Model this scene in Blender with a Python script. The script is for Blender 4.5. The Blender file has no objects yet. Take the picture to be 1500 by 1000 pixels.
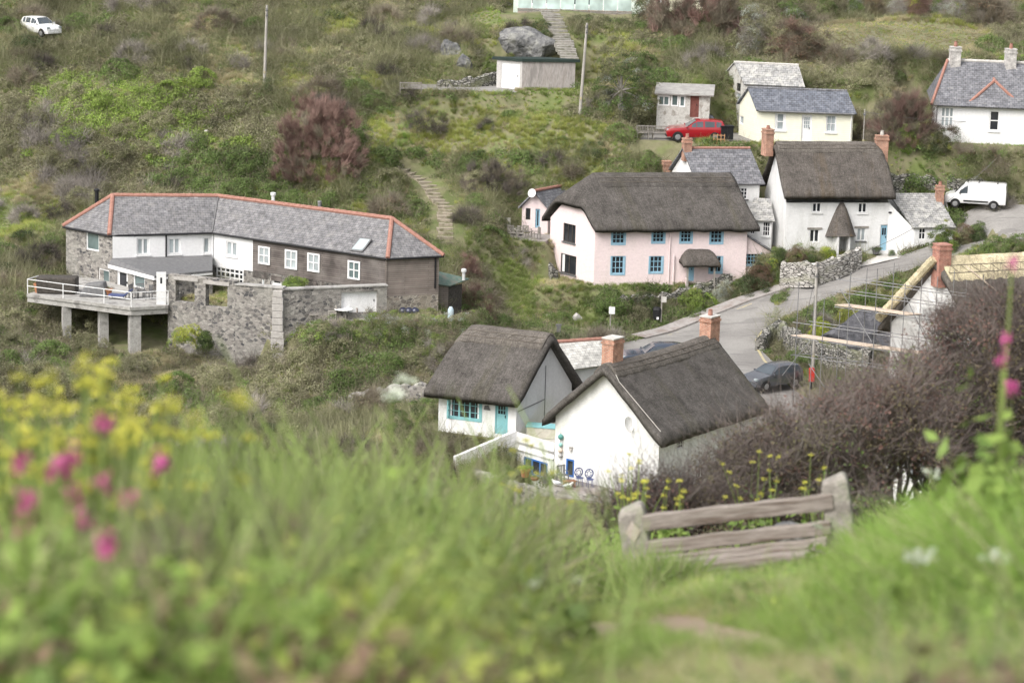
import bpy, math, random
import numpy as np
from mathutils import Vector, Matrix
random.seed(7); RNG=np.random.default_rng(7)
SC=bpy.context.scene
COL=SC.collection
# ---------------------------------------------------------------- camera
F=4167.0; PITCH=math.radians(12.0); ROLL=math.radians(1.6); CZ=42.0
R0=Vector((1,0,0)); U0=Vector((0,math.sin(PITCH),math.cos(PITCH))); FW=Vector((0,math.cos(PITCH),-math.sin(PITCH)))
RR=math.cos(ROLL)*R0+math.sin(ROLL)*U0; UU=-math.sin(ROLL)*R0+math.cos(ROLL)*U0
cd=bpy.data.cameras.new('camera'); cam=bpy.data.objects.new('camera',cd); COL.objects.link(cam); SC.camera=cam
m=Matrix((( RR.x,UU.x,-FW.x,0),(RR.y,UU.y,-FW.y,0),(RR.z,UU.z,-FW.z,CZ),(0,0,0,1)))
cam.matrix_world=m
cd.sensor_width=36; cd.lens=100.0; cd.clip_start=.1; cd.clip_end=2000
cd.dof.use_dof=True; cd.dof.focus_distance=175; cd.dof.aperture_fstop=3.8
# ---------------------------------------------------------------- world and sun (overcast)
SUNV=Vector((-0.55,-0.62,0.95)).normalized()
w=bpy.data.worlds.new('World'); SC.world=w; w.use_nodes=True
nt=w.node_tree; bg=nt.nodes['Background']; sky=nt.nodes.new('ShaderNodeTexSky'); sky.sky_type='NISHITA'
sky.sun_disc=False; sky.sun_elevation=math.asin(SUNV.z); sky.sun_rotation=math.atan2(SUNV.x,SUNV.y)
sky.air_density=1.0; sky.dust_density=6.0; sky.ozone_density=.6
nt.links.new(sky.outputs[0],bg.inputs[0]); bg.inputs[1].default_value=.15
hs=nt.nodes.new('ShaderNodeHueSaturation'); hs.inputs['Saturation'].default_value=.28; nt.links.new(sky.outputs[0],hs.inputs['Color']); nt.links.new(hs.outputs[0],bg.inputs[0])
sd=bpy.data.lights.new('sun','SUN'); sd.energy=.6; sd.angle=math.radians(30); sd.color=(1,.95,.88)
so=bpy.data.objects.new('sun',sd); COL.objects.link(so); so.rotation_euler=SUNV.to_track_quat('Z','Y').to_euler()
SC.view_settings.view_transform='Standard'; SC.view_settings.look='None'; SC.view_settings.gamma=1
SC.cycles.max_bounces=5; SC.cycles.diffuse_bounces=3; SC.cycles.glossy_bounces=2; SC.cycles.transmission_bounces=2; SC.cycles.transparent_max_bounces=4
SC.view_settings.use_curve_mapping=False; SC.view_settings.exposure=.86
# ---------------------------------------------------------------- photo-point helpers (a pixel of the 1500x1000 photo and a distance give a place)
def ray(px,py):
    a=float((px-750)/F); b=float((500-py)/F)
    return FW+a*RR+b*UU
def A(px,py,Y):
    r=ray(px,py); return Vector((0,0,CZ))+r*float(Y/r.y)
def G(px,py,z):
    r=ray(px,py); return Vector((0,0,CZ))+r*((z-CZ)/r.z)
def pr(p):
    q=Vector(p)-Vector((0,0,CZ)); d=q.dot(FW)
    return (750+F*q.dot(RR)/d, 500-F*q.dot(UU)/d)
def prn(x,y,z):
    z=z-CZ; d=x*FW.x+y*FW.y+z*FW.z
    return 750+F*(x*RR.x+y*RR.y+z*RR.z)/d, 500-F*(x*UU.x+y*UU.y+z*UU.z)/d
def zat(x,y,py):
    lo,hi=-60.,90.
    for _ in range(40):
        mid=(lo+hi)/2
        if pr((x,y,mid))[1]>py: lo=mid
        else: hi=mid
    return lo
# ---------------------------------------------------------------- object helpers
def tag(o,label=None,cat=None,group=None,kind=None):
    if label: o['label']=label
    if cat: o['category']=cat
    if group: o['group']=group
    if kind: o['kind']=kind
    return o
def thing(name,label,cat,loc=(0,0,0),rz=0,group=None,parent=None):
    o=bpy.data.objects.new(name,None); COL.objects.link(o); o.empty_display_size=.3
    o.location=loc; o.rotation_euler=(0,0,rz)
    if parent: o.parent=parent
    return tag(o,label,cat,group)
def copy_tree(o,parent=None):
    c=o.copy(); COL.objects.link(c); c.parent=parent
    for ch in list(o.children): copy_tree(ch,c)
    return c
class MB:
    """collects shapes, then links them as one mesh object"""
    def __init__(s,off=(0,0,0)): s.v=[];s.f=[];s.mi=[];s.cur=0;s.off=Vector(off);s.uv=None;s.M=None
    def add(s,vs,fs):
        b=len(s.v)
        for p in vs:
            p=Vector(p)
            if s.M is not None: p=s.M@p
            s.v.append(p-s.off)
        for f in fs: s.f.append([b+i for i in f]); s.mi.append(s.cur)
        return s
    def quad(s,*p): return s.add(p,[list(range(len(p)))])
    def box(s,c,d,rz=0,tilt=None):
        x,y,z=d[0]/2,d[1]/2,d[2]/2
        R=Matrix.Rotation(rz,3,'Z')
        if tilt: R=R@Matrix.Rotation(tilt[0],3,tilt[1])
        vs=[Vector(c)+R@Vector((i*x,j*y,k*z)) for k in(-1,1) for j in(-1,1) for i in(-1,1)]
        return s.add(vs,[(0,2,3,1),(4,5,7,6),(0,1,5,4),(2,6,7,3),(0,4,6,2),(1,3,7,5)])
    def obox(s,o,a,b,c):
        o,a,b,c=map(Vector,(o,a,b,c))
        vs=[o,o+a,o+a+b,o+b,o+c,o+a+c,o+a+b+c,o+b+c]
        fs=[(0,3,2,1),(4,5,6,7),(0,1,5,4),(1,2,6,5),(2,3,7,6),(3,0,4,7)]
        if a.cross(b).dot(c)<0: fs=[f[::-1] for f in fs]
        return s.add(vs,fs)
    def tube(s,pts,r,n=6,cap=True):
        pts=[Vector(p) for p in pts]; rs=r if isinstance(r,(list,tuple)) else [r]*len(pts)
        vs=[];fs=[]
        for i,p in enumerate(pts):
            d=(pts[min(i+1,len(pts)-1)]-pts[max(i-1,0)]); 
            d=d.normalized() if d.length>1e-9 else Vector((0,0,1))
            x=d.cross(Vector((0,0,1)));
            if x.length<.05: x=d.cross(Vector((0,1,0)))
            x.normalize(); y=x.cross(d)
            for k in range(n):
                t=2*math.pi*k/n; vs.append(p+rs[i]*(math.cos(t)*x+math.sin(t)*y))
        for i in range(len(pts)-1):
            for k in range(n):
                fs.append((i*n+k,(i+1)*n+k,(i+1)*n+(k+1)%n,i*n+(k+1)%n))
        if cap: fs.append(tuple(range(n))); fs.append(tuple(range((len(pts)-1)*n,len(pts)*n))[::-1])
        return s.add(vs,fs)
    def lathe(s,c,prof,n=12):
        c=Vector(c); vs=[];fs=[]
        for r,z in prof:
            for k in range(n):
                t=2*math.pi*k/n; vs.append(c+Vector((r*math.cos(t),r*math.sin(t),z)))
        for i in range(len(prof)-1):
            for k in range(n): fs.append((i*n+k,i*n+(k+1)%n,(i+1)*n+(k+1)%n,(i+1)*n+k))
        fs.append(tuple(range(n))[::-1]); fs.append(tuple(range((len(prof)-1)*n,len(prof)*n)))
        return s.add(vs,fs)
    def prism(s,poly,z0,z1):
        n=len(poly); z0=z0 if hasattr(z0,'__len__') else [z0]*n; z1=z1 if hasattr(z1,'__len__') else [z1]*n
        a=sum(poly[i][0]*poly[(i+1)%n][1]-poly[(i+1)%n][0]*poly[i][1] for i in range(n))
        idx=list(range(n)) if a>0 else list(range(n))[::-1]
        vs=[(poly[i][0],poly[i][1],z0[i]) for i in idx]+[(poly[i][0],poly[i][1],z1[i]) for i in idx]
        fs=[tuple(range(n))[::-1],tuple(range(n,2*n))]+[(i,(i+1)%n,n+(i+1)%n,n+i) for i in range(n)]
        return s.add(vs,fs)
    def build(s,name,mat,parent=None,smooth=False,loc=None,bevel=0,jit=0):
        me=bpy.data.meshes.new(name)
        if jit:
            for p in s.v: p+=Vector((random.uniform(-jit,jit),random.uniform(-jit,jit),random.uniform(-jit,jit)))
        me.from_pydata([tuple(p) for p in s.v],[],s.f)
        mats=mat if isinstance(mat,(list,tuple)) else [mat]
        for mm in mats: me.materials.append(mm)
        if len(mats)>1: me.polygons.foreach_set('material_index',s.mi)
        ul=me.uv_layers.new(name='UVMap')
        for p in me.polygons:
            if s.uv:
                for li,vi in zip(p.loop_indices,p.vertices): ul.data[li].uv=s.uv[vi]
            else:
                n=p.normal; t=Vector((-n.y,n.x,0))
                t=t.normalized() if t.length>.02 else Vector((1,0,0))
                b=n.cross(t)
                for li,vi in zip(p.loop_indices,p.vertices):
                    q=me.vertices[vi].co; ul.data[li].uv=(q.dot(t),q.dot(b))
            p.use_smooth=smooth
        o=bpy.data.objects.new(name,me); COL.objects.link(o)
        if parent: o.parent=parent
        if loc is not None: o.location=loc
        if bevel:
            bm=o.modifiers.new('bevel','BEVEL'); bm.width=bevel; bm.segments=2; bm.limit_method='ANGLE'
        return o
# ---------------------------------------------------------------- materials
def nodes(name):
    mm=bpy.data.materials.new(name); mm.use_nodes=True; t=mm.node_tree; return mm,t,t.nodes['Principled BSDF']
def N(t,ty,**k):
    n=t.nodes.new(ty)
    for a,b in k.items():
        if hasattr(n,a): setattr(n,a,b)
        else: n.inputs[a.replace('_',' ')].default_value=b
    return n
def rgba(c): return (c[0],c[1],c[2],1)
def vec(t,kind,scale=(1,1,1)):
    if kind=='World': g=N(t,'ShaderNodeNewGeometry').outputs['Position']
    else: g=N(t,'ShaderNodeTexCoord').outputs[kind]
    mp=N(t,'ShaderNodeMapping'); mp.inputs['Scale'].default_value=scale; t.links.new(g,mp.inputs[0]); return mp.outputs[0]
def noise(t,v,sc,det=5,rough=.55,dist=0):
    n=N(t,'ShaderNodeTexNoise'); n.inputs['Scale'].default_value=sc; n.inputs['Detail'].default_value=det
    n.inputs['Roughness'].default_value=rough; n.inputs['Distortion'].default_value=dist
    t.links.new(v,n.inputs['Vector']); return n.outputs[0]
def ramp(t,f,stops):
    r=N(t,'ShaderNodeValToRGB'); e=r.color_ramp.elements
    while len(e)<len(stops): e.new(.5)
    for x,(p,c) in zip(e,stops): x.position=p; x.color=rgba(c) if hasattr(c,'__len__') else (c,c,c,1)
    t.links.new(f,r.inputs[0]); return r.outputs[0]
def mix(t,f,a,b,mode='MIX'):
    x=N(t,'ShaderNodeMix',data_type='RGBA',blend_type=mode)
    for sck,val in ((0,f),(6,a),(7,b)):
        if isinstance(val,bpy.types.NodeSocket): t.links.new(val,x.inputs[sck])
        elif hasattr(val,'__len__'): x.inputs[sck].default_value=rgba(val)
        else: x.inputs[sck].default_value=val
    return x.outputs[2]
def bump(t,p,h,st=.3,d=.02):
    b=N(t,'ShaderNodeBump'); b.inputs['Strength'].default_value=st; b.inputs['Distance'].default_value=d
    t.links.new(h,b.inputs['Height']); t.links.new(b.outputs[0],p.inputs['Normal'])
def setc(t,p,c,rough=.9,metal=0,spec=.3):
    if isinstance(c,bpy.types.NodeSocket): t.links.new(c,p.inputs['Base Color'])
    else: p.inputs['Base Color'].default_value=rgba(c)
    p.inputs['Roughness'].default_value=rough; p.inputs['Metallic'].default_value=metal; p.inputs['Specular IOR Level'].default_value=spec
def M(name,c1,c2=None,sc=4,rough=.85,bst=0,bsc=15,c3=None,metal=0,co='Object',stretch=(1,1,1),spec=.3,lo=.35,hi=.65,bd=.02):
    mm,t,p=nodes(name)
    if c2 is None: c2=tuple(x*.82 for x in c1)
    v=vec(t,co,stretch); f=noise(t,v,sc)
    st=[(lo,c1),(hi,c2)] if c3 is None else [(lo,c1),((lo+hi)/2,c2),(hi,c3)]
    c=ramp(t,f,st); f2=noise(t,v,sc*7,3)
    c=mix(t,1.0,c,ramp(t,f2,[(.3,.82),(.7,1.1)]),'MULTIPLY')
    setc(t,p,c,rough,metal,spec)
    if bst: bump(t,p,noise(t,v,bsc,6),bst,bd)
    return mm
def stone_mat(name,cols,mortar,sc=2.6,mw=.06,bst=.9,lich=None,zs=1.5):
    mm,t,p=nodes(name); v=vec(t,'Object',(1,1,zs))
    wv=mix(t,.12,v,N(t,'ShaderNodeTexNoise',Scale=2.5).outputs[1],'MIX')
    vo=N(t,'ShaderNodeTexVoronoi'); vo.inputs['Scale'].default_value=sc; t.links.new(wv,vo.inputs['Vector'])
    ve=N(t,'ShaderNodeTexVoronoi',feature='DISTANCE_TO_EDGE'); ve.inputs['Scale'].default_value=sc; t.links.new(wv,ve.inputs['Vector'])
    sep=N(t,'ShaderNodeSeparateColor'); t.links.new(vo.outputs['Color'],sep.inputs[0])
    n=len(cols); c=ramp(t,sep.outputs[0],[(i/(n-1),cc) for i,cc in enumerate(cols)])
    c=mix(t,1.,c,ramp(t,noise(t,v,9,5),[(.25,.6),(.75,1.3)]),'MULTIPLY')
    e=ramp(t,ve.outputs[0],[(mw*.5,0.),(mw*1.3,1.)])
    c=mix(t,e,mortar,c)
    if lich: c=mix(t,ramp(t,noise(t,v,.55,4),[(.5,0.),(.66,.7)]),c,lich)
    setc(t,p,c,.95); bump(t,p,mix(t,.3,e,noise(t,v,14,5)),bst,.04); return mm
def brick_mat(name,c1,c2,mortar,bw=.22,bh=.075,ms=.012,rough=.9,off=.5,bst=.5,sc2=3,var=(.6,1.3),co='UV',lich=None,stain=None):
    mm,t,p=nodes(name); v=vec(t,co)
    b=N(t,'ShaderNodeTexBrick'); b.offset=off
    b.inputs['Scale'].default_value=1; b.inputs['Brick Width'].default_value=bw; b.inputs['Row Height'].default_value=bh
    b.inputs['Mortar Size'].default_value=ms; b.inputs['Mortar Smooth'].default_value=.1; b.inputs['Bias'].default_value=0
    b.inputs['Color1'].default_value=rgba(c1); b.inputs['Color2'].default_value=rgba(c2); b.inputs['Mortar'].default_value=rgba(mortar)
    t.links.new(v,b.inputs['Vector'])
    vo=vec(t,'Object')
    c=mix(t,1.,b.outputs['Color'],ramp(t,noise(t,vo,sc2,5),[(.3,var[0]),(.7,var[1])]),'MULTIPLY')
    if lich: c=mix(t,ramp(t,noise(t,vo,1.6,8,.75),[(lich[1],0.),(lich[1]+.12,lich[2])]),c,lich[0])
    if stain: c=mix(t,ramp(t,noise(t,vo,.5,4),[(.45,0.),(.7,stain[1])]),c,stain[0])
    setc(t,p,c,rough); bump(t,p,b.outputs['Fac'],-bst,.02); return mm
def white_mat(name,c,dirt=(.45,.45,.42),amt=.42,bst=.9,bsc=3.0,lump=.05):
    mm,t,p=nodes(name); v=vec(t,'Object'); vs=vec(t,'Object',(1.5,1.5,.35))
    c0=mix(t,ramp(t,noise(t,vs,1.2,6,.6),[(.48,0.),(.8,amt)]),c,dirt)
    c0=mix(t,1.,c0,ramp(t,noise(t,v,6,5),[(.3,.93),(.7,1.03)]),'MULTIPLY')
    setc(t,p,c0,.85)
    vb=vec(t,'Object',(1,1,2.2)); bump(t,p,mix(t,.5,noise(t,vb,bsc,4),noise(t,vb,bsc*4,3)),bst,lump); return mm
def thatch_mat(name,c1,c2,moss=(.09,.085,.035),mamt=.35,grey=(.22,.2,.18)):
    mm,t,p=nodes(name); vs=vec(t,'UV',(14,1.3,1)); v=vec(t,'Object'); vm=vec(t,'UV',(1.0,.22,1))
    c=ramp(t,noise(t,vs,1.2,6,.7),[(.3,c1),(.7,c2)])
    c=mix(t,1.,c,ramp(t,noise(t,v,1.1,6,.6),[(.3,.75),(.7,1.3)]),'MULTIPLY')
    c=mix(t,1.,c,ramp(t,noise(t,v,13,5,.75),[(.3,.55),(.7,1.5)]),'MULTIPLY'); c=mix(t,1.,c,ramp(t,noise(t,vec(t,'UV',(3,9,1)),1.,4,.7),[(.35,.8),(.65,1.15)]),'MULTIPLY')
    c=mix(t,ramp(t,noise(t,vm,.55,6,.65),[(.52,0.),(.72,mamt)]),c,moss)
    c=mix(t,ramp(t,noise(t,v,7,6,.8),[(.62,0.),(.8,.6)]),c,grey)
    setc(t,p,c,1,0,.1); bump(t,p,mix(t,.5,noise(t,vs,2.5,5,.7),noise(t,v,22,4)),.9,.06); return mm
def leaf_mat(name,c1,c2,c3=None,tr=.25,rough=.55,wsc=.25,dark=.55):
    mm,t,p=nodes(name)
    at=N(t,'ShaderNodeAttribute',attribute_name='rnd'); oi=N(t,'ShaderNodeObjectInfo')
    ma=N(t,'ShaderNodeMath',operation='MULTIPLY_ADD'); t.links.new(oi.outputs['Random'],ma.inputs[0]); ma.inputs[1].default_value=.35
    mb=N(t,'ShaderNodeMath',operation='MULTIPLY'); t.links.new(at.outputs['Fac'],mb.inputs[0]); mb.inputs[1].default_value=.65; t.links.new(mb.outputs[0],ma.inputs[2])
    st=[(.1,c1),(.85,c2)] if c3 is None else [(.08,c1),(.5,c2),(.92,c3)]
    c=ramp(t,ma.outputs[0],st)
    c=mix(t,1.,c,ramp(t,noise(t,vec(t,'World'),wsc,4),[(.3,dark),(.7,1.35)]),'MULTIPLY')
    setc(t,p,c,rough,0,.25)
    if tr:
        tl=N(t,'ShaderNodeBsdfTranslucent'); t.links.new(c,tl.inputs[0]); mx=N(t,'ShaderNodeMixShader'); mx.inputs[0].default_value=tr
        out=t.nodes['Material Output']; t.links.new(p.outputs[0],mx.inputs[1]); t.links.new(tl.outputs[0],mx.inputs[2]); t.links.new(mx.outputs[0],out.inputs[0])
    return mm
WHITE=white_mat('whitewash',(.73,.73,.725))
WHITE2=white_mat('smooth_white_render',(.76,.76,.765),amt=.12,bst=.1)
GREYW=white_mat('greyed_whitewash',(.72,.72,.71),amt=.3)
PINK=white_mat('pink_wash',(.79,.665,.66),dirt=(.62,.55,.5),amt=.35,bst=.8)
CREAM=white_mat('cream_paint',(.80,.78,.60),amt=.1,bst=.1)
UPVC=M('white_joinery',(.82,.82,.82),(.76,.76,.76),3,.4)
BLUE=M('pale_blue_paint',(.25,.45,.58),(.30,.49,.60),3,.5)
TURQ=M('turquoise_paint',(.19,.42,.45),(.23,.46,.48),3,.55)
DBLUE=M('strong_blue_paint',(.03,.13,.42),(.04,.16,.46),3,.45)
DARKW=M('dark_weathered_timber',(.05,.045,.04),(.09,.08,.07),6,.8)
BLACK=M('black_plastic',(.015,.015,.017),(.02,.02,.022),5,.5)
LEAD=M('lead_grey',(.12,.12,.125),(.17,.17,.17),5,.6)
def glass(name,c,rough=.06):
    mm,t,p=nodes(name); f=noise(t,vec(t,'Object'),.8,2); setc(t,p,ramp(t,f,[(.35,c),(.65,tuple(x*1.6+.01 for x in c))]),rough,0,.5); return mm
GLASS=glass('window_glass',(.018,.02,.024)); GLASSC=glass('curtained_glass',(.25,.28,.29),.15); GLASSG=glass('greenish_glass',(.085,.115,.115))
THATCH=thatch_mat('grey_thatch',(.058,.053,.049),(.118,.109,.101))
THATCHW=thatch_mat('mossy_brown_thatch',(.064,.057,.051),(.126,.113,.102),(.13,.085,.035),.5)
THATCHR=thatch_mat('ridge_thatch',(.085,.076,.068),(.155,.14,.125),mamt=.1)
LIGG=M('hazel_rod',(.10,.085,.07),(.16,.14,.12),5,.9)
STRAW=thatch_mat('fresh_straw_ridge',(.42,.36,.235),(.60,.53,.37),mamt=0,grey=(.6,.54,.42))
SLATE=brick_mat('blue_grey_slate',(.13,.132,.145),(.20,.20,.213),(.05,.05,.055),.34,.22,.012,.7,lich=((.33,.33,.3),.58,.45))
SLATEL=brick_mat('grey_brown_slate',(.15,.148,.155),(.21,.205,.21),(.07,.07,.07),.34,.2,.012,.75,lich=((.26,.25,.235),.52,.4))
SLATEO=brick_mat('old_lichened_slate',(.25,.25,.25),(.36,.355,.34),(.12,.12,.12),.34,.24,.015,.8,lich=((.47,.46,.42),.5,.7))
SLATEP=brick_mat('pale_scantle_slate',(.45,.44,.41),(.52,.51,.48),(.25,.25,.24),.3,.2,.012,.85,lich=((.3,.29,.22),.6,.5))
TERRA=M('terracotta_ridge',(.29,.145,.11),(.37,.20,.16),5,.85,.3)
BRICK=brick_mat('orange_red_brick',(.38,.14,.085),(.45,.20,.125),(.42,.36,.3),.225,.075,.012,stain=((.3,.2,.15),.5))
BRICKR=brick_mat('fresh_red_brick',(.31,.10,.07),(.36,.14,.10),(.42,.3,.25),.225,.075,.012)
STONE=stone_mat('grey_rubble_stone',[(.07,.07,.075),(.17,.16,.15),(.28,.26,.24),(.38,.36,.33),(.14,.13,.12)],(.30,.285,.265),4.2,.05,lich=(.32,.31,.28))
STONEB=stone_mat('warm_rubble_stone',[(.13,.12,.11),(.28,.24,.2),(.36,.33,.28),(.18,.16,.14)],(.4,.37,.32),3.6,.05,lich=(.3,.26,.2))
DRYW=stone_mat('dry_stone_wall',[(.1,.1,.095),(.24,.23,.21),(.36,.35,.32),(.2,.19,.17)],(.035,.035,.03),3.4,.1,1.,lich=(.16,.17,.1),zs=2.4)
GRANITE=M('granite_block',(.36,.34,.32),(.45,.43,.41),6,.9,.5)
CONC=M('weathered_concrete',(.30,.29,.27),(.40,.39,.37),1.5,.9,.4,8,(.22,.21,.2))
ROCK=M('grey_rock_face',(.08,.083,.085),(.19,.19,.19),1.1,.95,1.,3,(.27,.27,.25),bd=.3)
ROCKD=M('dark_rock_face',(.05,.052,.058),(.09,.09,.1),1.6,.95,1.,3,(.13,.13,.14),bd=.2)
PLANK=brick_mat('grey_brown_cladding',(.10,.085,.08),(.15,.13,.12),(.04,.035,.03),3.1,.14,.012,.85,sc2=1.2,var=(.65,1.35),stain=((.24,.22,.205),.6))
PLANKL=brick_mat('pale_brown_cladding',(.21,.175,.155),(.26,.225,.20),(.09,.08,.07),3.3,.13,.01,.85,sc2=1.2,var=(.8,1.2))
WOODG=M('silvered_timber',(.20,.185,.165),(.32,.30,.27),3,.85,.4,10,stretch=(1,1,1))
CLAD=brick_mat('blue_white_boards',(.62,.68,.74),(.66,.72,.77),(.4,.44,.48),9,.16,.01,.6)
ASPH=M('worn_asphalt',(.215,.205,.195),(.255,.245,.235),.35,.9,.15,60,(.23,.22,.21),bd=.005)
def asphalt():
    mm,t,p=nodes('worn_asphalt_patched'); v=vec(t,'Object'); c=ramp(t,noise(t,v,.3,5),[(.35,(.20,.19,.18)),(.65,(.265,.255,.24))])
    c=mix(t,1.,c,ramp(t,noise(t,v,9,6,.8),[(.3,.78),(.7,1.2)]),'MULTIPLY')
    c=mix(t,ramp(t,noise(t,vec(t,'Object',(.25,1.6,1)),.9,3,.5,1.5),[(.56,0.),(.6,.45)]),c,(.13,.125,.12)); setc(t,p,c,.92); bump(t,p,noise(t,v,40,4),.2,.01); return mm
ASPH=asphalt()
PAVE=M('pavement_surface',(.26,.235,.22),(.32,.30,.285),.8,.9,.2,30,(.24,.2,.18))
CONCP=M('pale_concrete_apron',(.45,.43,.40),(.55,.53,.5),.8,.9,.2,10)
PAINTY=M('worn_yellow_paint',(.50,.43,.22),(.34,.31,.25),6,.8)
STEEL=M('galvanised_steel',(.20,.20,.21),(.28,.28,.28),8,.55,metal=.3)
BOARD=M('scaffold_board',(.52,.42,.33),(.62,.52,.43),3,.8)
POLEW=M('weathered_pole_wood',(.33,.31,.28),(.43,.41,.38),2,.9,.3,12,stretch=(3,3,.5))
TERRAP=M('terracotta_pot',(.48,.2,.1),(.52,.25,.14),6,.8)
RUBBER=M('tyre_rubber',(.015,.015,.015),(.025,.025,.025),6,.85)
def paint(name,c,rough=.25,metal=.0):
    mm,t,p=nodes(name); f=noise(t,vec(t,'Object'),2,3); setc(t,p,ramp(t,f,[(.3,c),(.7,tuple(x*.9 for x in c))]),rough,metal,.5)
    p.inputs['Coat Weight'].default_value=.5; p.inputs['Coat Roughness'].default_value=.08; return mm
# ---------------------------------------------------------------- terrain: one sheet through surveyed points
CP=[]
def hy(Y): return Y if Y<206 else 206+(Y-206)*.62
def HA(px,py,Y): return A(px,py,hy(Y))
def cp(*l):
    for a in l: p=HA(*a); CP.append((p.x,p.y,p.z))
cp((-250,600,168),(-250,500,180),(-250,400,192),(-250,250,222),(-250,100,236),(-250,-50,262),(-250,-300,320),
 (0,620,170),(0,560,174),(0,500,180),(0,440,188),(0,370,197),(0,330,203),(0,220,215),(0,120,228),(0,45,240),(0,-60,262),(0,-250,310),
 (100,620,168),(100,560,173),(60,500,183.5),(150,552,175.5),(195,556,177),(240,545,178.7),(290,532,181),(330,560,175),(340,540,181.5),(400,545,179),(410,570,173),(480,545,174.5),(470,500,178),(560,575,171),(560,540,174),(620,545,173.5),(260,580,173),
 (100,290,206),(60,350,199),(150,265,210),(250,255,212),(330,250,212),(200,150,222),(200,60,238),(60,48,240),(130,48,241),(200,-60,262),
 (420,290,206),(420,210,214),(400,120,227),(400,60,238),(400,-20,252),(400,-200,300),
 (520,300,204),(560,230,212),(600,150,222),(700,145,224),(560,90,232),(620,50,242),(700,20,248),(680,-30,262),
 (660,370,200),(640,300,206),(590,245,214),(700,340,202),(700,290,208),(750,270,211),(830,240,214),(760,350,203),(690,400,199),(720,440,196),(760,400,202),(800,430,200.5),(820,425,201.5),(700,455,192),
 (870,445,198),(870,475,196.5),(800,470,196.5),(780,500,192),(880,500,193),(960,435,199.5),(960,470,197),(1060,420,201.3),(1060,445,199.8),
 (730,135,226),(860,135,228),(800,95,232),(790,30,243),(830,5,250),(700,165,221),(760,200,216),(860,180,218),
 (800,-80,275),(800,-250,320),
 (900,220,214),(930,205,216),(1040,215,214),(960,150,222),(900,110,230),(960,80,236),(1080,90,234),(1000,20,248),(1100,30,246),(1000,-40,262),
 (1080,215,214),(1260,215,214),(1120,155,223),(1270,150,222),(1180,90,234),(1330,130,226),
 (1200,62,240),(1440,75,237),(1200,28,256),(1440,35,255),(1300,-20,266),(1480,-20,266),(1300,-250,330),(1750,-100,280),
 (1360,205,214),(1500,212,212),(1700,230,212),(1700,100,232),(1290,235,213),(1500,110,230),
 (1500,310,208),(1440,305,210),(1500,360,199),(1700,330,203),(1380,330,207),
 (1000,250,213),(1080,290,208),(1130,330,205))
P3=[(-60,60,2),(-30,80,-6),(0,90,-6),(30,80,-4),(60,60,6),(-70,110,-2),(-20,120,-6),(10,128,-4),(-60,150,0),(40,110,0),(70,120,6),(0,62,4),(-10,140,-3.5),(4,141,-3),(-30,150,-3)]
CP+=P3
# around the cottages: (x,y) come from the photo at known levels
def cg(*l):
    for px,py,z in l: p=G(px,py,z); CP.append((p.x,p.y,z))
cg((700,690,0.5),(760,690,1.2),(900,725,1.3),(800,740,-.8),(900,790,-1.8),(1000,760,-.5),(620,620,1.5),(560,620,.5),(760,640,2.6),(690,640,2.6),(650,625,2.6),
 (840,610,2.6),(860,540,2.3),(1000,700,.5),(1150,640,1),(1250,600,1.5),(1400,560,2.2),(1500,540,3),(1300,470,3),(1250,440,4.),(1400,430,4.9),(1500,420,5.9))
# foreground slope
P4=[(0,-5,CZ-1.2),(-4,-3,CZ-1.2),(4,-3,CZ-.8),(0,0,CZ-1.65),(.3,4.7,CZ-1.72),(.8,8,CZ-2.55),(1.4,12,CZ-3.65),(2.,17,CZ-5.05),(2.4,21,CZ-6.25),(0,21,CZ-6.5),(5,22,CZ-5.9),(1.5,24.5,CZ-7.5),(4.5,24.5,CZ-7.3),(5.5,26,CZ-8),
 (-1,5,CZ-1.95),(-1.6,8,CZ-2.9),(-3,5,CZ-1.9),(-4.5,8,CZ-2.75),(-3,10,CZ-3.3),(-1.5,12,CZ-4),(-5,12,CZ-4.1),(-9,12,CZ-3.9),(0,14,CZ-4.5),(-1,18,CZ-6.1),(-5,17,CZ-6),(-8,21,CZ-8),(0,26,CZ-8.5),(-8,30,CZ-12.5),
 (2,5,CZ-1.75),(3,8,CZ-2.35),(3.2,12,CZ-3.3),(4.2,17,CZ-4.5),(6,20,CZ-5.2),(8,24,CZ-6.6),(6,12,CZ-2.9),(6,6,CZ-1.4),(10,15,CZ-3),(12,25,CZ-6.5),
 (3,30,CZ-10),(9,32,CZ-9.8),(16,32,CZ-9),(4,40,CZ-15.5),(16,42,CZ-14),(-6,42,CZ-18),(25,30,CZ-6),(-25,20,CZ-7),(-25,40,CZ-16),(40,40,CZ-10),(-50,20,CZ-6),(50,10,CZ-3),(-30,-20,CZ),(30,-20,CZ)]
CP+=P4
CPA=np.array(CP)
def solve_rbf():
    X=CPA[:,:2].copy(); n=len(X); s=100.
    D=np.sqrt(((X[:,None]-X[None])**2).sum(2)+.5)/s
    K=D+np.eye(n)*(-2e-3); Pm=np.c_[np.ones(n),X/s]
    Mx=np.block([[K,Pm],[Pm.T,np.zeros((3,3))]])
    return X,np.linalg.solve(Mx,np.r_[CPA[:,2],0,0,0]),s
RX,RW,RS=solve_rbf()
def rbf(x,y):
    x=np.atleast_1d(np.asarray(x,float)).ravel(); y=np.atleast_1d(np.asarray(y,float)).ravel(); out=np.empty(len(x))
    for i in range(0,len(x),20000):
        a=x[i:i+20000];b=y[i:i+20000]
        D=np.sqrt((a[:,None]-RX[None,:,0])**2+(b[:,None]-RX[None,:,1])**2+.5)/RS
        out[i:i+20000]=D@RW[:len(RX)]+RW[-3]+RW[-2]*a/RS+RW[-1]*b/RS
    return out
def hash2(i,j,s):
    return (np.sin(i*127.1+j*311.7+s*74.7)*43758.5453)%1.0
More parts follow.
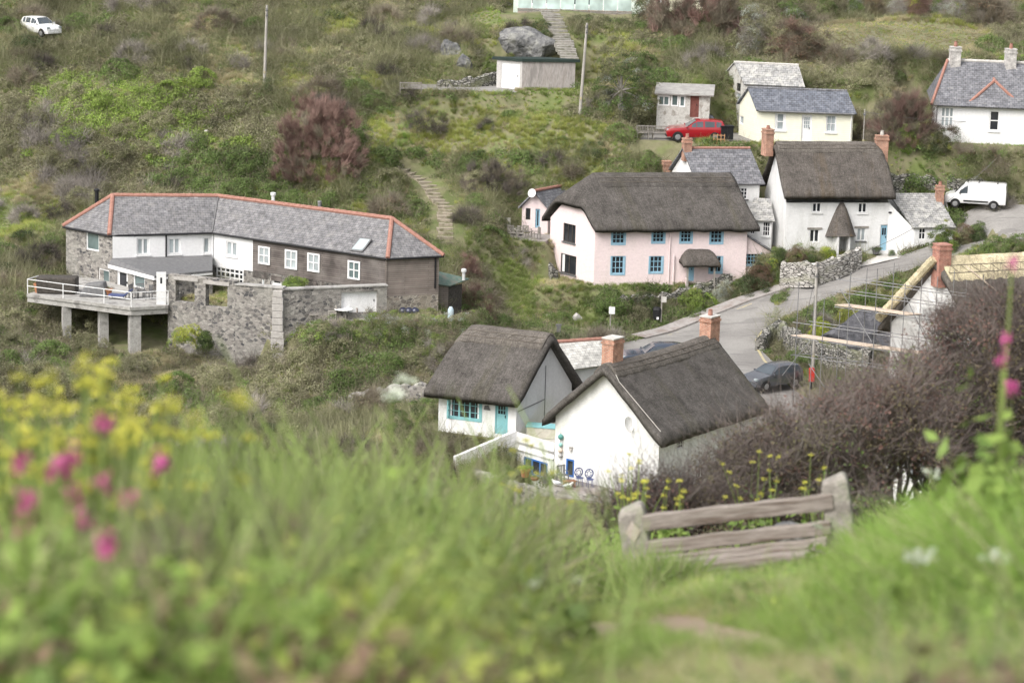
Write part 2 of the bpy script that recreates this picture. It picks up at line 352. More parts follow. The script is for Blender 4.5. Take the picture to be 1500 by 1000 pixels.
def vnoise(x,y,sc,s=0,oc=3):
    x=np.asarray(x,float)/sc; y=np.asarray(y,float)/sc; t=0;a=1;tot=0
    for o in range(oc):
        xi=np.floor(x);yi=np.floor(y);fx=x-xi;fy=y-yi;fx=fx*fx*(3-2*fx);fy=fy*fy*(3-2*fy)
        n=(hash2(xi,yi,s+o)*(1-fx)+hash2(xi+1,yi,s+o)*fx)*(1-fy)+(hash2(xi,yi+1,s+o)*(1-fx)+hash2(xi+1,yi+1,s+o)*fx)*fy
        t=t+n*a;tot+=a;a*=.5;x=x*2.03;y=y*2.03
    return t/tot
# flat pads (convex polygons) and ribbons pressed into the sheet
PADS=[]   # (poly Nx2, z or plane, falloff)
def pad(poly,z,fall=1.5): PADS.append(('p',np.array([(p[0],p[1]) for p in poly]),z,fall))
def ribbon(pts,w,fall=1.5,dz=-.06): PADS.append(('r',np.array([tuple(p) for p in pts]),w,fall,dz))
def seg_sd(poly,x,y):
    a=sum(poly[i][0]*poly[(i+1)%len(poly)][1]-poly[(i+1)%len(poly)][0]*poly[i][1] for i in range(len(poly)))
    P=poly if a>0 else poly[::-1]
    inside=np.full(x.shape,True); dm=np.full(x.shape,1e9)
    for i in range(len(P)):
        p=P[i];q=P[(i+1)%len(P)];d=q-p;L2=(d**2).sum()
        t=np.clip(((x-p[0])*d[0]+(y-p[1])*d[1])/L2,0,1)
        dm=np.minimum(dm,np.hypot(x-p[0]-t*d[0],y-p[1]-t*d[1]))
        inside&=((x-p[0])*(-d[1])+(y-p[1])*d[0])>=0
    return np.where(inside,-dm,dm)
def rib_d(pts,x,y):
    best=np.full(x.shape,1e9);zb=np.zeros(x.shape)
    for i in range(len(pts)-1):
        p=pts[i];q=pts[i+1];d=q[:2]-p[:2];L2=(d**2).sum()
        t=np.clip(((x-p[0])*d[0]+(y-p[1])*d[1])/L2,0,1)
        dd=np.hypot(x-p[0]-t*d[0],y-p[1]-t*d[1]); zz=p[2]+t*(q[2]-p[2])
        zb=np.where(dd<best,zz,zb);best=np.minimum(best,dd)
    return best,zb
def gz(x,y):
    x=np.atleast_1d(np.asarray(x,float)); y=np.atleast_1d(np.asarray(y,float))
    z=rbf(x,y)
    far=np.clip((y-100)/40,0,1); z=z+far*(vnoise(x,y,7,3)-.5)*1.0+(vnoise(x,y,2.2,9)-.5)*.25*np.where(y<60,.6,1)
    for P in PADS:
        if P[0]=='s':
            d=np.full(x.shape,1e9)
            for Q in P[1]: d=np.minimum(d,seg_sd(Q,x,y))
            d=d-.5; zz=roadz(x,y)-.12; f=P[2]
        elif P[0]=='p': d=seg_sd(P[1],x,y); zz=P[2]; f=P[3]
        else: d,zz=rib_d(P[1],x,y); d=d-P[2]; zz=zz+P[4]; f=P[3]
        k=np.clip(1-d/f,0,1); k=k*k*(3-2*k); z=z*(1-k)+zz*k
    return z
def g1(x,y): return float(gz([x],[y])[0])
def SURF(px,py):
    """where a pixel's ray meets the ground"""
    r=ray(px,py); t=np.arange(60,330,.5) ; X=r.x*t/r.y;Y=t;Z=CZ+r.z*t/r.y
    h=gz(X,Y); k=np.argmax(h>Z)
    return Vector((X[k],Y[k],float(h[k])))
# ---------------------------------------------------------------- building tools
def xy(p): return Vector((p[0],p[1],0))
class Wall:
    """a vertical wall from p0 to p1 (outside on the right hand of the walk); openings are cut and given reveals"""
    def __init__(s,H,p0,p1,z0,z1,mat,gable=None,name='wall',rev=.16):
        s.H=H;s.p0=xy(p0);s.p1=xy(p1);d=s.p1-s.p0;s.L=d.length;s.d=d/s.L;s.n=Vector((s.d.y,-s.d.x,0));s.z0=z0;s.z1=z1
        s.mat=mat;s.g=gable;s.holes=[];s.name=name;s.rev=rev
    def pt(s,a,z,o=0): p=s.p0+s.d*a+s.n*o; return Vector((p.x,p.y,z))
    def hit(s,px,py,o=0):
        r=ray(px,py); c=Vector((0,0,CZ)); q=s.p0+s.n*o
        t=(q-xy(c)).dot(s.n)/xy(r).dot(s.n); P=c+r*t
        return (xy(P)-s.p0).dot(s.d),P.z
    def rect(s,x0,y0,x1,y1):
        ym=(y0+y1)/2;xm=(x0+x1)/2
        a0=s.hit(x0,ym)[0];a1=s.hit(x1,ym)[0];zt=s.hit(xm,y0)[1];zb=s.hit(xm,y1)[1]
        return min(a0,a1),zb,max(a0,a1),zt
    def build(s):
        mb=MB(s.H.loc); H=s.holes
        zs=sorted({s.z0,s.z1,*[h[1] for h in H],*[h[3] for h in H]}); xs=sorted({0,s.L,*[h[0] for h in H],*[h[2] for h in H]})
        for i in range(len(xs)-1):
            for j in range(len(zs)-1):
                a,b,c,d=xs[i],zs[j],xs[i+1],zs[j+1]
                if c-a<1e-4 or d-b<1e-4: continue
                mx,mz=(a+c)/2,(b+d)/2
                if any(h[0]<mx<h[2] and h[1]<mz<h[3] for h in H): continue
                mb.quad(s.pt(a,b),s.pt(c,b),s.pt(c,d),s.pt(a,d))
        for a,b,c,d in H:
            r=-s.rev
            mb.quad(s.pt(a,b),s.pt(a,b,r),s.pt(a,d,r),s.pt(a,d)); mb.quad(s.pt(c,b,r),s.pt(c,b),s.pt(c,d),s.pt(c,d,r))
            mb.quad(s.pt(a,d,r),s.pt(c,d,r),s.pt(c,d),s.pt(a,d)); mb.quad(s.pt(a,b),s.pt(c,b),s.pt(c,b,r),s.pt(a,b,r))
        if s.g: mb.quad(*[s.pt(a,z) for a,z in s.g])
        s.obj=mb.build(s.name,s.mat,s.H.o); return s
class House:
    def __init__(s,name,label,cat,loc,group=None):
        s.loc=Vector(loc); s.o=thing(name,label,cat,s.loc,0,group); s.walls=[]
    def wall(s,*a,**k): W=Wall(s,*a,**k); s.walls.append(W); return W
    def done(s):
        for W in s.walls: W.build()
    def mb(s): return MB(s.loc)
def barrect(mb,W,a,b,c,d,fw,o0,o1):
    for (x0,z0,x1,z1) in ((a,b,c,b+fw),(a,d-fw,c,d),(a,b+fw,a+fw,d-fw),(c-fw,b+fw,c,d-fw)):
        mb.obox(W.pt(x0,z0,o0),W.d*(x1-x0),Vector((0,0,z1-z0)),W.n*(o1-o0))
def window(W,box,frame=UPVC,cols=2,rows=2,gl=GLASS,fw=.07,mw=.03,rec=.1,sill=None,mull=None,curt=None,px=True,lintel=None,surround=None,shut=None):
    a,b,c,d=W.rect(*box) if px else box
    W.holes.append((a,b,c,d)); mb=MB(W.H.loc); o0,o1=-rec-.02,-rec+.05
    barrect(mb,W,a,b,c,d,fw,o0,o1)
    w=(c-a)/cols;h=(d-b)/rows
    for i in range(1,cols):
        t=fw*1.1 if (mull and i%mull==0) else mw
        mb.obox(W.pt(a+i*w-t/2,b+fw,o0+.01),W.d*t,Vector((0,0,d-b-2*fw)),W.n*.04)
    for j in range(1,rows): mb.obox(W.pt(a+fw,b+j*h-mw/2,o0+.012),W.d*(c-a-2*fw),Vector((0,0,mw)),W.n*.034)
    o=mb.build('window',frame,W.H.o)
    pm=MB(W.H.loc); q=-rec-.012
    pm.quad(W.pt(a+.01,b+.01,q),W.pt(c-.01,b+.01,q),W.pt(c-.01,d-.01,q),W.pt(a+.01,d-.01,q)); pm.build('pane',gl,o)
    if curt:
        q=-rec-.008
        for (x0,x1) in curt: cm=MB(W.H.loc); cm.quad(W.pt(a+(c-a)*x0,b+.02,q),W.pt(a+(c-a)*x1,b+.02,q),W.pt(a+(c-a)*x1,d-.02,q),W.pt(a+(c-a)*x0,d-.02,q)); cm.build('curtain',WHITE2,o)
    if sill: MB(W.H.loc).obox(W.pt(a-.08,b-.1,-.1),W.d*(c-a+.16),W.n*.18,Vector((0,0,.1))).build('sill',sill,o)
    if lintel: MB(W.H.loc).obox(W.pt(a-.2,d,-.05),W.d*(c-a+.4),W.n*.1,Vector((0,0,.14))).build('lintel',lintel,o)
    if surround:
        sm=MB(W.H.loc); t=.1
        for (x0,z0,x1,z1) in ((a-t,b-t,c+t,b),(a-t,b,a,d),(c,b,c+t,d)): sm.obox(W.pt(x0,z0,-.02),W.d*(x1-x0),Vector((0,0,z1-z0)),W.n*.045)
        sm.build('painted_surround',surround,o)
    if shut: # open casement leaf
        sm=MB(W.H.loc); e=W.d*.12+W.n*.42; z=Vector((0,0,d-b)); p=W.pt(a,b,.02)
        for k in (0,.85): sm.obox(p+e*k,e*.15,z,W.d*.04)
        for k in (0,.33,.62,.92): sm.obox(p+z*k+e*.15,e*.7,z*.06,W.d*.04)
        sm.build('open_casement',shut,o)
    return o
def door(W,box,mat,gl=None,glz=(.55,.92),cols=2,rows=2,rec=.1,frame=None,px=True,handle=True,split=False,bars=None,name='door'):
    a,b,c,d=W.rect(*box) if px else box
    W.holes.append((a,b,c,d)); mb=MB(W.H.loc); f=.06
    mb.obox(W.pt(a+f,b,-rec-.05),W.d*(c-a-2*f),Vector((0,0,d-b-f)),W.n*.05)
    x0,x1=a+f+.12*(c-a),c-f-.12*(c-a); z0,z1=b+(d-b)*glz[0],b+(d-b)*glz[1]
    if gl is not None: barrect(mb,W,x0-.03,z0-.03,x1+.03,z1+.03,.05,-rec,-rec+.02)
    else:
        for k in range(1,4): mb.obox(W.pt(a+f+k*(c-a-2*f)/4-.012,b+.05,-rec),W.d*.024,Vector((0,0,d-b-f-.1)),W.n*.012)
    if split: mb.obox(W.pt(a+f,b+(d-b)*.5,-rec),W.d*(c-a-2*f),Vector((0,0,.05)),W.n*.02)
    o=mb.build(name,mat,W.H.o)
    fm=MB(W.H.loc)
    for (p,q,r,s) in ((a,b,a+f,d),(c-f,b,c,d),(a+f,d-f,c-f,d)): fm.obox(W.pt(p,q,-rec-.06),W.d*(r-p),Vector((0,0,s-q)),W.n*.1)
    fm.build('door_frame',frame or mat,o)
    if gl is not None:
        pm=MB(W.H.loc); q=-rec+.006; pm.quad(W.pt(x0,z0,q),W.pt(x1,z0,q),W.pt(x1,z1,q),W.pt(x0,z1,q)); pm.build('pane',gl,o)
        bm=MB(W.H.loc)
        for i in range(1,cols): bm.obox(W.pt(x0+(x1-x0)*i/cols-.015,z0,q+.002),W.d*.03,Vector((0,0,z1-z0)),W.n*.015)
        for j in range(1,rows): bm.obox(W.pt(x0,z0+(z1-z0)*j/rows-.015,q+.002),W.d*(x1-x0),Vector((0,0,.03)),W.n*.013)
        if bm.v: bm.build('glazing_bar',mat,o)
    if handle: MB(W.H.loc).obox(W.pt(c-f-.14,b+(d-b)*.48,-rec+.005),W.d*.05,Vector((0,0,.14)),W.n*.04).build('handle',BLACK,o)
    return o
def slab(mb,pts,th=.08):
    pts=[Vector(p) for p in pts]; n=(pts[1]-pts[0]).cross(pts[2]-pts[0]).normalized()
    if n.z<0: pts=pts[::-1]; n=-n
    k=len(pts); lo=[p-n*th for p in pts]
    mb.add(pts+lo,[tuple(range(k)),tuple(range(k,2*k))[::-1]]+[(i,k+i,k+(i+1)%k,(i+1)%k) for i in range(k)])
def ridge(H,parent,lines,mat=TERRA,r=.13,name='ridge_tiles'):
    for a,b in lines:
        mb=H.mb(); a,b=Vector(a),Vector(b); n=max(2,int((b-a).length/.45)); 
        for i in range(n):
            p=a+(b-a)*(i/n);q=a+(b-a)*((i+1)/n); mb.tube([p+Vector((0,0,.0)),q+Vector((0,0,.012))],[r,r*1.08],8)
        mb.build(name,mat,parent)
def smin(a,b,k): 
    h=np.clip(.5+.5*(b-a)/k,0,1); return b*(1-h)+a*h-k*h*(1-h)
def thatch(H,o,uv,vv,L,W,zf,zr,mat=THATCH,ov=(.35,.35,.45,.45),zb=None,hip=(None,None),vr=.5,th=.42,sag=.0,cap=None,res=.22,k=.35,capw=.75,flare=.25,seed=1,zr2=None,capr=(0,1),cham=None):
    """o: front-left corner; uv,vv unit plan vectors; zf: top height over the front wall line, zr: ridge height; ov: overhang left,right,front,back
    hip=(z at left end, slope) or None"""
    o=xy(o);uv=xy(uv).normalized();vv=xy(vv).normalized(); zb=zf if zb is None else zb
    u0,u1,v0,v1=-ov[0],L+ov[1],-ov[2],W+ov[3]
    nu=max(8,int((u1-u0)/res));nv=max(8,int((v1-v0)/res))
    U,V=np.meshgrid(np.linspace(u0,u1,nu+1),np.linspace(v0,v1,nv+1),indexing='ij')
    def hf(U,V):
        vm=W*vr; zrr=zr if zr2 is None else zr+(zr2-zr)*np.clip(U/L,0,1)
        zrr=zrr-sag*4*(np.clip(U/L,0,1))*(1-np.clip(U/L,0,1))
        a=zf+(zrr-zf)*V/vm; a=a+flare*np.clip(1-(V-v0)/1.2,0,1)**2*.5
        b=zb+(zrr-zb)*(W-V)/(W-vm)
        z=smin(a,b,k)
        z=np.minimum(z,zrr+.02)
        for h,e in ((hip[0],U-u0),(hip[1],u1-U)):
            if h: z=smin(z,h[0]+h[1]*e,k*1.2)
        return z
    Z=hf(U,V); Z=Z+(vnoise(U*1.0,V*1.0,1.3,seed,3)-.5)*.14+(vnoise(U,V,.4,seed+5,2)-.5)*.07
    e=np.minimum(np.minimum(U-u0,u1-U),np.minimum(V-v0,v1-V)); R=.24
    q=np.clip(1-e/R,0,1); Z=Z-R*(1-np.sqrt(np.clip(1-q**2,0,1)))*.8
    def tow(U,V,Z):
        P=np.empty(U.shape+(3,)); P[...,0]=o.x+U*uv.x+V*vv.x-H.loc.x; P[...,1]=o.y+U*uv.y+V*vv.y-H.loc.y; P[...,2]=Z-H.loc.z; return P
    def grid(U,V,Z,T,name,mat,parent,bot=True):
        top=tow(U,V,Z).reshape(-1,3); n1,n2=U.shape
        bt=tow(U,V,Z-T).reshape(-1,3); vs=np.r_[top,bt]; N0=n1*n2; f=[]
        idx=np.arange(N0).reshape(n1,n2)
        ccw=uv.cross(vv).z>0
        for i in range(n1-1):
            for j in range(n2-1):
                t4=(idx[i,j],idx[i+1,j],idx[i+1,j+1],idx[i,j+1]); t4=t4 if ccw else t4[::-1]
                f.append(t4); f.append(tuple(N0+x for x in t4[::-1]))
        br=[idx[i,0] for i in range(n1)]+[idx[-1,j] for j in range(1,n2)]+[idx[i,-1] for i in range(n1-2,-1,-1)]+[idx[0,j] for j in range(n2-2,0,-1)]
        for a,b in zip(br,br[1:]+br[:1]):
            t4=(a,N0+a,N0+b,b); f.append(t4 if ccw else t4[::-1])
        mb=MB(); mb.v=[Vector(p) for p in vs]; mb.f=[tuple(int(x) for x in q) for q in f]; mb.mi=[0]*len(f)
        uvs=[(float(a),float(b)) for a,b in zip(U.ravel(),V.ravel())]; mb.uv=uvs+[(a*1.0,b+.3) for a,b in uvs]
        return mb.build(name,mat,parent,smooth=True)
    inset=np.where(e<.01,1.0,0.)
    Tm=th-.12*np.clip(1-e/.3,0,1)
    ob=grid(U,V,Z,Tm,'roof',mat,H.o)
    if cap is not None:
        cu0=capr[0]*L+u0*(capr[0]==0)*.6; cu1=capr[1]*L+ov[1]*(capr[1]==1)*.6
        n=max(6,int((cu1-cu0)/.25)); cw=capw
        Uc,Vc=np.meshgrid(np.linspace(cu0,cu1,n+1),np.linspace(W*vr-cw,W*vr+cw,9),indexing='ij')
        sc=1+.1*np.abs(np.sin(Uc*math.pi/.8)); Vc=W*vr+(Vc-W*vr)*sc
        Zc=hf(Uc,Vc)+.12; ec=np.abs(Vc-W*vr)/(cw*sc); Zc=Zc-np.clip((ec-.85)/.15,0,1)*.07+(vnoise(Uc,Vc,.5,seed+9,2)-.5)*.06
        co_=grid(Uc,Vc,Zc,.16+0*Uc,'ridge_cap',cap,ob)
        us=np.linspace(cu0+.1,cu1-.1,max(6,int((cu1-cu0)/.35))); lg_=MB()
        def sv(u,v): return Vector(tow(np.array([u]),np.array([v]),hf(np.array([u]),np.array([v]))+.14)[0])
        for sg in (-1,1):
            for vv_ in (.5,.82): lg_.tube([sv(u,W*vr+sg*cw*vv_) for u in us],.022,4)
            lg_.tube([sv(u,W*vr+sg*cw*(.5 if i%2 else .82)) for i,u in enumerate(us)],.018,4)
        lg_.build('hazel_ligger',LIGG,co_)
    return ob
def chimney(H,p,w,d,z0,z1,mat=BRICK,rz=0,pots=1,capm=None,parent=None,potm=TERRA,name='chimney',poth=.35,split=None):
    mb=H.mb(); mb.box((p[0],p[1],(z0+z1)/2),(w,d,z1-z0),rz); mb.box((p[0],p[1],z1-.22),(w+.1,d+.1,.12),rz); 
    o=mb.build(name,mat,parent or H.o)
    cm=H.mb(); cm.box((p[0],p[1],z1+.03),(w+.06,d+.06,.07),rz); cm.build('coping',capm or mat,o)
    R=Matrix.Rotation(rz,3,'Z')
    for i in range(pots):
        q=Vector((p[0],p[1],0))+R@Vector(((i-(pots-1)/2)*.42,0,0))
        H.mb().lathe((q.x,q.y,z1+.06),[(.13,0),(.14,.1),(.11,poth*.9),(.13,poth),(.08,poth),(.08,poth-.1)],10).build('chimney_pot',potm,o,smooth=False)
    return o
def dish(H,p,nrm,r=.35,mat=UPVC,parent=None,label=None):
    """satellite dish on an arm; nrm = the way it looks"""
    n=Vector(nrm).normalized(); x=n.cross(Vector((0,0,1))).normalized(); y=x.cross(n); p=Vector(p)
    mb=H.mb(); vs=[];fs=[]
    for i in range(5):
        for k in range(16):
            t=2*math.pi*k/16; rr=r*i/4; vs.append(p+x*rr*math.cos(t)+y*rr*1.1*math.sin(t)+n*(.25*rr*rr/r))
    for i in range(4):
        for k in range(16): fs.append((i*16+k,i*16+(k+1)%16,(i+1)*16+(k+1)%16,(i+1)*16+k))
    mb.add(vs,fs); mb.add([v-n*.02 for v in vs],[f[::-1] for f in fs]); mb.tube([p-y*r*.8,p+n*r*1.1-y*.15],.018,5); mb.tube([p-n*.02,p-n*.3-Vector((0,0,.12))],.03,6)
    mb.box(p+n*r*1.1-y*.15,(.08,.08,.08))
    return mb.build('satellite_dish',mat,H.o)
def pipe(H,pts,r=.045,mat=BLACK,name='drainpipe',parent=None): return H.mb().tube(pts,r,7).build(name,mat,parent or H.o)
def gutter(H,a,b,mat=BLACK,r=.06): return H.mb().tube([a,b],r,7).build('gutter',mat,H.o)
# ---------------------------------------------------------------- road, pavement, pads
ROADF=[G(870,512,1.7),G(930,498,1.7),G(985,487,1.8),G(1050,461,2.6),G(1100,441,3.3),G(1200,408,4.7),G(1300,381,5.8),G(1362,360,6.75),G(1385,326,8.0),G(1430,303,9.05),G(1540,297,9.6)]
ROADN=[G(900,560,1.6),G(1000,560,1.6),G(1080,545,1.6),G(1112,505,2.0),G(1118,488,2.3),G(1135,470,2.8),G(1250,424,4.4),G(1330,396,5.6),G(1400,374,6.5),G(1440,362,7.2),G(1540,352,7.8)]
def lerpoly(P,t):
    L=[0]
    for a,b in zip(P,P[1:]): L.append(L[-1]+(b-a).length)
    s=t*L[-1]
    for i in range(len(P)-1):
        if s<=L[i+1] or i==len(P)-2:
            k=(s-L[i])/(L[i+1]-L[i]); return P[i].lerp(P[i+1],k)
NR=60; RF=[lerpoly(ROADF,i/NR) for i in range(NR+1)]
def nearpt(P,q):
    best=None
    for a,b in zip(P,P[1:]):
        d=b-a;t=max(0,min(1,(q-a).dot(d)/d.length_squared));c=a+d*t
        if best is None or (c-q).length<best[0]: best=((c-q).length,c)
    return best[1]
RN=[lerpoly(ROADN,i/NR) for i in range(NR+1)]
AF=np.array([tuple(p) for p in RF]); AN_=np.array([tuple(p) for p in RN])
def roadz(x,y):
    dF,zF=rib_d(AF,x,y); dN,zN=rib_d(AN_,x,y); t=dF/(dF+dN+1e-6); return zF*(1-t)+zN*t
LOW=[G(1040,560,1.55),G(1120,600,1.2),G(1200,650,.8),G(1330,720,.4)]
ribbon(LOW,3.6,2.0,-.1)
PINKF=[(5.71,200.0),(16.9,202.1)]
pad([(2,199.3),(16,201.4),(20,206),(2,208)],3.75,1.0)
pad([(18.5,202.2),(28.5,203.8),(27,211),(17,210)],5.95,1.4)
def hpad(l,z,f=1.5): pad([HA(*q)[:2] for q in l],z,f)
TERR=[A(742,352,203.4),A(800,354,203.0),A(812,334,205.8),A(745,332,206.6)]; TERZ=6.3
pad([(q.x,q.y) for q in TERR],TERZ,1.0)
gp=HA(763,131,226); GARZ=gp.z
pad([(gp.x-3,gp.y-1.5),(gp.x+6,gp.y-1),(gp.x+6,gp.y+7),(gp.x-3,gp.y+6)],GARZ,1.5)
pad([(gp.x-9,gp.y-2),(gp.x-1.5,gp.y-2),(gp.x-1.5,gp.y+2.5),(gp.x-9,gp.y+2)],GARZ-.1,1.5)
rc=HA(1015,204,218); RCZ=rc.z; pad([(rc.x-4,rc.y-1.2),(rc.x+5,rc.y-1.2),(rc.x+5,rc.y+4),(rc.x-4,rc.y+4)],RCZ,1.3)
th_=HA(758,22,249); pad([(th_.x-1,th_.y-.3),(th_.x+17,th_.y+.6),(th_.x+17,th_.y+9),(th_.x-1,th_.y+8)],th_.z,1.0)
yh=HA(1170,210,217); YHZ=yh.z; pad([(yh.x-5.5,yh.y-1.5),(yh.x+6,yh.y-1.5),(yh.x+6,yh.y+5.5),(yh.x-5.5,yh.y+5.5)],YHZ,1.3)
bh=HA(1430,206,216); BHZ=bh.z; pad([(bh.x-5.5,bh.y-2.5),(bh.x+10,bh.y-2.5),(bh.x+10,bh.y+10),(bh.x-4.5,bh.y+10)],BHZ,1.3)
pad([G(395,468,4.5),G(600,474,4.5),G(640,452,4.5),G(560,452,4.5),G(420,452,4.5)],4.5,1.)
pad([G(415,436,4.6),G(560,425,4.6),(-9,185),(-5,187),(-20,197),(-30,197),G(100,415,4.6),G(170,436,4.6)][2:6],4.6,1.2)
pad([(-29,193),(-27,189.6),(-20.5,190.5),(-20,196)],4.6,1.2); pad([(-22.5,187.5),(-16,184),(-9.5,184.2),(-18,190.5)],4.6,.9)
pad([(-1.2,157),(4.2,162.5),(0,167),(-6,161)],2.6,1.2)
pad([(1.5,149.6),(5.5,148.2),(9,148.5),(15,158),(9,162),(3,155.5)],1.62,1.0)
PADS.append(('s',[np.array([(q.x,q.y) for q in (RF[i],RF[i+4],RN[i+4],RN[i])]) for i in range(0,60,4)],1.3))
la=[G(905,558,1.6),G(1075,575,1.55),G(1110,620,1.2),G(1290,740,.4)]; lb=[G(1110,508,1.98),G(1150,546,1.55),G(1230,585,1.2),G(1420,690,.4)]
PV=[G(945,497,1.7),G(985,487,1.8),G(1050,461,2.6),G(1100,441,3.3),G(1200,408,4.7),G(1262,392,5.3)]
PP=[lerpoly(PV,i/24) for i in range(25)]
PO=[]
for i,p in enumerate(PP):
    d=(PP[min(i+1,24)]-PP[max(i-1,0)]); n=Vector((-d.y,d.x,0)).normalized(); PO.append(p+n*1.35)
APR=[G(1258,392,5.35),G(1318,378,6.0),G(1330,366,6.05),G(1268,374,5.8)]
# ================================================================ vegetation
def qmesh(name,V,Fq,R,MI,mats,link=True):
    me=bpy.data.meshes.new(name); nv=len(V); nf=len(Fq)
    me.vertices.add(nv); me.vertices.foreach_set('co',np.ascontiguousarray(V,dtype=np.float32).ravel())
    me.loops.add(nf*4); me.loops.foreach_set('vertex_index',np.ascontiguousarray(Fq,dtype=np.int32).ravel())
    me.polygons.add(nf); me.polygons.foreach_set('loop_start',np.arange(nf,dtype=np.int32)*4)
    for m_ in mats: me.materials.append(m_)
    me.polygons.foreach_set('material_index',np.ascontiguousarray(MI,dtype=np.int32))
    at=me.attributes.new('rnd','FLOAT','FACE'); at.data.foreach_set('value',np.ascontiguousarray(R,dtype=np.float32))
    me.update(calc_edges=True)
    o=bpy.data.objects.new(name,me)
    if link: COL.objects.link(o)
    return o
def unit(v): return v/np.maximum(1e-9,np.linalg.norm(v,axis=-1,keepdims=True))
def leaves(C,Nn,ln,wd,rg,droop=.0):
    """quads at centres C with normals Nn"""
    n=len(C); t=unit(np.cross(Nn,rg.normal(size=(n,3)))); b=np.cross(Nn,t)
    ln=np.broadcast_to(ln,n)[:,None]*rg.uniform(.7,1.3,(n,1));wd=np.broadcast_to(wd,n)[:,None]*rg.uniform(.7,1.3,(n,1))
    V=np.stack([C-t*ln*.5,C+b*wd*.5-Nn*ln*.1,C+t*ln*.5-Nn*ln*.1*droop,C-b*wd*.5-Nn*ln*.1],1).reshape(-1,3)
    return V,np.arange(n*4).reshape(n,4)
def ribbons(P,w0,w1,rg):
    """P: n x k x 3 centre lines -> quads"""
    n,k,_=P.shape; d=unit(P[:,-1]-P[:,0]); s=unit(np.cross(d,rg.normal(size=(n,3))))
    ws=np.linspace(w0,w1,k)[None,:,None]*.5*np.ones((n,1,1)); a=P-s[:,None]*ws;b=P+s[:,None]*ws
    V=np.stack([a,b],2).reshape(-1,3); base=(np.arange(n)*k*2)[:,None]; j=np.arange(k-1)[None]*2
    q=np.stack([base+j,base+j+1,base+j+3,base+j+2],-1).reshape(-1,4); return V,q
def cat(*L):
    V=[];Fq=[];R=[];MI=[];o=0
    for v,f,r,m_ in L: V.append(v);Fq.append(f+o);R.append(r);MI.append(np.full(len(f),m_) if np.isscalar(m_) else m_);o+=len(v)
    return np.concatenate(V),np.concatenate(Fq),np.concatenate(R),np.concatenate(MI)
def p_leaf(n,R,ln,wd,seed,flat=.75,mi=0,up=.35):
    rg=np.random.default_rng(seed); d=unit(rg.normal(size=(n,3))); d[:,2]=np.abs(d[:,2])*1.0-.15; r=rg.uniform(.25,1,n)**.5*R
    lump=1+.25*np.sin(d[:,0]*5+seed)*np.cos(d[:,1]*6)
    C=d*(r*lump)[:,None]*[1,1,flat]; Nn=unit(d+rg.normal(size=(n,3))*.6+[0,0,up]); V,Fq=leaves(C,Nn,ln,wd,rg); return V,Fq,rg.random(n),mi
def p_twig(n,h,w,spread,seed,mi=0,k=4,curve=.35,base=.15):
    rg=np.random.default_rng(seed); d=unit(np.c_[rg.normal(size=(n,2))*spread,np.ones(n)]); L=rg.uniform(.5,1,n)*h
    t=np.linspace(0,1,k)[None,:,None]; b=np.c_[rg.normal(size=(n,2))*base,rg.uniform(0,.25,n)*h]; c=rg.normal(size=(n,3))*curve*L[:,None]
    P=b[:,None]+d[:,None]*L[:,None,None]*t+c[:,None]*t**2*.6; V,Fq=ribbons(P,w,w*.35,rg); return V,Fq,np.repeat(rg.random(n),k-1),mi
def p_grass(n,h,w,spread,seed,mi=0,base=.2,k=4,arch=.5):
    rg=np.random.default_rng(seed); a=rg.uniform(0,6.283,n); o=np.c_[np.cos(a),np.sin(a),np.zeros(n)]; L=rg.uniform(.5,1,n)*h
    t=np.linspace(0,1,k)[None,:,None]; b=o*rg.uniform(0,base,(n,1)); s=rg.uniform(.2,1,n)[:,None,None]*spread
    P=b[:,None]+np.array([0,0,1.])*L[:,None,None]*(t-arch*.5*s*t**2)+o[:,None]*L[:,None,None]*s*t**1.6; V,Fq=ribbons(P,w,w*.15,rg); return V,Fq,np.repeat(rg.random(n),k-1),mi
Lg=leaf_mat('fresh_green_leaf',(.15,.23,.045),(.27,.36,.08)); Lm=leaf_mat('mid_green_leaf',(.09,.15,.04),(.18,.25,.075))
Ld=leaf_mat('dark_green_leaf',(.05,.08,.028),(.10,.14,.055)); Lo=leaf_mat('olive_leaf',(.13,.14,.065),(.24,.24,.13),(.32,.31,.20))
Ly=leaf_mat('yellow_green_leaf',(.34,.40,.05),(.50,.54,.09)); Lb=leaf_mat('russet_leaf',(.16,.09,.065),(.25,.17,.115),(.20,.18,.08)); Ls=leaf_mat('silvery_leaf',(.28,.31,.26),(.44,.47,.41))
Tg=leaf_mat('grey_twig',(.19,.17,.15),(.36,.33,.30),tr=0,rough=.9); Tb=leaf_mat('brown_twig',(.15,.13,.095),(.27,.235,.18),tr=0,rough=.9); Tr=leaf_mat('reddish_twig',(.17,.105,.088),(.30,.20,.17),tr=0,rough=.9)
Td=leaf_mat('dark_twig',(.08,.068,.06),(.16,.14,.12),tr=0,rough=.9)
Gg=leaf_mat('green_grass',(.16,.23,.055),(.28,.35,.11)); Gy=leaf_mat('yellow_green_grass',(.29,.34,.075),(.43,.45,.14)); Gd=leaf_mat('dry_grass',(.36,.32,.19),(.52,.46,.30)); Gr=leaf_mat('fresh_grass',(.16,.28,.045),(.28,.42,.09))
def PR(mats,*parts): 
    V,Fq,R,MI=cat(*parts); return dict(V=V,F=Fq,R=R,MI=MI,mats=mats)
PROTO={}
def addp(k,mats,*parts): PROTO[k]=PR(mats,*parts)
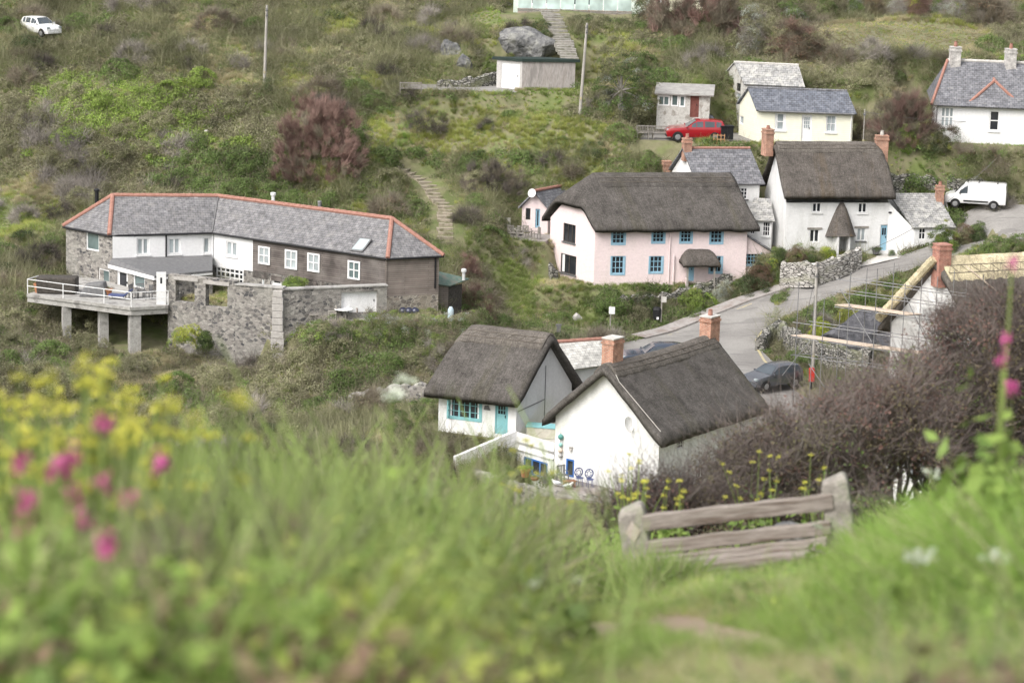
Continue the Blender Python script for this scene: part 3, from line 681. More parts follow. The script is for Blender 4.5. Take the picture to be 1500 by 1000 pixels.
for i in range(2):
    s=i*50; x='ab'[i]
    for nm,mt,lf in (('fresh',Lg,.13),('mid',Lm,.12),('dark',Ld,.11),('olive',Lo,.11),('yellow',Ly,.11),('russet',Lb,.1),('silver',Ls,.09)):
        addp('L'+nm+x,[mt,Tb],p_leaf(150,.6,lf,lf*.65,s+1),p_twig(14,.7,.018,.7,s+2,1,3))
    for nm,mt,lm in (('grey',Tg,Lo),('brown',Tb,Lb),('red',Tr,Lb),('dark',Td,Ld)):
        addp('T'+nm+x,[mt,lm],p_twig(95,.95,.02,.8,s+3,0,4,.6,.2),p_leaf(60,.6,.09,.06,s+4,mi=1))
        addp('U'+nm+x,[mt,lm],p_twig(90,1.0,.018,.33,s+5,0,4,.18,.12))     # upright brush
    for nm,mt in (('green',Gg),('yel',Gy),('dry',Gd),('rich',Gr)):
        addp('G'+nm+x,[mt,Gd],p_grass(70,.6,.028,.8,s+6,0,.3),p_grass(10,.6,.02,1.1,s+7,1,.3))
    addp('Bmix'+x,[Lo,Lm,Gd],p_twig(50,.9,.02,1.2,s+8,0,5,.9,.3),p_leaf(100,.55,.09,.06,s+9,mi=1),p_grass(20,.5,.02,1,s+10,2,.4))
def rotz_to(D,rg):
    D=unit(D); n=len(D); x=unit(np.cross(rg.normal(size=(n,3)),D)); y=np.cross(D,x); return np.stack([x,y,D],-1)
def merge(keys,pos,D,sc,rg,off,mats=None):
    """proto copies -> arrays; one material list"""
    ms=[];out=[];keys=np.array(keys)
    for k in np.unique(keys):
        p=PROTO[k]; idx=np.where(keys==k)[0]; R_=rotz_to(D[idx],rg); 
        Vn=np.einsum('nij,vj->nvi',R_,p['V'])*sc[idx][:,None,None]+(pos[idx]-off)[:,None]
        nv=len(p['V']); Fn=p['F'][None]+(np.arange(len(idx))*nv)[:,None,None]
        mm=[]
        for m_ in p['mats']:
            if m_ not in ms: ms.append(m_)
            mm.append(ms.index(m_))
        MI=np.tile(np.array(mm)[p['MI'].astype(int)],len(idx)); Rr=(p['R'][None]*.6+rg.random((len(idx),1))*.4).ravel()
        out.append((Vn.reshape(-1,3),Fn.reshape(-1,4),Rr,MI))
    V,Fq,R,MI=cat(*out); return V,Fq,R,MI,ms
def pick(mix_,n,rg):
    ks=list(mix_); w_=np.array([mix_[k] for k in ks],float); w_/=w_.sum(); c=rg.choice(len(ks),n,p=w_); ab=rg.integers(0,2,n)
    return [ks[i]+'ab'[j] for i,j in zip(c,ab)]
_sd=[100]
def shrub(name,label,cat_,base,rx,ry,rz,mix_,n=60,ps=.6,group=None,up=.4,shell=.55,trunk=0,lift=0,noisy=.22,windx=0,dens=1,tm=None):
    """a bush: clumps spread through an uneven dome; with trunk>0 it is a tree of trunk and crown"""
    _sd[0]+=1; rg=np.random.default_rng(_sd[0]); b=np.array(base,float)
    d=unit(rg.normal(size=(n,3))); d[:,2]=np.abs(d[:,2])-.12*(lift>0); r=rg.uniform(shell**2,1,n)**.5
    ph=rg.uniform(0,6,4); lump=1+noisy*(np.sin(d[:,0]*4+ph[0])*np.cos(d[:,1]*4+ph[1])+.6*np.sin(d[:,2]*7+ph[2]+d[:,0]*3))
    pos=b+d*(r*lump)[:,None]*[rx-ps*.35,ry-ps*.35,rz-lift-ps*.4]+[0,0,lift]; pos[:,0]+=windx*(pos[:,2]-b[2])
    D=unit(d*[1/rx,1/ry,1/rz]+[0,0,up]+rg.normal(size=(n,3))*.12); sc=ps*rg.uniform(.7,1.25,n)
    pos-=D*(sc*.35)[:,None]
    V,Fq,R,MI,ms=merge(pick(mix_,n,rg),pos,D,sc,rg,b)
    if not trunk:
        o=qmesh(name,V,Fq,R,MI,ms); o.location=b; return tag(o,label,cat_,group)
    root=thing(name,label,cat_,b,0,group); c=qmesh('crown',V,Fq,R,MI,ms); c.parent=root
    mb=MB(); tops=pos[rg.choice(n,min(n,14),replace=False)]-b
    for i in range(max(1,int(trunk))):
        x0=rg.normal()*.15*(trunk>1); mb.tube([(x0,0,-.3),(x0*1.5+windx*.3,rg.normal()*.1,rz*.25),(x0*2+windx*rz*.4,rg.normal()*.15,rz*.5)],[.05*rz**.8+.04,.04*rz**.8+.02,.03*rz**.6],7)
    for t in tops: 
        m0=Vector((windx*rz*.2,0,rz*.28)); e=Vector(t); mb.tube([m0,m0.lerp(e,.5)+Vector((rg.normal()*.1,rg.normal()*.1,.1*rz*.3)),e],[.025*rz**.7+.01,.02,.008],5)
    mb.build('trunk',tm or WOODG,root); return root
def hedge(name,label,pts,wd,ht,mix_,per=9,ps=.42,group=None,cat_='hedge',lean=0):
    """clipped hedge along base points"""
    _sd[0]+=1; rg=np.random.default_rng(_sd[0]); P=[];D=[]; b=np.array(pts[0],float)
    for a,c in zip(pts,pts[1:]):
        a=np.array(a,float);c=np.array(c,float);d=c-a;L=np.linalg.norm(d);u=d/L;nn=np.array([u[1],-u[0],0]); nn/=np.linalg.norm(nn)
        n=int(L*per*(wd+2*ht)/2)
        t=rg.random(n);s=rg.random(n)*(wd+2*ht)
        for ti,si in zip(t,s):
            q=a+d*ti; h=ht*rg.uniform(.93,1.07)
            if si<ht: P.append(q+nn*wd/2+[0,0,si]);D.append(nn+[0,0,.3])
            elif si<ht+wd: P.append(q+nn*(wd/2-(si-ht))+[0,0,h]);D.append([0,0,1.])
            else: P.append(q-nn*wd/2+[0,0,si-ht-wd]);D.append(-nn+[0,0,.3])
    P=np.array(P);D=unit(np.array(D)+rg.normal(size=(len(P),3))*.2); sc=ps*rg.uniform(.75,1.25,len(P)); P=P-D*(sc*.45)[:,None]
    V,Fq,R,MI,ms=merge(pick(mix_,len(P),rg),P,D,sc,rg,b); o=qmesh(name,V,Fq,R,MI,ms); o.location=b; return tag(o,label,cat_,group)
def scatter(name,pos,D,sc,keys,label=None,kind='stuff'):
    """ground cover nobody could count: instanced clumps on points"""
    keys=np.array(keys); ks=sorted(set(keys.tolist())); rg=np.random.default_rng(5)
    me=bpy.data.meshes.new(name); me.vertices.add(len(pos)); me.vertices.foreach_set('co',np.asarray(pos,dtype=np.float32).ravel())
    Rm=rotz_to(D,rg); eul=np.stack([np.arctan2(Rm[:,2,1],Rm[:,2,2]),np.arctan2(-Rm[:,2,0],np.hypot(Rm[:,2,1],Rm[:,2,2])),np.arctan2(Rm[:,1,0],Rm[:,0,0])],-1)
    me.attributes.new('rot','FLOAT_VECTOR','POINT').data.foreach_set('vector',eul.astype(np.float32).ravel())
    me.attributes.new('sc','FLOAT','POINT').data.foreach_set('value',np.asarray(sc,dtype=np.float32))
    me.attributes.new('pid','INT','POINT').data.foreach_set('value',np.array([ks.index(k) for k in keys],dtype=np.int32))
    me.update(); ob=bpy.data.objects.new(name,me); COL.objects.link(ob)
    ng=bpy.data.node_groups.new(name,'GeometryNodeTree'); ng.interface.new_socket('Geometry',in_out='INPUT',socket_type='NodeSocketGeometry'); ng.interface.new_socket('Geometry',in_out='OUTPUT',socket_type='NodeSocketGeometry')
    gi=ng.nodes.new('NodeGroupInput');go=ng.nodes.new('NodeGroupOutput'); jn=ng.nodes.new('GeometryNodeJoinGeometry'); ng.links.new(jn.outputs[0],go.inputs[0])
    def na(nm,ty): 
        x=ng.nodes.new('GeometryNodeInputNamedAttribute'); x.data_type=ty; x.inputs[0].default_value=nm; return next(o for o in x.outputs if o.enabled and o.name=='Attribute')
    rot=na('rot','FLOAT_VECTOR');sca=na('sc','FLOAT');pid=na('pid','INT')
    for i,k in enumerate(ks):
        p=PROTO[k]
        if 'ob' not in p: p['ob']=qmesh('clump',p['V'],p['F'],p['R'],p['MI'],p['mats'],link=False)
        oi=ng.nodes.new('GeometryNodeObjectInfo'); oi.inputs['Object'].default_value=p['ob']; oi.inputs['As Instance'].default_value=True
        cmp_=ng.nodes.new('FunctionNodeCompare'); cmp_.data_type='INT'; cmp_.operation='EQUAL'
        ii=[s for s in cmp_.inputs if s.type=='INT']; ng.links.new(pid,ii[0]); ii[1].default_value=i
        ip=ng.nodes.new('GeometryNodeInstanceOnPoints'); ng.links.new(gi.outputs[0],ip.inputs['Points']); ng.links.new(cmp_.outputs[0],ip.inputs['Selection'])
        ng.links.new(oi.outputs['Geometry'],ip.inputs['Instance']); ng.links.new(rot,ip.inputs['Rotation']); ng.links.new(sca,ip.inputs['Scale'])
        ng.links.new(ip.outputs[0],jn.inputs[0])
    md=ob.modifiers.new('clumps','NODES'); md.node_group=ng
    return tag(ob,label,None,None,kind)
def V3(p,z): return Vector((p[0],p[1],z))
# ================================================================ long slate-roofed house (left)
ZE,ZR=8.2,10.3
E0=G(92,331,ZE);E1=G(160,344,ZE);E2=G(311,340,ZE);E4=G(568,378,ZE);E5=G(650,374,ZE)
Ra=G(165,286,ZR);Rb=G(320,287,ZR);Rc=G(574,320,ZR)
dl=(E4-E2).normalized(); Bm=Rb+(Rb-E2); Bm.z=ZE; Be=E0+Vector((2.2,4.2,0)); Bf=E5+Vector((-.6,1.9,0))
LH=House('long_house','long slate roofed house of stone, white render and grey boarding above the sea terrace','house',(E2.x,E2.y,4.0))
mb=LH.mb()
for q in ([E0,E1,Ra],[E1,E2,Rb,Ra],[E2,E4,Rc,Rb],[E4,E5,Rc],[E5,Bf,Bm,Rb,Rc][::-1],[E0,Ra,Rb,Bm,Be]): slab(mb,q,.1)
rf=mb.build('roof',SLATEL,LH.o)
ridge(LH,rf,[(Ra,Rb),(Rb,Rc),(E0,Ra),(E1,Ra),(E4,Rc),(E5,Rc)],TERRA,.15)
H=LH.mb(); H.tube([E2+Vector((0,0,.05)),Rb+Vector((0,0,.03))],.06,5); H.build('lead_valley',LEAD,rf)
def ins(p,c=Vector((-17,191,0)),k=.22):
    d=xy(c)-xy(p); return xy(p)+d.normalized()*k
w0,w1,w2,w4,w5=[ins(p) for p in (E0,E1,E2,E4,E5)]; 
w2=xy(E2)+Vector((.0,.25,0)); w4=xy(E4)+Vector((-.12,.25,0)); w5=xy(E5)+Vector((-.3,.05,0))
FP_LH=[(q[0],q[1]) for q in (w0,w1,w2,w4,w5,Bm)]
zt=ZE-.02; zm=6.45
WA=LH.wall(w0,w1,3.2,zt,STONE,name='stone_wall'); 
WB=LH.wall(w1,w2,zm-.2,zt,WHITE2,name='rendered_wall'); WBs=LH.wall(w1,w2,3.0,zm-.2,STONE,name='stone_wall')
s37=None
Wt=Wall(LH,w2,w4,0,1,WHITE); a370=Wt.hit(370,400)[0]; p370=Wt.pt(a370,0)
WC=LH.wall(w2,p370,5.75,zt,WHITE2,name='rendered_wall'); WCs=LH.wall(w2,p370,3.0,5.75,STONE,name='stone_wall')
WD=LH.wall(p370,w4,5.45,zt,PLANK,name='boarded_wall'); WDs=LH.wall(p370,w4,3.0,5.45,STONE,name='stone_wall')
WE=LH.wall(w4,w5,5.55,zt,PLANKL,name='boarded_wall'); WEs=LH.wall(w4,w5,2.5,5.55,STONEB,name='stone_wall')
WX=LH.wall(w5,xy(Bf)+Vector((-.3,-.1,0)),2.5,zt,STONE,name='stone_wall'); LH.wall(xy(Bf)+Vector((-.3,-.1,0)),xy(Bm),3,zt,STONE,name='stone_wall'); LH.wall(xy(Bm),xy(Be),3,zt,STONE,name='stone_wall'); LH.wall(xy(Be),w0,3,zt,STONE,name='stone_wall')
window(WA,(126,340,145,367),UPVC,1,1,GLASSG,.09)
for b in ((200,349,219,373),(246,349,265,372),(298,348,307,371)): window(WB,b,UPVC,2 if b[2]-b[0]>10 else 1,1,GLASSC,.08,.12,sill=UPVC,curt=((.0,.16),(.84,1)))
window(WC,(331,354,347,375),UPVC,2,1,GLASSC,.08,.12,sill=UPVC)
window(WCs,(317,392,357,414),UPVC,6,3,GLASS,.1,.1,rec=.03)
for b in ((379,361,396,387),(418,366,436,394),(451,371,469,398),(510,382,528,409)): window(WD,b,UPVC,2,2,GLASSC if b[0]<500 else GLASSG,.11,.07,rec=-.03,curt=((0,.12),))
window(WDs,(383,403,387,418),UPVC,1,1,GLASSC); door(WDs,(397,404,413,424),UPVC,GLASS,(.45,.75),1,1,handle=False)
for b in ((448,410,452,418),(459,411,463,418),(471,412,475,419)): window(WDs,b,UPVC,1,1,GLASSC)
H=LH.mb(); 
for a,b in ((E1,E2),(E2,E4),(E4,E5),(E0,E1)): H.tube([a+Vector((0,0,-.08)),b+Vector((0,0,-.08))],.07,6)
H.build('gutter',BLACK,LH.o)
p=WB.pt(WB.hit(243,370)[0],0,.06); pipe(LH,[V3(p,8.1),V3(p,6.5)],.055)
p=w2+Vector((0,-.1,0)); pipe(LH,[V3(p,8.2),V3(p,6.3)],.06,UPVC)
p=WE.pt(WE.hit(637,400)[0],0,.08); pipe(LH,[V3(p,8.1),V3(p,6.0)],.06)
MB(LH.loc).obox(WE.pt(-.06,5.5,.0),WE.d*.12,Vector((0,0,2.65)),WE.n*.05).build('corner_board',PLANKL,LH.o)
# flues and skylight
p=A(400,300,193.3); lz=10.2
mbf=LH.mb(); q=G(400,300,9.85); mbf.lathe((q.x,q.y,9.5),[(.14,0),(.12,.3),(.12,1.0),(.19,1.02),(.19,1.2),(.1,1.22)],10); mbf.build('flue_pipe',UPVC,rf)
q=G(468,306,10.15); LH.mb().lathe((q.x,q.y,9.7),[(.13,0),(.13,.9),(.15,.92),(.13,1.0)],10).build('flue_pipe',STEEL,rf)
q=G(137,300,9.4); LH.mb().lathe((q.x,q.y+1.5,8.6),[(.14,0),(.14,1.5),(.2,1.52),(.2,1.62),(.1,1.7)],10).build('flue_pipe',BLACK,rf)
def onplane(px,py,a,b,c):
    n=(b-a).cross(c-a); r=ray(px,py); o=Vector((0,0,CZ)); t=(a-o).dot(n)/r.dot(n); return o+r*t
sk=[onplane(x,y,E2,E4,Rb)+Vector((0,-.03,.07)) for x,y in ((512,368),(531,370),(545,351),(527,349))]
m_=LH.mb(); slab(m_,sk,.07); so_=m_.build('skylight',LEAD,rf); c_=sum(sk,Vector())/4
m_=LH.mb(); m_.quad(*[c_+(s-c_)*.82+Vector((0,-.01,.02)) for s in sk]); m_.build('pane',GLASSC,so_)
# sun room in front
zr=6.25; S0=G(158,386,zr);S1=G(226,404,zr);S2=G(311,396,zr)
SW1=LH.wall(ins(S0,w1,.1),xy(S1)+Vector((-.1,.25,0)),3.6,zr-.1,STONE,name='stone_wall'); SW2=LH.wall(xy(S1)+Vector((-.1,.25,0)),xy(S2)+Vector((0,.2,0)),3.6,zr-.1,STONE,name='stone_wall')
m_=LH.mb(); slab(m_,[S0,S1,S2,V3(w2,zr+.3),V3(w1,zr+.35)],.12); sr=m_.build('sunroom_roof',LEAD,LH.o)
m_=LH.mb(); m_.obox(S0+Vector((0,-.03,-.3)),S1-S0,Vector((0,.06,0)),Vector((0,0,.26))); m_.obox(S1+Vector((.02,-.05,-.28)),S2-S1,Vector((0,.06,0)),Vector((0,0,.12))); m_.build('fascia',UPVC,sr)
window(SW1,(144,394,160,415),UPVC,1,1,GLASSG,.1); door(SW1,(171,397,187,430),UPVC,GLASS,(.08,.93),1,1); door(SW1,(180,398,186,430),UPVC,GLASS,(.08,.93),1,1,handle=False) if False else None
window(SW1,(195,400,212,422),UPVC,1,1,GLASSG,.1); window(SW2,(255,401,285,407),UPVC,2,1,GLASS,.08)
LH.done()
# deck
zd=4.95
D0=G(40,430,zd);D1=G(192,450,zd);D2=G(246,447,zd)
DK=House('sea_terrace','raised concrete terrace on square pillars with white railings beside the stone house end','terrace',(D1.x,D1.y,2))
back0=V3(xy(D0)+Vector((2.5,5.0,0)),zd); 
poly=[D0,D1,D2,V3((D2.x+.3,187.5),zd),V3(w1+Vector((0,.5,0)),zd),V3(w0+Vector((0,1,0)),zd),back0]
FP_DK=[(q.x,q.y) for q in poly]
m_=DK.mb(); m_.prism([(q.x,q.y) for q in poly],zd-.55,zd); m_.build('deck_slab',CONC,DK.o)
m_=DK.mb(); 
for a,b in ((D0,D1),(D1,D2)): 
    n=(b-a).normalized(); o=Vector((n.y,-n.x,0))*.08; m_.obox(a+o*-1+Vector((0,0,.002)),b-a,o*2,Vector((0,0,-.2)))
m_.build('edge_coping',CONC,DK.o)
for (px,py,z1,wd) in ((193,462,.0,.72),(147,455,1.,.6),(93,450,2.2,.55)):
    q=G(px,py,zd-.55)+Vector((.1,.55,0)); m_=DK.mb(); m_.box((q.x,q.y,(zd-.55+z1-1)/2),(wd,wd,zd-.55-z1+1),.35); m_.build('pillar',CONC,DK.o)
rl=[D0,G(92,437,zd),G(152,444.5,zd),D1,D2]; 
m_=DK.mb()
for z in (.95,.5): m_.tube([q+Vector((0,.12,z)) for q in rl],.026,6)
m_.tube([D0+Vector((0,.12,.95)),D0+Vector((.5,1.4,.95))],.035,6)
m_.build('rail',UPVC,DK.o)
for q in rl: DK.mb().tube([q+Vector((0,.12,0)),q+Vector((0,.12,.97))],.035,6).build('rail_post',UPVC,DK.o)
# big stone wall with openings
def zl(W,px,py): return W.hit(px,py)[1]
def openwall(name,label,pts,zb,zt,mat,th=.45,cat='wall',cop=None,hl=(),seed=0):
    """free standing wall on a polyline, tops following the list of heights, ragged stones; hl: openings as photo rectangles (segment, box)"""
    loc=Vector(((pts[0][0]),(pts[0][1]),zb)); H=House(name,label,cat,loc)
    for i in range(len(pts)-1):
        a,b=xy(pts[i]),xy(pts[i+1]); 
        W=H.wall(a,b,zb,zt,mat,name='wall_face',rev=th); n=W.n
        for sgm,bx in hl:
            if sgm==i: W.holes.append(W.rect(*bx))
        W2=H.wall(b-n*th,a-n*th,zb,zt,mat,name='wall_face',rev=.001)
        for h in W.holes: W2.holes.append((W.L-h[2],h[1],W.L-h[0],h[3]))
        m_=H.mb(); m_.quad(W.pt(0,zt,0),W.pt(W.L,zt,0),W.pt(W.L,zt,-th),W.pt(0,zt,-th)); m_.quad(W.pt(0,zb,-th),W.pt(0,zb),W.pt(0,zt),W.pt(0,zt,-th)); m_.quad(W.pt(W.L,zb),W.pt(W.L,zb,-th),W.pt(W.L,zt,-th),W.pt(W.L,zt)); m_.build('wall_top',mat,H.o)
        if cop: H.mb().obox(W.pt(-.05,zt,.06),W.d*(W.L+.1),W.n*(-th-.12),Vector((0,0,.09))).build('coping',cop,H.o)
    return H
zt_=6.75
T0=G(246,398,7.1);T1=G(345,414,6.85);T2=G(414,424,6.65);T3=G(567,419,6.6)
OW=openwall('stone_wall','tall grey rubble stone wall with two square openings beside the white terrace door',[T0,T1],.8,6.95,STONE,.5,hl=[(0,(257,412,285,443)),(0,(301,418,333,450))])
for bx in ((255,406,290,411),(298,412,336,417)):
    W=OW.walls[0]; a,b,c,d=W.rect(*bx); OW.mb().obox(W.pt(a,b,-.35),W.d*(c-a),Vector((0,0,d-b)),W.n*.4).build('lintel',GRANITE,OW.o)
OW.done()
OW2=openwall('stone_wall','high buttressed stone wall with rusty streaks below the boarded house front',[T1,T2],-.5,6.7,STONE,.5,cop=CONC); OW2.done()
OW3=openwall('stone_wall','stone garden wall with white double garage doors behind the garden table',[T2,T3],1.,6.6,STONE,.5,cop=CONC)
door(OW3.walls[0],(500,427,553,458),UPVC,rec=.25,name='garage_door'); OW3.done()
q=T2; m_=MB((q.x,q.y,0)); zz=[-1.5,5.4]
for i in range(18): 
    z=-1.5+i*.45; ww=1.0-.02*i+random.uniform(-.06,.1); m_.box((q.x-.25,q.y+.15,z+.22),(ww,.75+random.uniform(-.05,.05),.43),-.15)
tag(m_.build('stone_buttress',GRANITE,bevel=.03,loc=(q.x,q.y,0)),'pale dressed granite corner buttress of the high stone wall','buttress')
# white terrace door pillar
Wd=Wall(DK,G(229,447,zd),G(245,447,zd),zd,7.,UPVC); 
m_=DK.mb(); a=G(229,446,zd);b=G(243,446,zd); m_.obox(a,b-a,Vector((0,.12,0)),Vector((0,0,2.15))); dd=m_.build('terrace_door',UPVC,DK.o)
m_=DK.mb(); m_.obox(a+(b-a)*.4+Vector((0,-.01,1.4)),(b-a)*.2,Vector((0,.02,0)),Vector((0,0,.4))); m_.build('pane',GLASS,dd)
# timber lean-to shed with green roof right of the long house
SHz=4.35
a=G(616,412,6.1);b=G(657,418,5.75);c=G(688,408,6.0);d=G(637,396,6.5)
SH=House('garden_shed','pale boarded lean-to shed with green felt roof at the house end','shed',(a.x,a.y,4))
m_=SH.mb(); slab(m_,[a+Vector((-.1,-.15,0)),b+Vector((.1,-.15,0)),c,d],.08); m_.build('roof',M('green_felt',(.10,.16,.13),(.14,.19,.16),3,.8,c3=(.2,.19,.16)),SH.o)
SH.wall(a,b,2.6,5.7,PLANKL,gable=[(0,5.7),((xy(b)-xy(a)).length,5.7),(0,6.02)]); SH.wall(b,c+Vector((-.5,-.3,0)),2.6,5.7,DARKW); SH.wall(d,a,2.6,5.7,PLANKL); SH.done()
MB(SH.loc).lathe((c.x-.4,c.y-.6,6.0),[(.1,0),(.1,.55),(.18,.57),(.18,.75),(.06,.8)],8).build('flue_pipe',UPVC,SH.o)
# ================================================================ pink thatched cottage
PZ=3.5; F0=G(872,337,7.75);F1=G(1095,336,7.75);B0=G(802,320,7.75)
PK=House('pink_cottage','pink washed thatched cottage with blue window frames above the road','cottage',(F0.x,F0.y,PZ))
f0=xy(F0);f1=xy(F1);b0=xy(B0); du=(f1-f0).normalized(); Lp=(f1-f0).length; dv=(b0-f0).normalized(); Wp=5.2
b0=f0+dv*Wp; b1=f1+dv*Wp
W1=PK.wall(f0+Vector((-.12,0,0))*0,f1,PZ-.6,7.75,PINK)
W1l=PK.wall(b0,f0,PZ-.8,7.9,PINK,gable=[(0,7.9),(Wp,7.9),(Wp*.72,9.2),(Wp*.28,9.2)])
PK.wall(f1,b1,PZ-.5,7.75,PINK,gable=[(0,7.75),(Wp,7.75),(Wp/2,10.3)]); PK.wall(b1,b0,PZ-.5,7.75,PINK)
for b in ((897,337,915,357),(956,337,973,355),(997,337,1013,355),(1041,337,1058,356)): window(W1,b,BLUE,3,3,GLASS,.07,.045,surround=BLUE)
for b in ((896,375,914,401),(952,375,970,399),(1040,375,1057,399)): window(W1,b,BLUE,3,3,GLASS,.07,.045,surround=BLUE)
window(W1l,(825,328,843,355),DARKW,3,1,GLASS,.05,.05,sill=LEAD); window(W1l,(821,373,844,401),DARKW,2,1,GLASS,.05,.07,sill=LEAD,curt=((.04,.2),))
door(W1,(1006,378,1017,412),BLUE,GLASS,(.6,.9),1,2)
PK.done()
pr_=thatch(PK,f0,du,dv,Lp,Wp,8.6,11.55,THATCH,ov=(.35,.55,.55,.5),hip=((9.6,1.3),None),cap=THATCH,capw=.8,seed=3,k=.5,res=.2,flare=.35,capr=(.12,1))
# porch
a,b,c,d=W1.rect(1000,375,1043,412)
p0=W1.pt(a+.1,0,1.1);p1=W1.pt(c-.1,0,1.1)
for q in (p0,p1): m_=PK.mb(); m_.box((q.x,q.y,PZ+1.0),(.13,.13,2.0)); m_.build('porch_post',WOODG,PK.o)
for q in (p0,p1): 
    m_=PK.mb(); m_.obox(V3(q,PZ+.0)+Vector((-.1,.1,0)),Vector((.2,0,0)),Vector((0,.9,0)),Vector((0,0,.8))); m_.build('porch_wall',PINK,PK.o)
po=W1.pt(a-.15,0,1.2); thatch(PK,po,W1.d,-W1.n,(c-a)+.3,1.2,5.75,6.45,THATCHW,ov=(.15,.15,.15,0),zb=6.45,hip=((5.75,1.3),(5.75,1.3)),vr=.9,th=.3,k=.25,res=.12,flare=0)
pipe(PK,[W1.pt(W1.hit(980,380)[0],7.6,.08),W1.pt(W1.hit(980,380)[0],PZ+.1,.08)],.05,PINK); pipe(PK,[W1.pt(W1.hit(987,380)[0],5.9,.08),W1.pt(W1.hit(987,380)[0],PZ+.1,.08)],.06,PINK)
# right lean-to
x0=f1; L2=G(1130,370,6.2); l2=f1+du*2.3; 
WL=PK.wall(f1+dv*.3,l2+dv*.3,PZ-.4,5.9,PINK,gable=[(0,5.9),(2.3,5.9),(0,7.3)]); window(WL,(1091,370,1114,388),BLUE,5,3,GLASS,.06,.04,surround=BLUE); WL.build()
Wr=PK.wall(l2+dv*.3,l2+dv*3.6,PZ-.4,5.9,PINK); Wr.build()
m_=PK.mb(); slab(m_,[V3(f1+dv*.1,7.42),V3(l2+du*.3+dv*.1,5.85),V3(l2+du*.3+dv*3.7,5.85),V3(f1+dv*3.7,7.42)],.12); m_.build('lean_to_roof',SLATE,PK.o)
# small annex on the left
AN=House('pink_annex','little pink slate roofed annex with a satellite dish on its gable','annex',G(770,335,6.2))
ga=G(765,301,8.35);gb=G(803,303,8.35); ga=xy(ga);gb=xy(gb); az=5.4
gw=(gb-ga).length; gd=(gb-ga).normalized(); gv=Vector((-gd.y,gd.x,0)); gv=(gv+gd*.5).normalized()
Wg=AN.wall(ga,gb,az,8.35,PINK,gable=[(0,8.35),(gw,8.35),(gw/2,9.35)]); AN.wall(gb,gb+gv*5,az,8.35,PINK); AN.wall(ga+gv*5,ga,az,8.35,PINK)
window(Wg,(770,305,777,322),DARKW,1,1,GLASS,.05); door(Wg,(784,306,791,334),BLUE,GLASS,(.1,.92),1,1); AN.done()
m_=AN.mb(); ap=V3(ga+gd*gw/2,9.5); e0=V3(ga-gd*.2,8.22);e1=V3(gb+gd*.2,8.22)
o_=-gv*.25; f_=gv*5.2
for e in (e0,e1): slab(m_,[e+o_,ap+o_,ap+f_,e+f_],.1)
ar=m_.build('roof',SLATE,AN.o); ridge(AN,ar,[(ap+o_,ap+f_)],TERRA,.12); dish(AN,V3(ga+gd*gw*.47-gv*.35,9.35),(-.3,-1,.35),.3)
# ================================================================ white thatched house
Z0=5.9; F0=G(1152,299,9.6);F1=G(1302,299,9.6)
f0=xy(F0);f1=xy(F1); du=(f1-f0).normalized(); Lw=(f1-f0).length; dv=(xy(G(1100,268,9.6))-f0).normalized(); Ww=5.8
b0=f0+dv*Ww;b1=f1+dv*Ww
WH=House('white_thatched_house','large whitewashed thatched house with a pointed thatched porch','house',(f0.x,f0.y,Z0))
W1=WH.wall(f0,f1,Z0-.8,9.6,WHITE); W2=WH.wall(b0,f0,Z0-.8,9.6,WHITE,gable=[(0,9.6),(Ww,9.6),(Ww*.53,13.2),(Ww*.47,13.2)])
WH.wall(f1,b1,Z0-.8,9.6,WHITE,gable=[(0,9.6),(Ww,9.6),(Ww/2,13.0)]); WH.wall(b1,b0,Z0-.8,9.6,WHITE)
for b in ((1190,297,1203,311),(1257,297,1270,312)): window(W1,b,UPVC,2,1,GLASS,.07,.09,sill=WHITE)
window(W1,(1186,336,1200,355),UPVC,2,1,GLASS,.07,.09,lintel=WOODG); window(W1,(1255,334,1268,353),UPVC,2,1,GLASSC,.07,.09,lintel=WOODG,sill=LEAD)
door(W1,(1289,329,1301,367),BLUE,GLASS,(.58,.88),2,1,frame=WHITE); door(W1,(1222,335,1230,360),M('brown_door',(.25,.1,.05),(.3,.13,.07)),GLASS,(.5,.85),1,2)
WH.done()
wr=thatch(WH,f0,du,dv,Lw,Ww,10.85,13.75,THATCHW,ov=(.3,.35,.5,.5),cap=THATCHR,capw=.7,seed=7,k=.45,hip=(None,(12.6,1.6)),res=.2,flare=.35)
# porch with steep thatch
a,b,c,d=W1.rect(1218,330,1243,360)
m_=WH.mb(); 
for s in (a+.1,c-.35): m_.obox(W1.pt(s,Z0-.3,1.3),W1.d*.12,W1.n*-1.3,Vector((0,0,1.9)))
m_.build('porch_wall',WHITE,WH.o)
m_=WH.mb(); top=W1.pt((a+c)/2,9.55,.15); 
n=10; vs=[];fs=[]
cx=(a+c)/2
for i in range(7):
    t=i/6; zz=9.75-t*2.5; hw=.12+1.0*t**.8; oo=.1+1.45*t**.75
    for k in range(n+1):
        th=math.pi*k/n; vs.append(W1.pt(cx-hw*math.cos(th),zz-.25*math.sin(th)*t*(-1 if t>.9 else .3),oo*math.sin(th)))
for i in range(6):
    for k in range(n): fs.append((i*(n+1)+k,(i+1)*(n+1)+k,(i+1)*(n+1)+k+1,i*(n+1)+k+1))
m_.add(vs,fs); m_.add([v+Vector((0,0,-.02)) if True else v for v in vs[-(n+1):]]+[W1.pt(cx,7.3,.1)],[(k+1,k,n+1) for k in range(n)])
m_.build('porch_thatch',THATCHW,WH.o,smooth=True)
chimney(WH,A(1124,215,206)[:2],.6,.9,12.6,14.5,BRICK,.3,1,poth=.25); q=b1*.5+f1*.5+du*.15; chimney(WH,(q.x,q.y),.9,.6,11.5,14.15,BRICK,.1,1,potm=CONCP)
gutter(WH,V3(f1+dv*-.1,9.0),V3(f1+dv*-.1+du*.2,9.0))
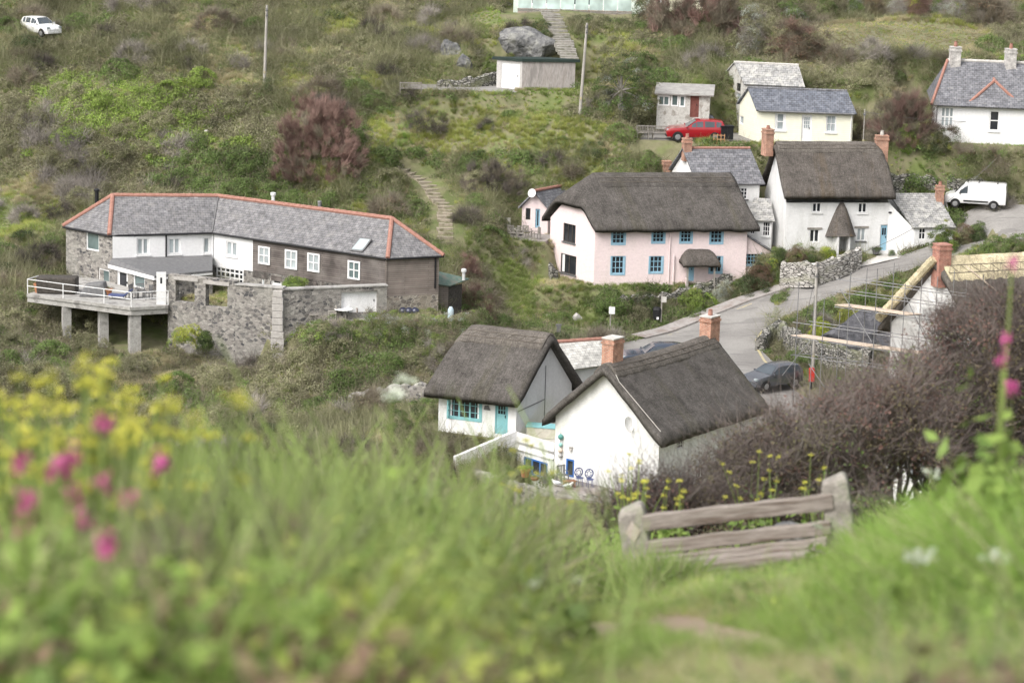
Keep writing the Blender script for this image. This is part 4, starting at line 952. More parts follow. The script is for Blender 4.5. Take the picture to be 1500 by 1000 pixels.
# slate cottage wing at right
r0=f1+du*.0; Z1=Z0
R0_=G(1302,304,9.2); q0=xy(f1)-du*.05-dv*.1; q1=xy(G(1345,372,6.3)); 
WG=House('slate_lean_to','whitewashed outhouse with old lichened slate roof beside the blue door','outhouse',(q0.x,q0.y,Z0))
q0=f1+du*.02; q1=q0+xy(Vector((1.0,-.25,0))).normalized()*1.95; qd=xy(Vector((1,.18,0))).normalized(); q2=q1+qd*2.9
k0=Z0-.6; ze=8.05
wl=WG.wall(q0,q1,k0,ze-.2,WHITE,gable=[(0,ze-.2),((q1-q0).length,ze-.2),(0,9.7)]); wf=WG.wall(q1,q2,k0,ze-.2,WHITE); bk=Vector((-.05,1,0))*3.4
WG.wall(q2,q2+bk,k0,ze-.2,WHITE,gable=[(0,ze-.2),(3.4,ze-.2),(3.4,9.7)]); WG.wall(q2+bk,q0+bk,k0,9.6,WHITE)
window(wf,(1346,332,1356,351),UPVC,2,2,GLASS,.06,.05); WG.done()
m_=WG.mb(); slab(m_,[V3(q1-qd*.15+Vector((0,-.2,0)),ze),V3(q2+qd*.2+Vector((0,-.2,0)),ze),V3(q2-qd*.7+bk,10.0),V3(q0+Vector((.25,2.6,0)),10.0)],.12); 
gr=m_.build('roof',SLATEO,WG.o); q=q2-qd*.6+bk*.8; chimney(WG,(q.x,q.y),.55,.55,9.2,10.6,BRICK,.1,1,poth=.3)
# left slate wing behind the pink cottage
WW=House('slate_wing','white gabled wing with grey slate roof and red ridge between the two thatched houses','house wing',G(1085,330,6))
h0=xy(G(1024,252,10.2)); hz=10.6
e0=G(1078,268,10.5);e1=G(1113,268,10.5); dw=(xy(e1)-xy(e0)).normalized(); e0=xy(e1)-dw*4.6; e1=xy(e1)
vw=(dw*-.42+Vector((0,1,0))).normalized()
fw_=WW.wall(e0,e1,5.4,10.45,WHITE); lg=WW.wall(e0+vw*4.6,e0,5.4,10.45,WHITE,gable=[(0,10.45),(4.6,10.45),(2.3,12.6)]); WW.wall(e1,e1+vw*4.6,5.4,10.45,WHITE)
window(fw_,(1076,275,1095,292),UPVC,4,3,GLASS,.07,.04,sill=LEAD)
m_=WW.mb(); ap0=V3(e0+vw*2.3-dw*.25,12.75);ap1=V3(e1+vw*2.3+dw*.3,12.75)
slab(m_,[V3(e0-dw*.25-vw*.25,10.45),V3(e1+dw*.3-vw*.25,10.45),ap1,ap0],.1); slab(m_,[V3(e0-dw*.25+vw*4.9,10.45),V3(e1+dw*.3+vw*4.9,10.45),ap1,ap0],.1)
wr2=m_.build('roof',SLATE,WW.o); ridge(WW,wr2,[(ap0,ap1)],TERRA,.1)
chimney(WW,(e0+vw*2.3+dw*.1)[:2],.6,.6,11.8,13.4,BRICK,.3,1); chimney(WW,(e0+vw*4.6-dw*.3)[:2],.6,.5,9.5,11.4,BRICK,.3,0)
# small porch block at its foot
pa=xy(G(1096,320,8.2)); pc=xy(G(1131,322,8.2)); pd=(pc-pa).normalized(); pl=(pc-pa).length
pf=WW.wall(pa,pc,5.4,8.2,WHITE); pv=Vector((-pd.y,pd.x,0)); WW.wall(pa+pv*3,pa,5.4,8.2,WHITE); WW.wall(pc,pc+pv*3,5.4,8.2,WHITE)
window(pf,(1099,324,1106,343),UPVC,2,3,GLASS,.05,.035); window(pf,(1117,325,1128,346),UPVC,3,3,GLASS,.06,.035,sill=WHITE); WW.done()
m_=WW.mb(); slab(m_,[V3(pa-pd*.2-pv*.25,8.15),V3(pc+pd*.25-pv*.25,8.15),V3(pc-pd*.4+pv*1.9,9.45),V3(pa+pd*.2+pv*1.9,9.45)],.1); m_.build('porch_roof',SLATEO,WW.o)
# ================================================================ near left thatched cottage
ZB=2.6; C=xy(G(757,583,5.1)); Lf=xy(G(650,570,5.1)); Rg=xy(G(845,560,5.1))
du=(C-Lf).normalized(); dv=(Rg-C).normalized(); L=(C-Lf).length+.3; W_=5.2; o=C-du*L
LC=House('thatched_cottage','small white thatched cottage with turquoise door and bay window','cottage',(C.x,C.y,ZB))
w1=LC.wall(o,C,ZB-.8,5.1,WHITE); w2=LC.wall(C,C+dv*W_,ZB-2,5.1,WHITE,gable=[(0,5.1),(W_,5.1),(W_/2,8.1)]); LC.wall(C+dv*W_,o+dv*W_,ZB-1,5.1,WHITE); LC.wall(o+dv*W_,o,ZB-1,5.1,WHITE,gable=[(0,5.1),(W_,5.1),(W_/2,8.1)])
window(w1,(657,583,704,613),TURQ,6,3,GLASS,.09,.03,mull=2,surround=TURQ,rec=.03,curt=((.02,.1),(.9,.98)),shut=TURQ); door(w1,(725,585,744,636),TURQ,GLASS,(.57,.93),3,3,rec=.06,split=True)
LC.done()
thatch(LC,o,du,dv,L,W_,5.75,8.6,THATCH,ov=(.55,.45,.6,.6),cap=THATCHR,capw=.8,seed=11,k=.6,res=.18,flare=.3,hip=((7.1,2.2),None),th=.5)
m_=LC.mb(); q=w1.pt(w1.hit(714,597)[0],w1.hit(714,597)[1],.03); m_.add([q+w1.d*x+Vector((0,0,z)) for x,z in((-.2,-.12),(.2,-.12),(.05,.16),(-.15,.12))]+[q+w1.n*.04+w1.d*x+Vector((0,0,z)) for x,z in((-.2,-.12),(.2,-.12),(.05,.16),(-.15,.12))],[(4,5,6,7),(0,1,5,4),(1,2,6,5),(2,3,7,6),(3,0,4,7)]); m_.build('slate_name_plate',LEAD,LC.o)
q=w1.pt(w1.hit(715,586)[0],w1.hit(715,586)[1],.1); LC.mb().lathe(q+Vector((0,0,-.12)),[(.05,0),(.09,.05),(.09,.2),(.03,.27)],8).build('wall_lamp',BLACK,LC.o)
q=o-du*.35+dv*.1; dish(LC,V3(q,4.9),(-.4,-1,.3),.3)
pipe(LC,[w2.pt(2.6,6.6,.04),w2.pt(2.6,4.3,.04),w2.pt(2.58,2.9,.04)],.02,LEAD,'cable'); pipe(LC,[w2.pt(.1,4.3,.04),w2.pt(2.6,4.62,.04)],.02,LEAD,'cable')
# ================================================================ near gable cottage
ZG=1.2; C=xy(G(966,640,5.15)); Lf=xy(G(812,607,5.15)); Rg=xy(G(1112,592,5.15))
du=(C-Lf).normalized(); dv=(Rg-C).normalized(); Wg_=(C-Lf).length-.1; L=(Rg-C).length-.2; o=C-du*Wg_
GH=House('thatched_cottage','large white gabled thatched cottage with two brick chimneys behind the blue chairs','cottage',(C.x,C.y,ZG))
g=[(0,5.1),(Wg_,5.1),(Wg_*.56,8.2),(Wg_*.44,8.2)]
w1=GH.wall(o,C,ZG-1,5.1,WHITE,gable=g); w2=GH.wall(C,C+dv*L,ZG-1.5,5.1,WHITE); GH.wall(C+dv*L,o+dv*L,ZG-1,5.1,WHITE,gable=g); GH.wall(o+dv*L,o,ZG-1,5.1,WHITE)
window(w1,(829,672,841,698),DBLUE,1,1,GLASS,.1,.03,rec=.05); window(w2,(992,634,1002,657),UPVC,3,4,GLASS,.05,.03)
for b in ((1020,680,1032,705),(1052,675,1066,696)): window(w2,b,UPVC,3,4,GLASS,.05,.03)
GH.done()
# roof runs along dv: rotate the frame: u along the ridge from the front gable
oo=C; thatch(GH,C,dv,-du,L,Wg_,5.6,8.75,THATCH,ov=(.5,.5,.5,.6),cap=THATCHR,capw=.75,seed=21,k=.55,res=.18,flare=.25,sag=.12,th=.5,hip=(None,(8.0,2.4)))
q=o+(C-o)*.47+dv*.62; chimney(GH,(q.x,q.y),.75,1.0,7.4,9.95,BRICK,math.atan2(dv.y,dv.x)-math.pi/2,0,capm=CONCP)
q=o+(C-o)*.5+dv*(L+.1); chimney(GH,(q.x,q.y),.75,1.0,7.4,9.75,BRICK,math.atan2(dv.y,dv.x)-math.pi/2,1,capm=CONCP)
q=w1.hit(925,620); dish(GH,w1.pt(q[0],q[1],.3),(.75,-.6,.35),.38)
GH.mb().tube([w1.pt(Wg_*.62,8.25,.5),w1.pt(Wg_*.66,7.9,.55),w1.pt(Wg_+.25,5.55,.25)],.02,5).build('aerial_cable',CONCP,GH.o)
GHw1=w1
# slate-roofed outhouse between them
a=G(797,502,6.3);b=G(885,496,6.3);c=G(905,532,5.0);d=G(838,541,5.0)
OH=House('outhouse','low white outhouse with pale slate roof between the two near thatched cottages','outhouse',(d.x,d.y,2))
m_=OH.mb(); slab(m_,[d,c,b,a],.1); r_=m_.build('roof',SLATEP,OH.o); ridge(OH,r_,[(a,b)],TERRA,.12); OH.wall(d+Vector((-.3,.3,0)),c+Vector((0,.3,0)),1.5,4.95,WHITE); OH.wall(c+Vector((0,.3,0)),b+Vector((0,.2,0)),1.5,5.0,WHITE); OH.wall(a+Vector((0,.3,0)),d+Vector((-.3,.3,0)),1.5,5.,WHITE); OH.wall(b+Vector((0,.2,0)),a+Vector((0,.3,0)),1.5,6.1,WHITE); OH.done()
# ================================================================ concrete garage on the hill
C=HA(764,131,226); zt=HA(764,90,226).z; Cx=xy(C); z0=GARZ
Lg_=xy(G(728,87,zt)); Rg_=xy(G(843,91,zt)); 
GA=House('garage','grey rendered concrete garage with white door and dark flat roof on the hillside','garage',(C.x,C.y,z0))
RND=M('rough_grey_render',(.30,.27,.255),(.38,.35,.335),1.2,.95,.5,12,(.26,.24,.23),stretch=(2,2,.4))
RNDP=M('pale_concrete_render',(.45,.43,.42),(.5,.49,.47),1.5,.9,.3)
wf0=GA.wall(Lg_,Cx,z0-.5,zt,RNDP,name='front_wall'); GA.wall(Cx,Rg_,z0-.8,zt,RND,name='side_wall'); bk=(Rg_-Cx); GA.wall(Rg_,Lg_+bk,z0-.8,zt,RND); GA.wall(Lg_+bk,Lg_,z0-.8,zt,RND)
door(wf0,(734,92,761,131),UPVC,rec=.08,name='garage_door'); GA.done()
m_=GA.mb(); n1_=(Lg_-Cx).normalized()*.2; n2_=bk.normalized()*.2; m_.prism([(p.x,p.y) for p in (Cx-n1_-n2_,Lg_+n1_-n2_,Lg_+n1_+bk+n2_,Rg_-n1_+n2_)],zt-.02,zt+.2); m_.build('roof',M('dark_green_felt',(.02,.035,.03),(.03,.045,.04),3,.8),GA.o)
# ================================================================ house with the glazed terrace at the top edge
q0=HA(758,22,249); TZ=q0.z; a=xy(q0); b=xy(G(925,27,TZ))
TH=House('terrace_house','pale house with glass fronted terrace on a stone plinth at the top of the steps','house',(a.x,a.y,TZ))
d_=(b-a).normalized(); n_=Vector((-d_.y,d_.x,0)); STP=stone_mat('pinkish_stone',[(.28,.22,.18),(.4,.32,.27),(.34,.28,.24),(.22,.19,.17)],(.3,.27,.24),2.2,.06)
PGRN=M('pale_green_wall',(.62,.70,.64),(.66,.74,.68),2,.7)
wq=TH.wall(a,b,TZ-1.5,TZ+.55,STP,name='stone_plinth')
a2=a+n_*2+d_*-.4; b2=b+n_*2+d_*1.5; wq2=TH.wall(a2,b2,TZ-.5,TZ+4.5,PGRN)
Lq=wq2.L
for k,(s0,s1) in enumerate(((.8,2.2),(2.6,3.6),(4.,5.6),(5.9,7.1))): window(wq2,(s0,TZ+.7,s1,TZ+2.6),UPVC,2,1,GLASSG if k%2 else GLASS,.1,.07,px=False)
wq3=TH.wall(b2,b2+d_*6.5-n_*.2,TZ-.5,TZ+4.5,CREAM); window(wq3,(.5,TZ+.7,1.3,TZ+1.9),UPVC,2,1,GLASS,.1,.07,px=False); window(wq3,(4.,TZ+1.2,5.6,TZ+2.4),UPVC,3,1,GLASSG,.1,.07,px=False)
TH.wall(b2+d_*6.5,b2+d_*6.5+n_*7,TZ-.5,TZ+4.5,CREAM); TH.wall(a2+n_*7,a2,TZ-.5,TZ+4.5,PGRN); TH.done()
m_=TH.mb(); slab(m_,[V3(a2-n_*.3-d_*.3,TZ+4.5),V3(b2+d_*6.8-n_*.3,TZ+4.5),V3(b2+d_*6.8+n_*3.5,TZ+6.8),V3(a2+n_*3.5-d_*.3,TZ+6.8)],.12); slab(m_,[V3(a2+n_*7.3-d_*.3,TZ+4.5),V3(b2+d_*6.8+n_*7.3,TZ+4.5),V3(b2+d_*6.8+n_*3.5,TZ+6.8),V3(a2+n_*3.5-d_*.3,TZ+6.8)],.12); m_.build('roof',SLATE,TH.o)
m_=TH.mb(); m_.prism([(p.x,p.y) for p in (a,b,b+n_*2.2,a+n_*2.2)],TZ+.3,TZ+.5); m_.build('terrace_floor',CONCP,TH.o)
GLB=glass('balustrade_glass',(.36,.44,.42),.12)
for i in range(8):
    s=wq.L*i/8; m_=TH.mb(); m_.obox(wq.pt(s+.05,TZ+.55,-.12),wq.d*(wq.L/8-.1),wq.n*.02,Vector((0,0,.95))); m_.build('glass_panel',GLB,TH.o)
m_=TH.mb(); m_.tube([wq.pt(0,TZ+1.55,-.1),wq.pt(wq.L,TZ+1.55,-.1)],.03,6); m_.build('handrail',STEEL,TH.o)
# ================================================================ old shed
a=HA(962,160,221); SZ=HA(962,166,221).z; zt=HA(962,136,221).z; b=xy(G(1040,139,zt)); a=xy(a); d_=(b-a).normalized(); n_=Vector((-d_.y,d_.x,0))
SD=House('old_shed','run down pale shed with windows and a rusty brown door above the red car','shed',(a.x,a.y,SZ))
OW_=M('flaking_pale_board',(.42,.41,.38),(.52,.51,.48),2.5,.9,.3,8,(.28,.26,.23)); BRD=M('rusty_brown_paint',(.14,.05,.04),(.19,.07,.055),3,.7)
w_=SD.wall(a,b,SZ-1.2,zt,OW_); SD.wall(b,b+n_*2.6,SZ-1,zt,OW_); SD.wall(a+n_*2.6,a,SZ-1,zt,OW_)
for bx in ((964,140,981,155),(983,138,994,156),(995,140,1004,157)): window(w_,bx,UPVC,2 if bx[2]-bx[0]>12 else 1,1,GLASSG,.1,.07,rec=.03)
door(w_,(1011,137,1024,172),BRD,rec=.04); SD.done()
m_=SD.mb(); slab(m_,[V3(a-n_*.3-d_*.2,zt),V3(b-n_*.3+d_*.3,zt),V3(b+n_*2.9+d_*.3,zt+.45),V3(a+n_*2.9-d_*.2,zt+.45)],.1); m_.build('roof',M('asbestos_sheet',(.27,.26,.25),(.36,.35,.33),2,.9,.3),SD.o)
# ================================================================ stone barn behind the yellow chalet
a=HA(1076,122,225); zt=a.z; BZ=zt-2.6; a=xy(a); b=xy(G(1175,127,zt)); d_=(b-a).normalized(); n_=Vector((-d_.y,d_.x,0)); n_=(n_-d_*.25).normalized()
BN=House('stone_barn','old pale block barn with patched slate roof behind the yellow chalet','barn',(a.x,a.y,BZ))
PALEB=brick_mat('pale_blockwork',(.46,.44,.4),(.54,.52,.48),(.35,.33,.3),.45,.22,.015,var=(.8,1.15))
f_=a+d_*.9; w_=BN.wall(f_,b,BZ-1.5,zt,PALEB); lw_=BN.wall(f_+n_*3.4-d_*1.4,f_,BZ-1.5,zt,OW_,gable=[(0,zt),((n_*3.4-d_*1.4).length,zt),((n_*3.4-d_*1.4).length/2,zt+1.35)]); BN.wall(b,b+n_*3.4,BZ-1.5,zt,PALEB,gable=[(0,zt),(3.4,zt),(1.7,zt+1.35)])
window(lw_,(1079,122,1085,134),DARKW,1,1,GLASS,.06); window(lw_,(1078,136,1085,148),UPVC,1,1,GLASSC,.06); BN.done()
m_=BN.mb(); r0_=V3(f_+n_*1.7-d_*.8,zt+1.45);r1_=V3(b+n_*1.7-d_*.1,zt+1.45)
slab(m_,[V3(f_-n_*.2-d_*.2,zt),V3(b-n_*.2+d_*.2,zt),r1_,r0_],.1); slab(m_,[V3(f_+n_*3.6-d_*1.6,zt),V3(b+n_*3.6+d_*.2,zt),r1_,r0_],.1); br_=m_.build('roof',SLATEO,BN.o); ridge(BN,br_,[(r0_,r1_)],CONCP,.08)
# ================================================================ yellow chalet
a=HA(1110,161,217); zt=a.z; a=xy(a); b=xy(G(1250,166,zt)); d_=(b-a).normalized(); n_=Vector((-d_.y,d_.x,0)); n_=(n_-d_*.2).normalized()
CH=House('yellow_chalet','low cream yellow chalet with blue slate roof and white windows','chalet',(a.x,a.y,YHZ))
CREAMB=brick_mat('cream_weatherboard',(.76,.75,.62),(.78,.77,.65),(.66,.65,.55),8,.16,.01,.6,var=(.95,1.05))
w_=CH.wall(a,b,YHZ-.6,zt,CREAMB); e_=a+n_*3.6-d_*.6
lw_=CH.wall(e_,a,YHZ-.6,zt,CREAMB,gable=[(0,zt),((a-e_).length,zt),((a-e_).length/2,zt+1.35)]); CH.wall(b,b+n_*3.6,YHZ-.6,zt,CREAMB,gable=[(0,zt),(3.6,zt),(1.8,zt+1.35)]); CH.wall(b+n_*3.6,e_,YHZ-.6,zt,CREAMB)
window(w_,(1135,166,1151,191),UPVC,1,2,GLASSC,.09,.07,sill=UPVC,curt=((0,.25),(.75,1))); window(w_,(1210,169,1225,194),UPVC,2,2,GLASSC,.09,.04,sill=UPVC)
door(w_,(1174,168,1189,209),UPVC,GLASSC,(.5,.92),3,3); window(lw_,(1083,170,1089,182),UPVC,1,1,GLASSC,.07); CH.done()
m_=CH.mb(); r0_=V3(a+n_*1.8-d_*.45,zt+1.45);r1_=V3(b+n_*1.8-d_*.1,zt+1.45)
slab(m_,[V3(a-n_*.25-d_*.15,zt),V3(b-n_*.25+d_*.2,zt),r1_,r0_],.1); slab(m_,[V3(e_+n_*.2-d_*.2,zt),V3(b+n_*3.8+d_*.2,zt),r1_,r0_],.1); cr_=m_.build('roof',brick_mat('blue_slate',(.11,.12,.145),(.16,.17,.195),(.04,.04,.05),.34,.22,.012,.6,lich=((.3,.31,.33),.6,.35)),CH.o); ridge(CH,cr_,[(r0_,r1_)],SLATE,.09)
gutter(CH,V3(a-n_*.3,zt-.05),V3(b-n_*.3,zt-.05),LEAD); pipe(CH,[V3(b-n_*.1-d_*.15,zt),V3(b-n_*.1-d_*.15,YHZ)],.04,UPVC)
# ================================================================ bungalow
a=HA(1374,153,214); zt=a.z; a=xy(a); m1=xy(G(1414,155,zt)); b=xy(G(1500,158,zt)); d_=(b-a).normalized(); n_=Vector((-d_.y,d_.x,0)); b=b+d_*5
BG=House('bungalow','white bungalow with hipped grey slate roof, red hips and two tall chimneys','bungalow',(a.x,a.y,BHZ))
w_=BG.wall(a,b,BHZ-.6,zt,WHITE2); BG.wall(a+n_*8,a,BHZ-.6,zt,WHITE2); BG.wall(b,b+n_*8,BHZ-.6,zt,WHITE2); BG.wall(b+n_*8,a+n_*8,BHZ-.6,zt,WHITE2)
window(w_,(1378,157,1397,186),UPVC,3,2,GLASSC,.09,.1,sill=UPVC); window(w_,(1449,162,1464,192),UPVC,1,2,GLASS,.1,.07,sill=UPVC); BG.done()
tl=a-n_*.4-d_*.5; tr=b-n_*.4+d_*.5; bl=a+n_*8.4-d_*.5; br=b+n_*8.4+d_*.5
rl_=onplane(1388,88,V3(a+n_*3.9,0),V3(b+n_*3.9,0),V3(a+n_*3.9,10)); zr_=rl_.z; rr_=V3(xy(rl_)+d_*((b-a).length-2*(xy(rl_)-a).dot(d_)),zr_)
m_=BG.mb(); 
for q in ([V3(tl,zt),V3(tr,zt),rr_,rl_],[V3(tr,zt),V3(br,zt),rr_],[V3(br,zt),V3(bl,zt),rl_,rr_],[V3(bl,zt),V3(tl,zt),rl_]): slab(m_,q,.12)
bgr=m_.build('roof',SLATE,BG.o); ridge(BG,bgr,[(rl_,rr_)],CONCP,.12); ridge(BG,bgr,[(V3(tl,zt+.03),rl_),(V3(tr,zt+.03),rr_)],TERRA,.11)
# front gablet hip
g0_=V3(G(1414,153,zt)-n_*.5,zt+.02)+Vector((0,-.2,0)); g1_=V3(xy(G(1497,156,zt))-n_*.5,zt+.02); gm=(g0_+g1_)/2; gt=V3(xy(gm)+n_*3.4,zr_-1.1); gt2=V3(xy(gm)+n_*1.3,zr_-1.15)
m_=BG.mb(); slab(m_,[g0_,g1_,gt2],.1); slab(m_,[g0_,gt2,gt,V3(xy(g0_)+n_*1,zt+.35)],.1); slab(m_,[g1_,gt2,gt,V3(xy(g1_)+n_*1,zt+.35)],.1); m_.build('gablet_roof',SLATE,BG.o)
ridge(BG,bgr,[(g0_,gt2),(g1_,gt2),(gt2,gt)],TERRA,.11)
for px,py in ((1398,100),(1479,104)):
    q=onplane(px,py,V3(a+n_*3.6,0),V3(b+n_*3.6,0),V3(a+n_*3.6,10)); chimney(BG,(q.x,q.y),.75,.75,zr_-.9,zr_+1.0,brick_mat('whitened_brick',(.48,.46,.44),(.56,.54,.52),(.35,.33,.31),.3,.1,.012),.1,1,poth=.4,potm=TERRA)
BGf=(a,d_,n_,zt)
# red building corner and stone walls at the top right
q=HA(1396,20,266); RB=House('red_building','dark red timber building half hidden behind the bushes at the top','outbuilding',q); RB_=brick_mat('red_boarding',(.22,.07,.05),(.25,.085,.06),(.1,.03,.02),6,.15,.012,.7)
a=xy(q)-Vector((1.3,0,0)); w_=RB.wall(a,a+Vector((2.6,.3,0)),q.z-1,q.z+4,RB_); RB.wall(a+Vector((2.6,.3,0)),a+Vector((2.6,4.3,0)),q.z-1,q.z+4,RB_); RB.wall(a+Vector((0,4,0)),a,q.z-1,q.z+4,RB_); window(w_,(1.0,q.z+.6,1.7,q.z+1.6),DARKW,2,1,GLASS,.06,px=False); RB.done()
m_=RB.mb(); m_.prism([(a.x-.2,a.y-.2),(a.x+2.8,a.y+.1),(a.x+2.8,a.y+4.5),(a.x-.2,a.y+4.2)],q.z+4,q.z+4.3); m_.build('roof',SLATE,RB.o)
# ================================================================ house under scaffolding at the right
q=A(1377,388,172); zr_=q.z+.25; ap=xy(q); r1=xy(G(1520,375,zr_)); du=(r1-ap).normalized(); ze=zr_-4.0; dv=(xy(G(1326,450,ze))-xy(G(1442,466,ze))).normalized(); Ws=6.0
C=ap-dv*Ws/2; L=13; Z0=2.6
SCH=House('scaffolded_cottage','white gabled cottage under repair, old thatch with a fresh straw ridge and red chimney','cottage',(C.x,C.y,Z0))
g=[(0,ze),(Ws,ze),(Ws*.54,zr_-.4),(Ws*.46,zr_-.4)]; B_=C+dv*Ws
w_=SCH.wall(B_,C,Z0-1,ze,WHITE,gable=g); SCH.wall(C,C+du*L,Z0-1,ze,WHITE); SCH.wall(C+du*L,B_+du*L,Z0-1,ze,WHITE,gable=g)
window(w_,(1340,449,1352,462),UPVC,2,1,GLASSC,.07,.08) ; SCH.done()
thatch(SCH,C,du,dv,L,Ws,ze+.3,zr_+.3,THATCHR,ov=(.45,.4,.5,.5),cap=STRAW,capw=1.0,seed=31,k=.5,res=.25,flare=.25,th=.5,capr=(0,1))
m_=SCH.mb()
for i in range(13): # fresh straw verge bundles on the far slope
    t0=i/13; p=V3(B_+dv*.45-du*.5,ze-.05).lerp(V3(ap-du*.5,zr_+.1),t0); e=V3(B_+dv*.45-du*.5,ze-.05).lerp(V3(ap-du*.5,zr_+.1),t0+.09); m_.tube([p,e],[.3,.26],8)
m_.build('straw_verge',STRAW,SCH.o)
chimney(SCH,(ap+du*.1)[:2],.85,.85,zr_-1.6,zr_+1.0,BRICKR,math.atan2(du.y,du.x),0)
m_=SCH.mb(); m_.tube([V3(C+du*1.2+dv*2.6,zr_-.2),V3(C+du*3.3-dv*.2,ze+.6)],.05,5); m_.build('roof_batten',BOARD,SCH.o)
# scaffolding
def scaffold():
    o0=xy(G(1262,480,6.2)); S_=thing('scaffolding','galvanised tube scaffolding with plank lifts in front of the straw ridged cottage','scaffolding',V3(o0,3))
    off=S_.location
    def pole(a,b,r=.026): m_=MB(off); m_.tube([a,b],r,6); m_.build('scaffold_pole',STEEL,S_)
    gd=(C-B_).normalized(); base=B_-du*1.0
    stand=[-4.4,-2.6,-.9,.9,2.8,4.9,6.8]
    zl_=[5.7,8.0]; top=[9.4,8.6,10.4,10.9,10.2,10.9,10.9]
    for i,s in enumerate(stand):
        for dd in (0,1.15):
            p=base+gd*s-du*dd; tz=top[i]-(.3 if dd else 0)
            if s<-1 and dd==0 : tz-=1.2
            pole(V3(p,1.2),V3(p,tz))
    for z in (4.4,5.55,6.5,7.85,8.8,9.6):
        s0=-4.7 if z<7 else -1.9; s1=7.2
        for dd in (0,1.15): pole(V3(base+gd*s0-du*dd,z),V3(base+gd*s1-du*dd,z))
    for s in stand:
        for z in (4.4,5.55,7.85):
            if z>7 and s<-2: continue
            pole(V3(base+gd*s+du*.2,z+.05),V3(base+gd*s-du*1.5,z+.05))
    for s,z,e,f in ((-3.4,4.,-1.3,1.6),(-1.5,9.0,.8,6.),(2.8,9.3,4.9,5.8),(-5.2,3.,-3.4,5.5)): pole(V3(base+gd*s-du*1.2,z),V3(base+gd*e-du*1.2,f))
    for s0,s1,z in ((-4.8,.7,5.62),(-1.9,3.0,7.95),(.5,7,5.62)):
        for k in range(4):
            m_=MB(off); p=V3(base+gd*s0-du*(.12+k*.26),z); m_.obox(p,gd*(s1-s0),-du*.23,Vector((0,0,.04))); m_.build('scaffold_board',BOARD,S_)
scaffold()
# brick fronted house glimpsed through the hawthorn
q=A(1300,668,140); z=q.z; 
LHs=House('slate_cottage','white windowed cottage glimpsed through the hawthorn branches above the bench','cottage',q); 
a=xy(q)-Vector((1.6,.4,0)); b=a+Vector((3.6,-.6,0)); w_=LHs.wall(a,b,z-2.5,z+1.3,WHITE); LHs.wall(b,b+Vector((.8,4.5,0)),z-2.5,z+1.3,WHITE); LHs.wall(a+Vector((.8,4.5,0)),a,z-2.5,z+1.3,WHITE)
window(w_,(1275,642,1287,665),UPVC,3,3,GLASS,.07,.04); window(w_,(1292,642,1306,668),UPVC,3,3,GLASS,.07,.04); window(w_,(1309,643,1324,668),UPVC,3,3,GLASS,.07,.04); door(w_,(1296,700,1312,745),UPVC,GLASS,(.2,.9),2,3); LHs.done()
m_=LHs.mb(); o_=Vector((.35,1.9,0)); slab(m_,[V3(a-Vector((.3,.3,0)),z+1.25),V3(b+Vector((.3,-.3,0)),z+1.25),V3(b+Vector((.8,2.6,0)),z+3.4),V3(a+Vector((.1,2.6,0)),z+3.4)],.15); m_.build('roof',THATCH,LHs.o)
# ================================================================ dry stone walls
DRYL=stone_mat('whitened_dry_stone',[(.25,.24,.22),(.42,.4,.37),(.55,.53,.5),(.34,.32,.29)],(.06,.055,.05),3.0,.08,1.,lich=(.3,.3,.22),zs=3)
def rubble(name,label,pts,ht,th=.5,mat=DRYW,drop=.6,seed=1,cat_='wall',top=.16):
    """loose topped wall along ground points"""
    P=[Vector(p) for p in pts]; L=sum((b-a).length for a,b in zip(P,P[1:])); n=max(3,int(L/.35)); rg=random.Random(seed)
    off=P[0].copy(); mb=MB(off); ring=[]
    hs=ht if hasattr(ht,'__len__') else [ht,ht]
    for i in range(n+1):
        p=lerpoly(P,i/n); q=lerpoly(P,min(1,i/n+.01)); r=lerpoly(P,max(0,i/n-.01)); d=xy(q-r).normalized(); nn=Vector((d.y,-d.x,0))
        h=hs[0]+(hs[-1]-hs[0])*i/n+rg.uniform(-top,top); jj=lambda: rg.uniform(-.05,.05)
        ring.append([p+nn*(th*.62+jj())-Vector((0,0,drop)),p+nn*(th*.55+jj())+Vector((0,0,h*.5)),p+nn*(th*.42+jj())+Vector((0,0,h*.96)),p+Vector((0,0,h+.06+jj())),p-nn*(th*.42+jj())+Vector((0,0,h*.96)),p-nn*(th*.55)+Vector((0,0,h*.5)),p-nn*(th*.62)-Vector((0,0,drop))])
    vs=[v for r in ring for v in r]; fs=[]
    for i in range(n):
        for k in range(6): fs.append((i*7+k,(i+1)*7+k,(i+1)*7+k+1,i*7+k+1))
    fs.append(tuple(range(7))[::-1]); fs.append(tuple(range(n*7,n*7+7)))
    mb.add(vs,[f if False else f for f in fs]); o=mb.build(name,mat,None,loc=off); return tag(o,label,cat_)
def sp(px,py): return SURF(px,py)
rubble('stone_wall','dry stone wall edging the inside of the road bend',[G(1113,512,2),G(1124,497,2.2),G(1141,489,2.4),G(1180,520,2.4),G(1235,540,2.4),G(1275,548,2.4)],[.7,1.5],.6,seed=2)
rubble('stone_wall','rough stone retaining wall behind the red shrub and under the pink cottage path',[A(798,412,203.5),A(812,426,201.8)],[1.6,1.5],.5,seed=3,drop=1.2)
rubble('stone_wall','grey rubble wall half grown over below the pink cottage garden',[A(905,455,199),A(960,455,199),A(1020,440,200.2),A(1070,425,201.4)],[1.0,1.2],.5,seed=4,drop=1.)
rubble('stone_wall','tall whitish dry stone garden wall in front of the white thatched house',[G(1146,408,4.6),G(1180,408,4.9),G(1195,407,5)],[1.2,1.1],.5,mat=DRYL,seed=5)
rubble('stone_wall','whitewashed dry stone garden wall beside the kerb and blue bench',[G(1199,405,5.0),G(1230,393,5.5),G(1258,381,5.9)],[.95,.9],.5,mat=DRYL,seed=6)
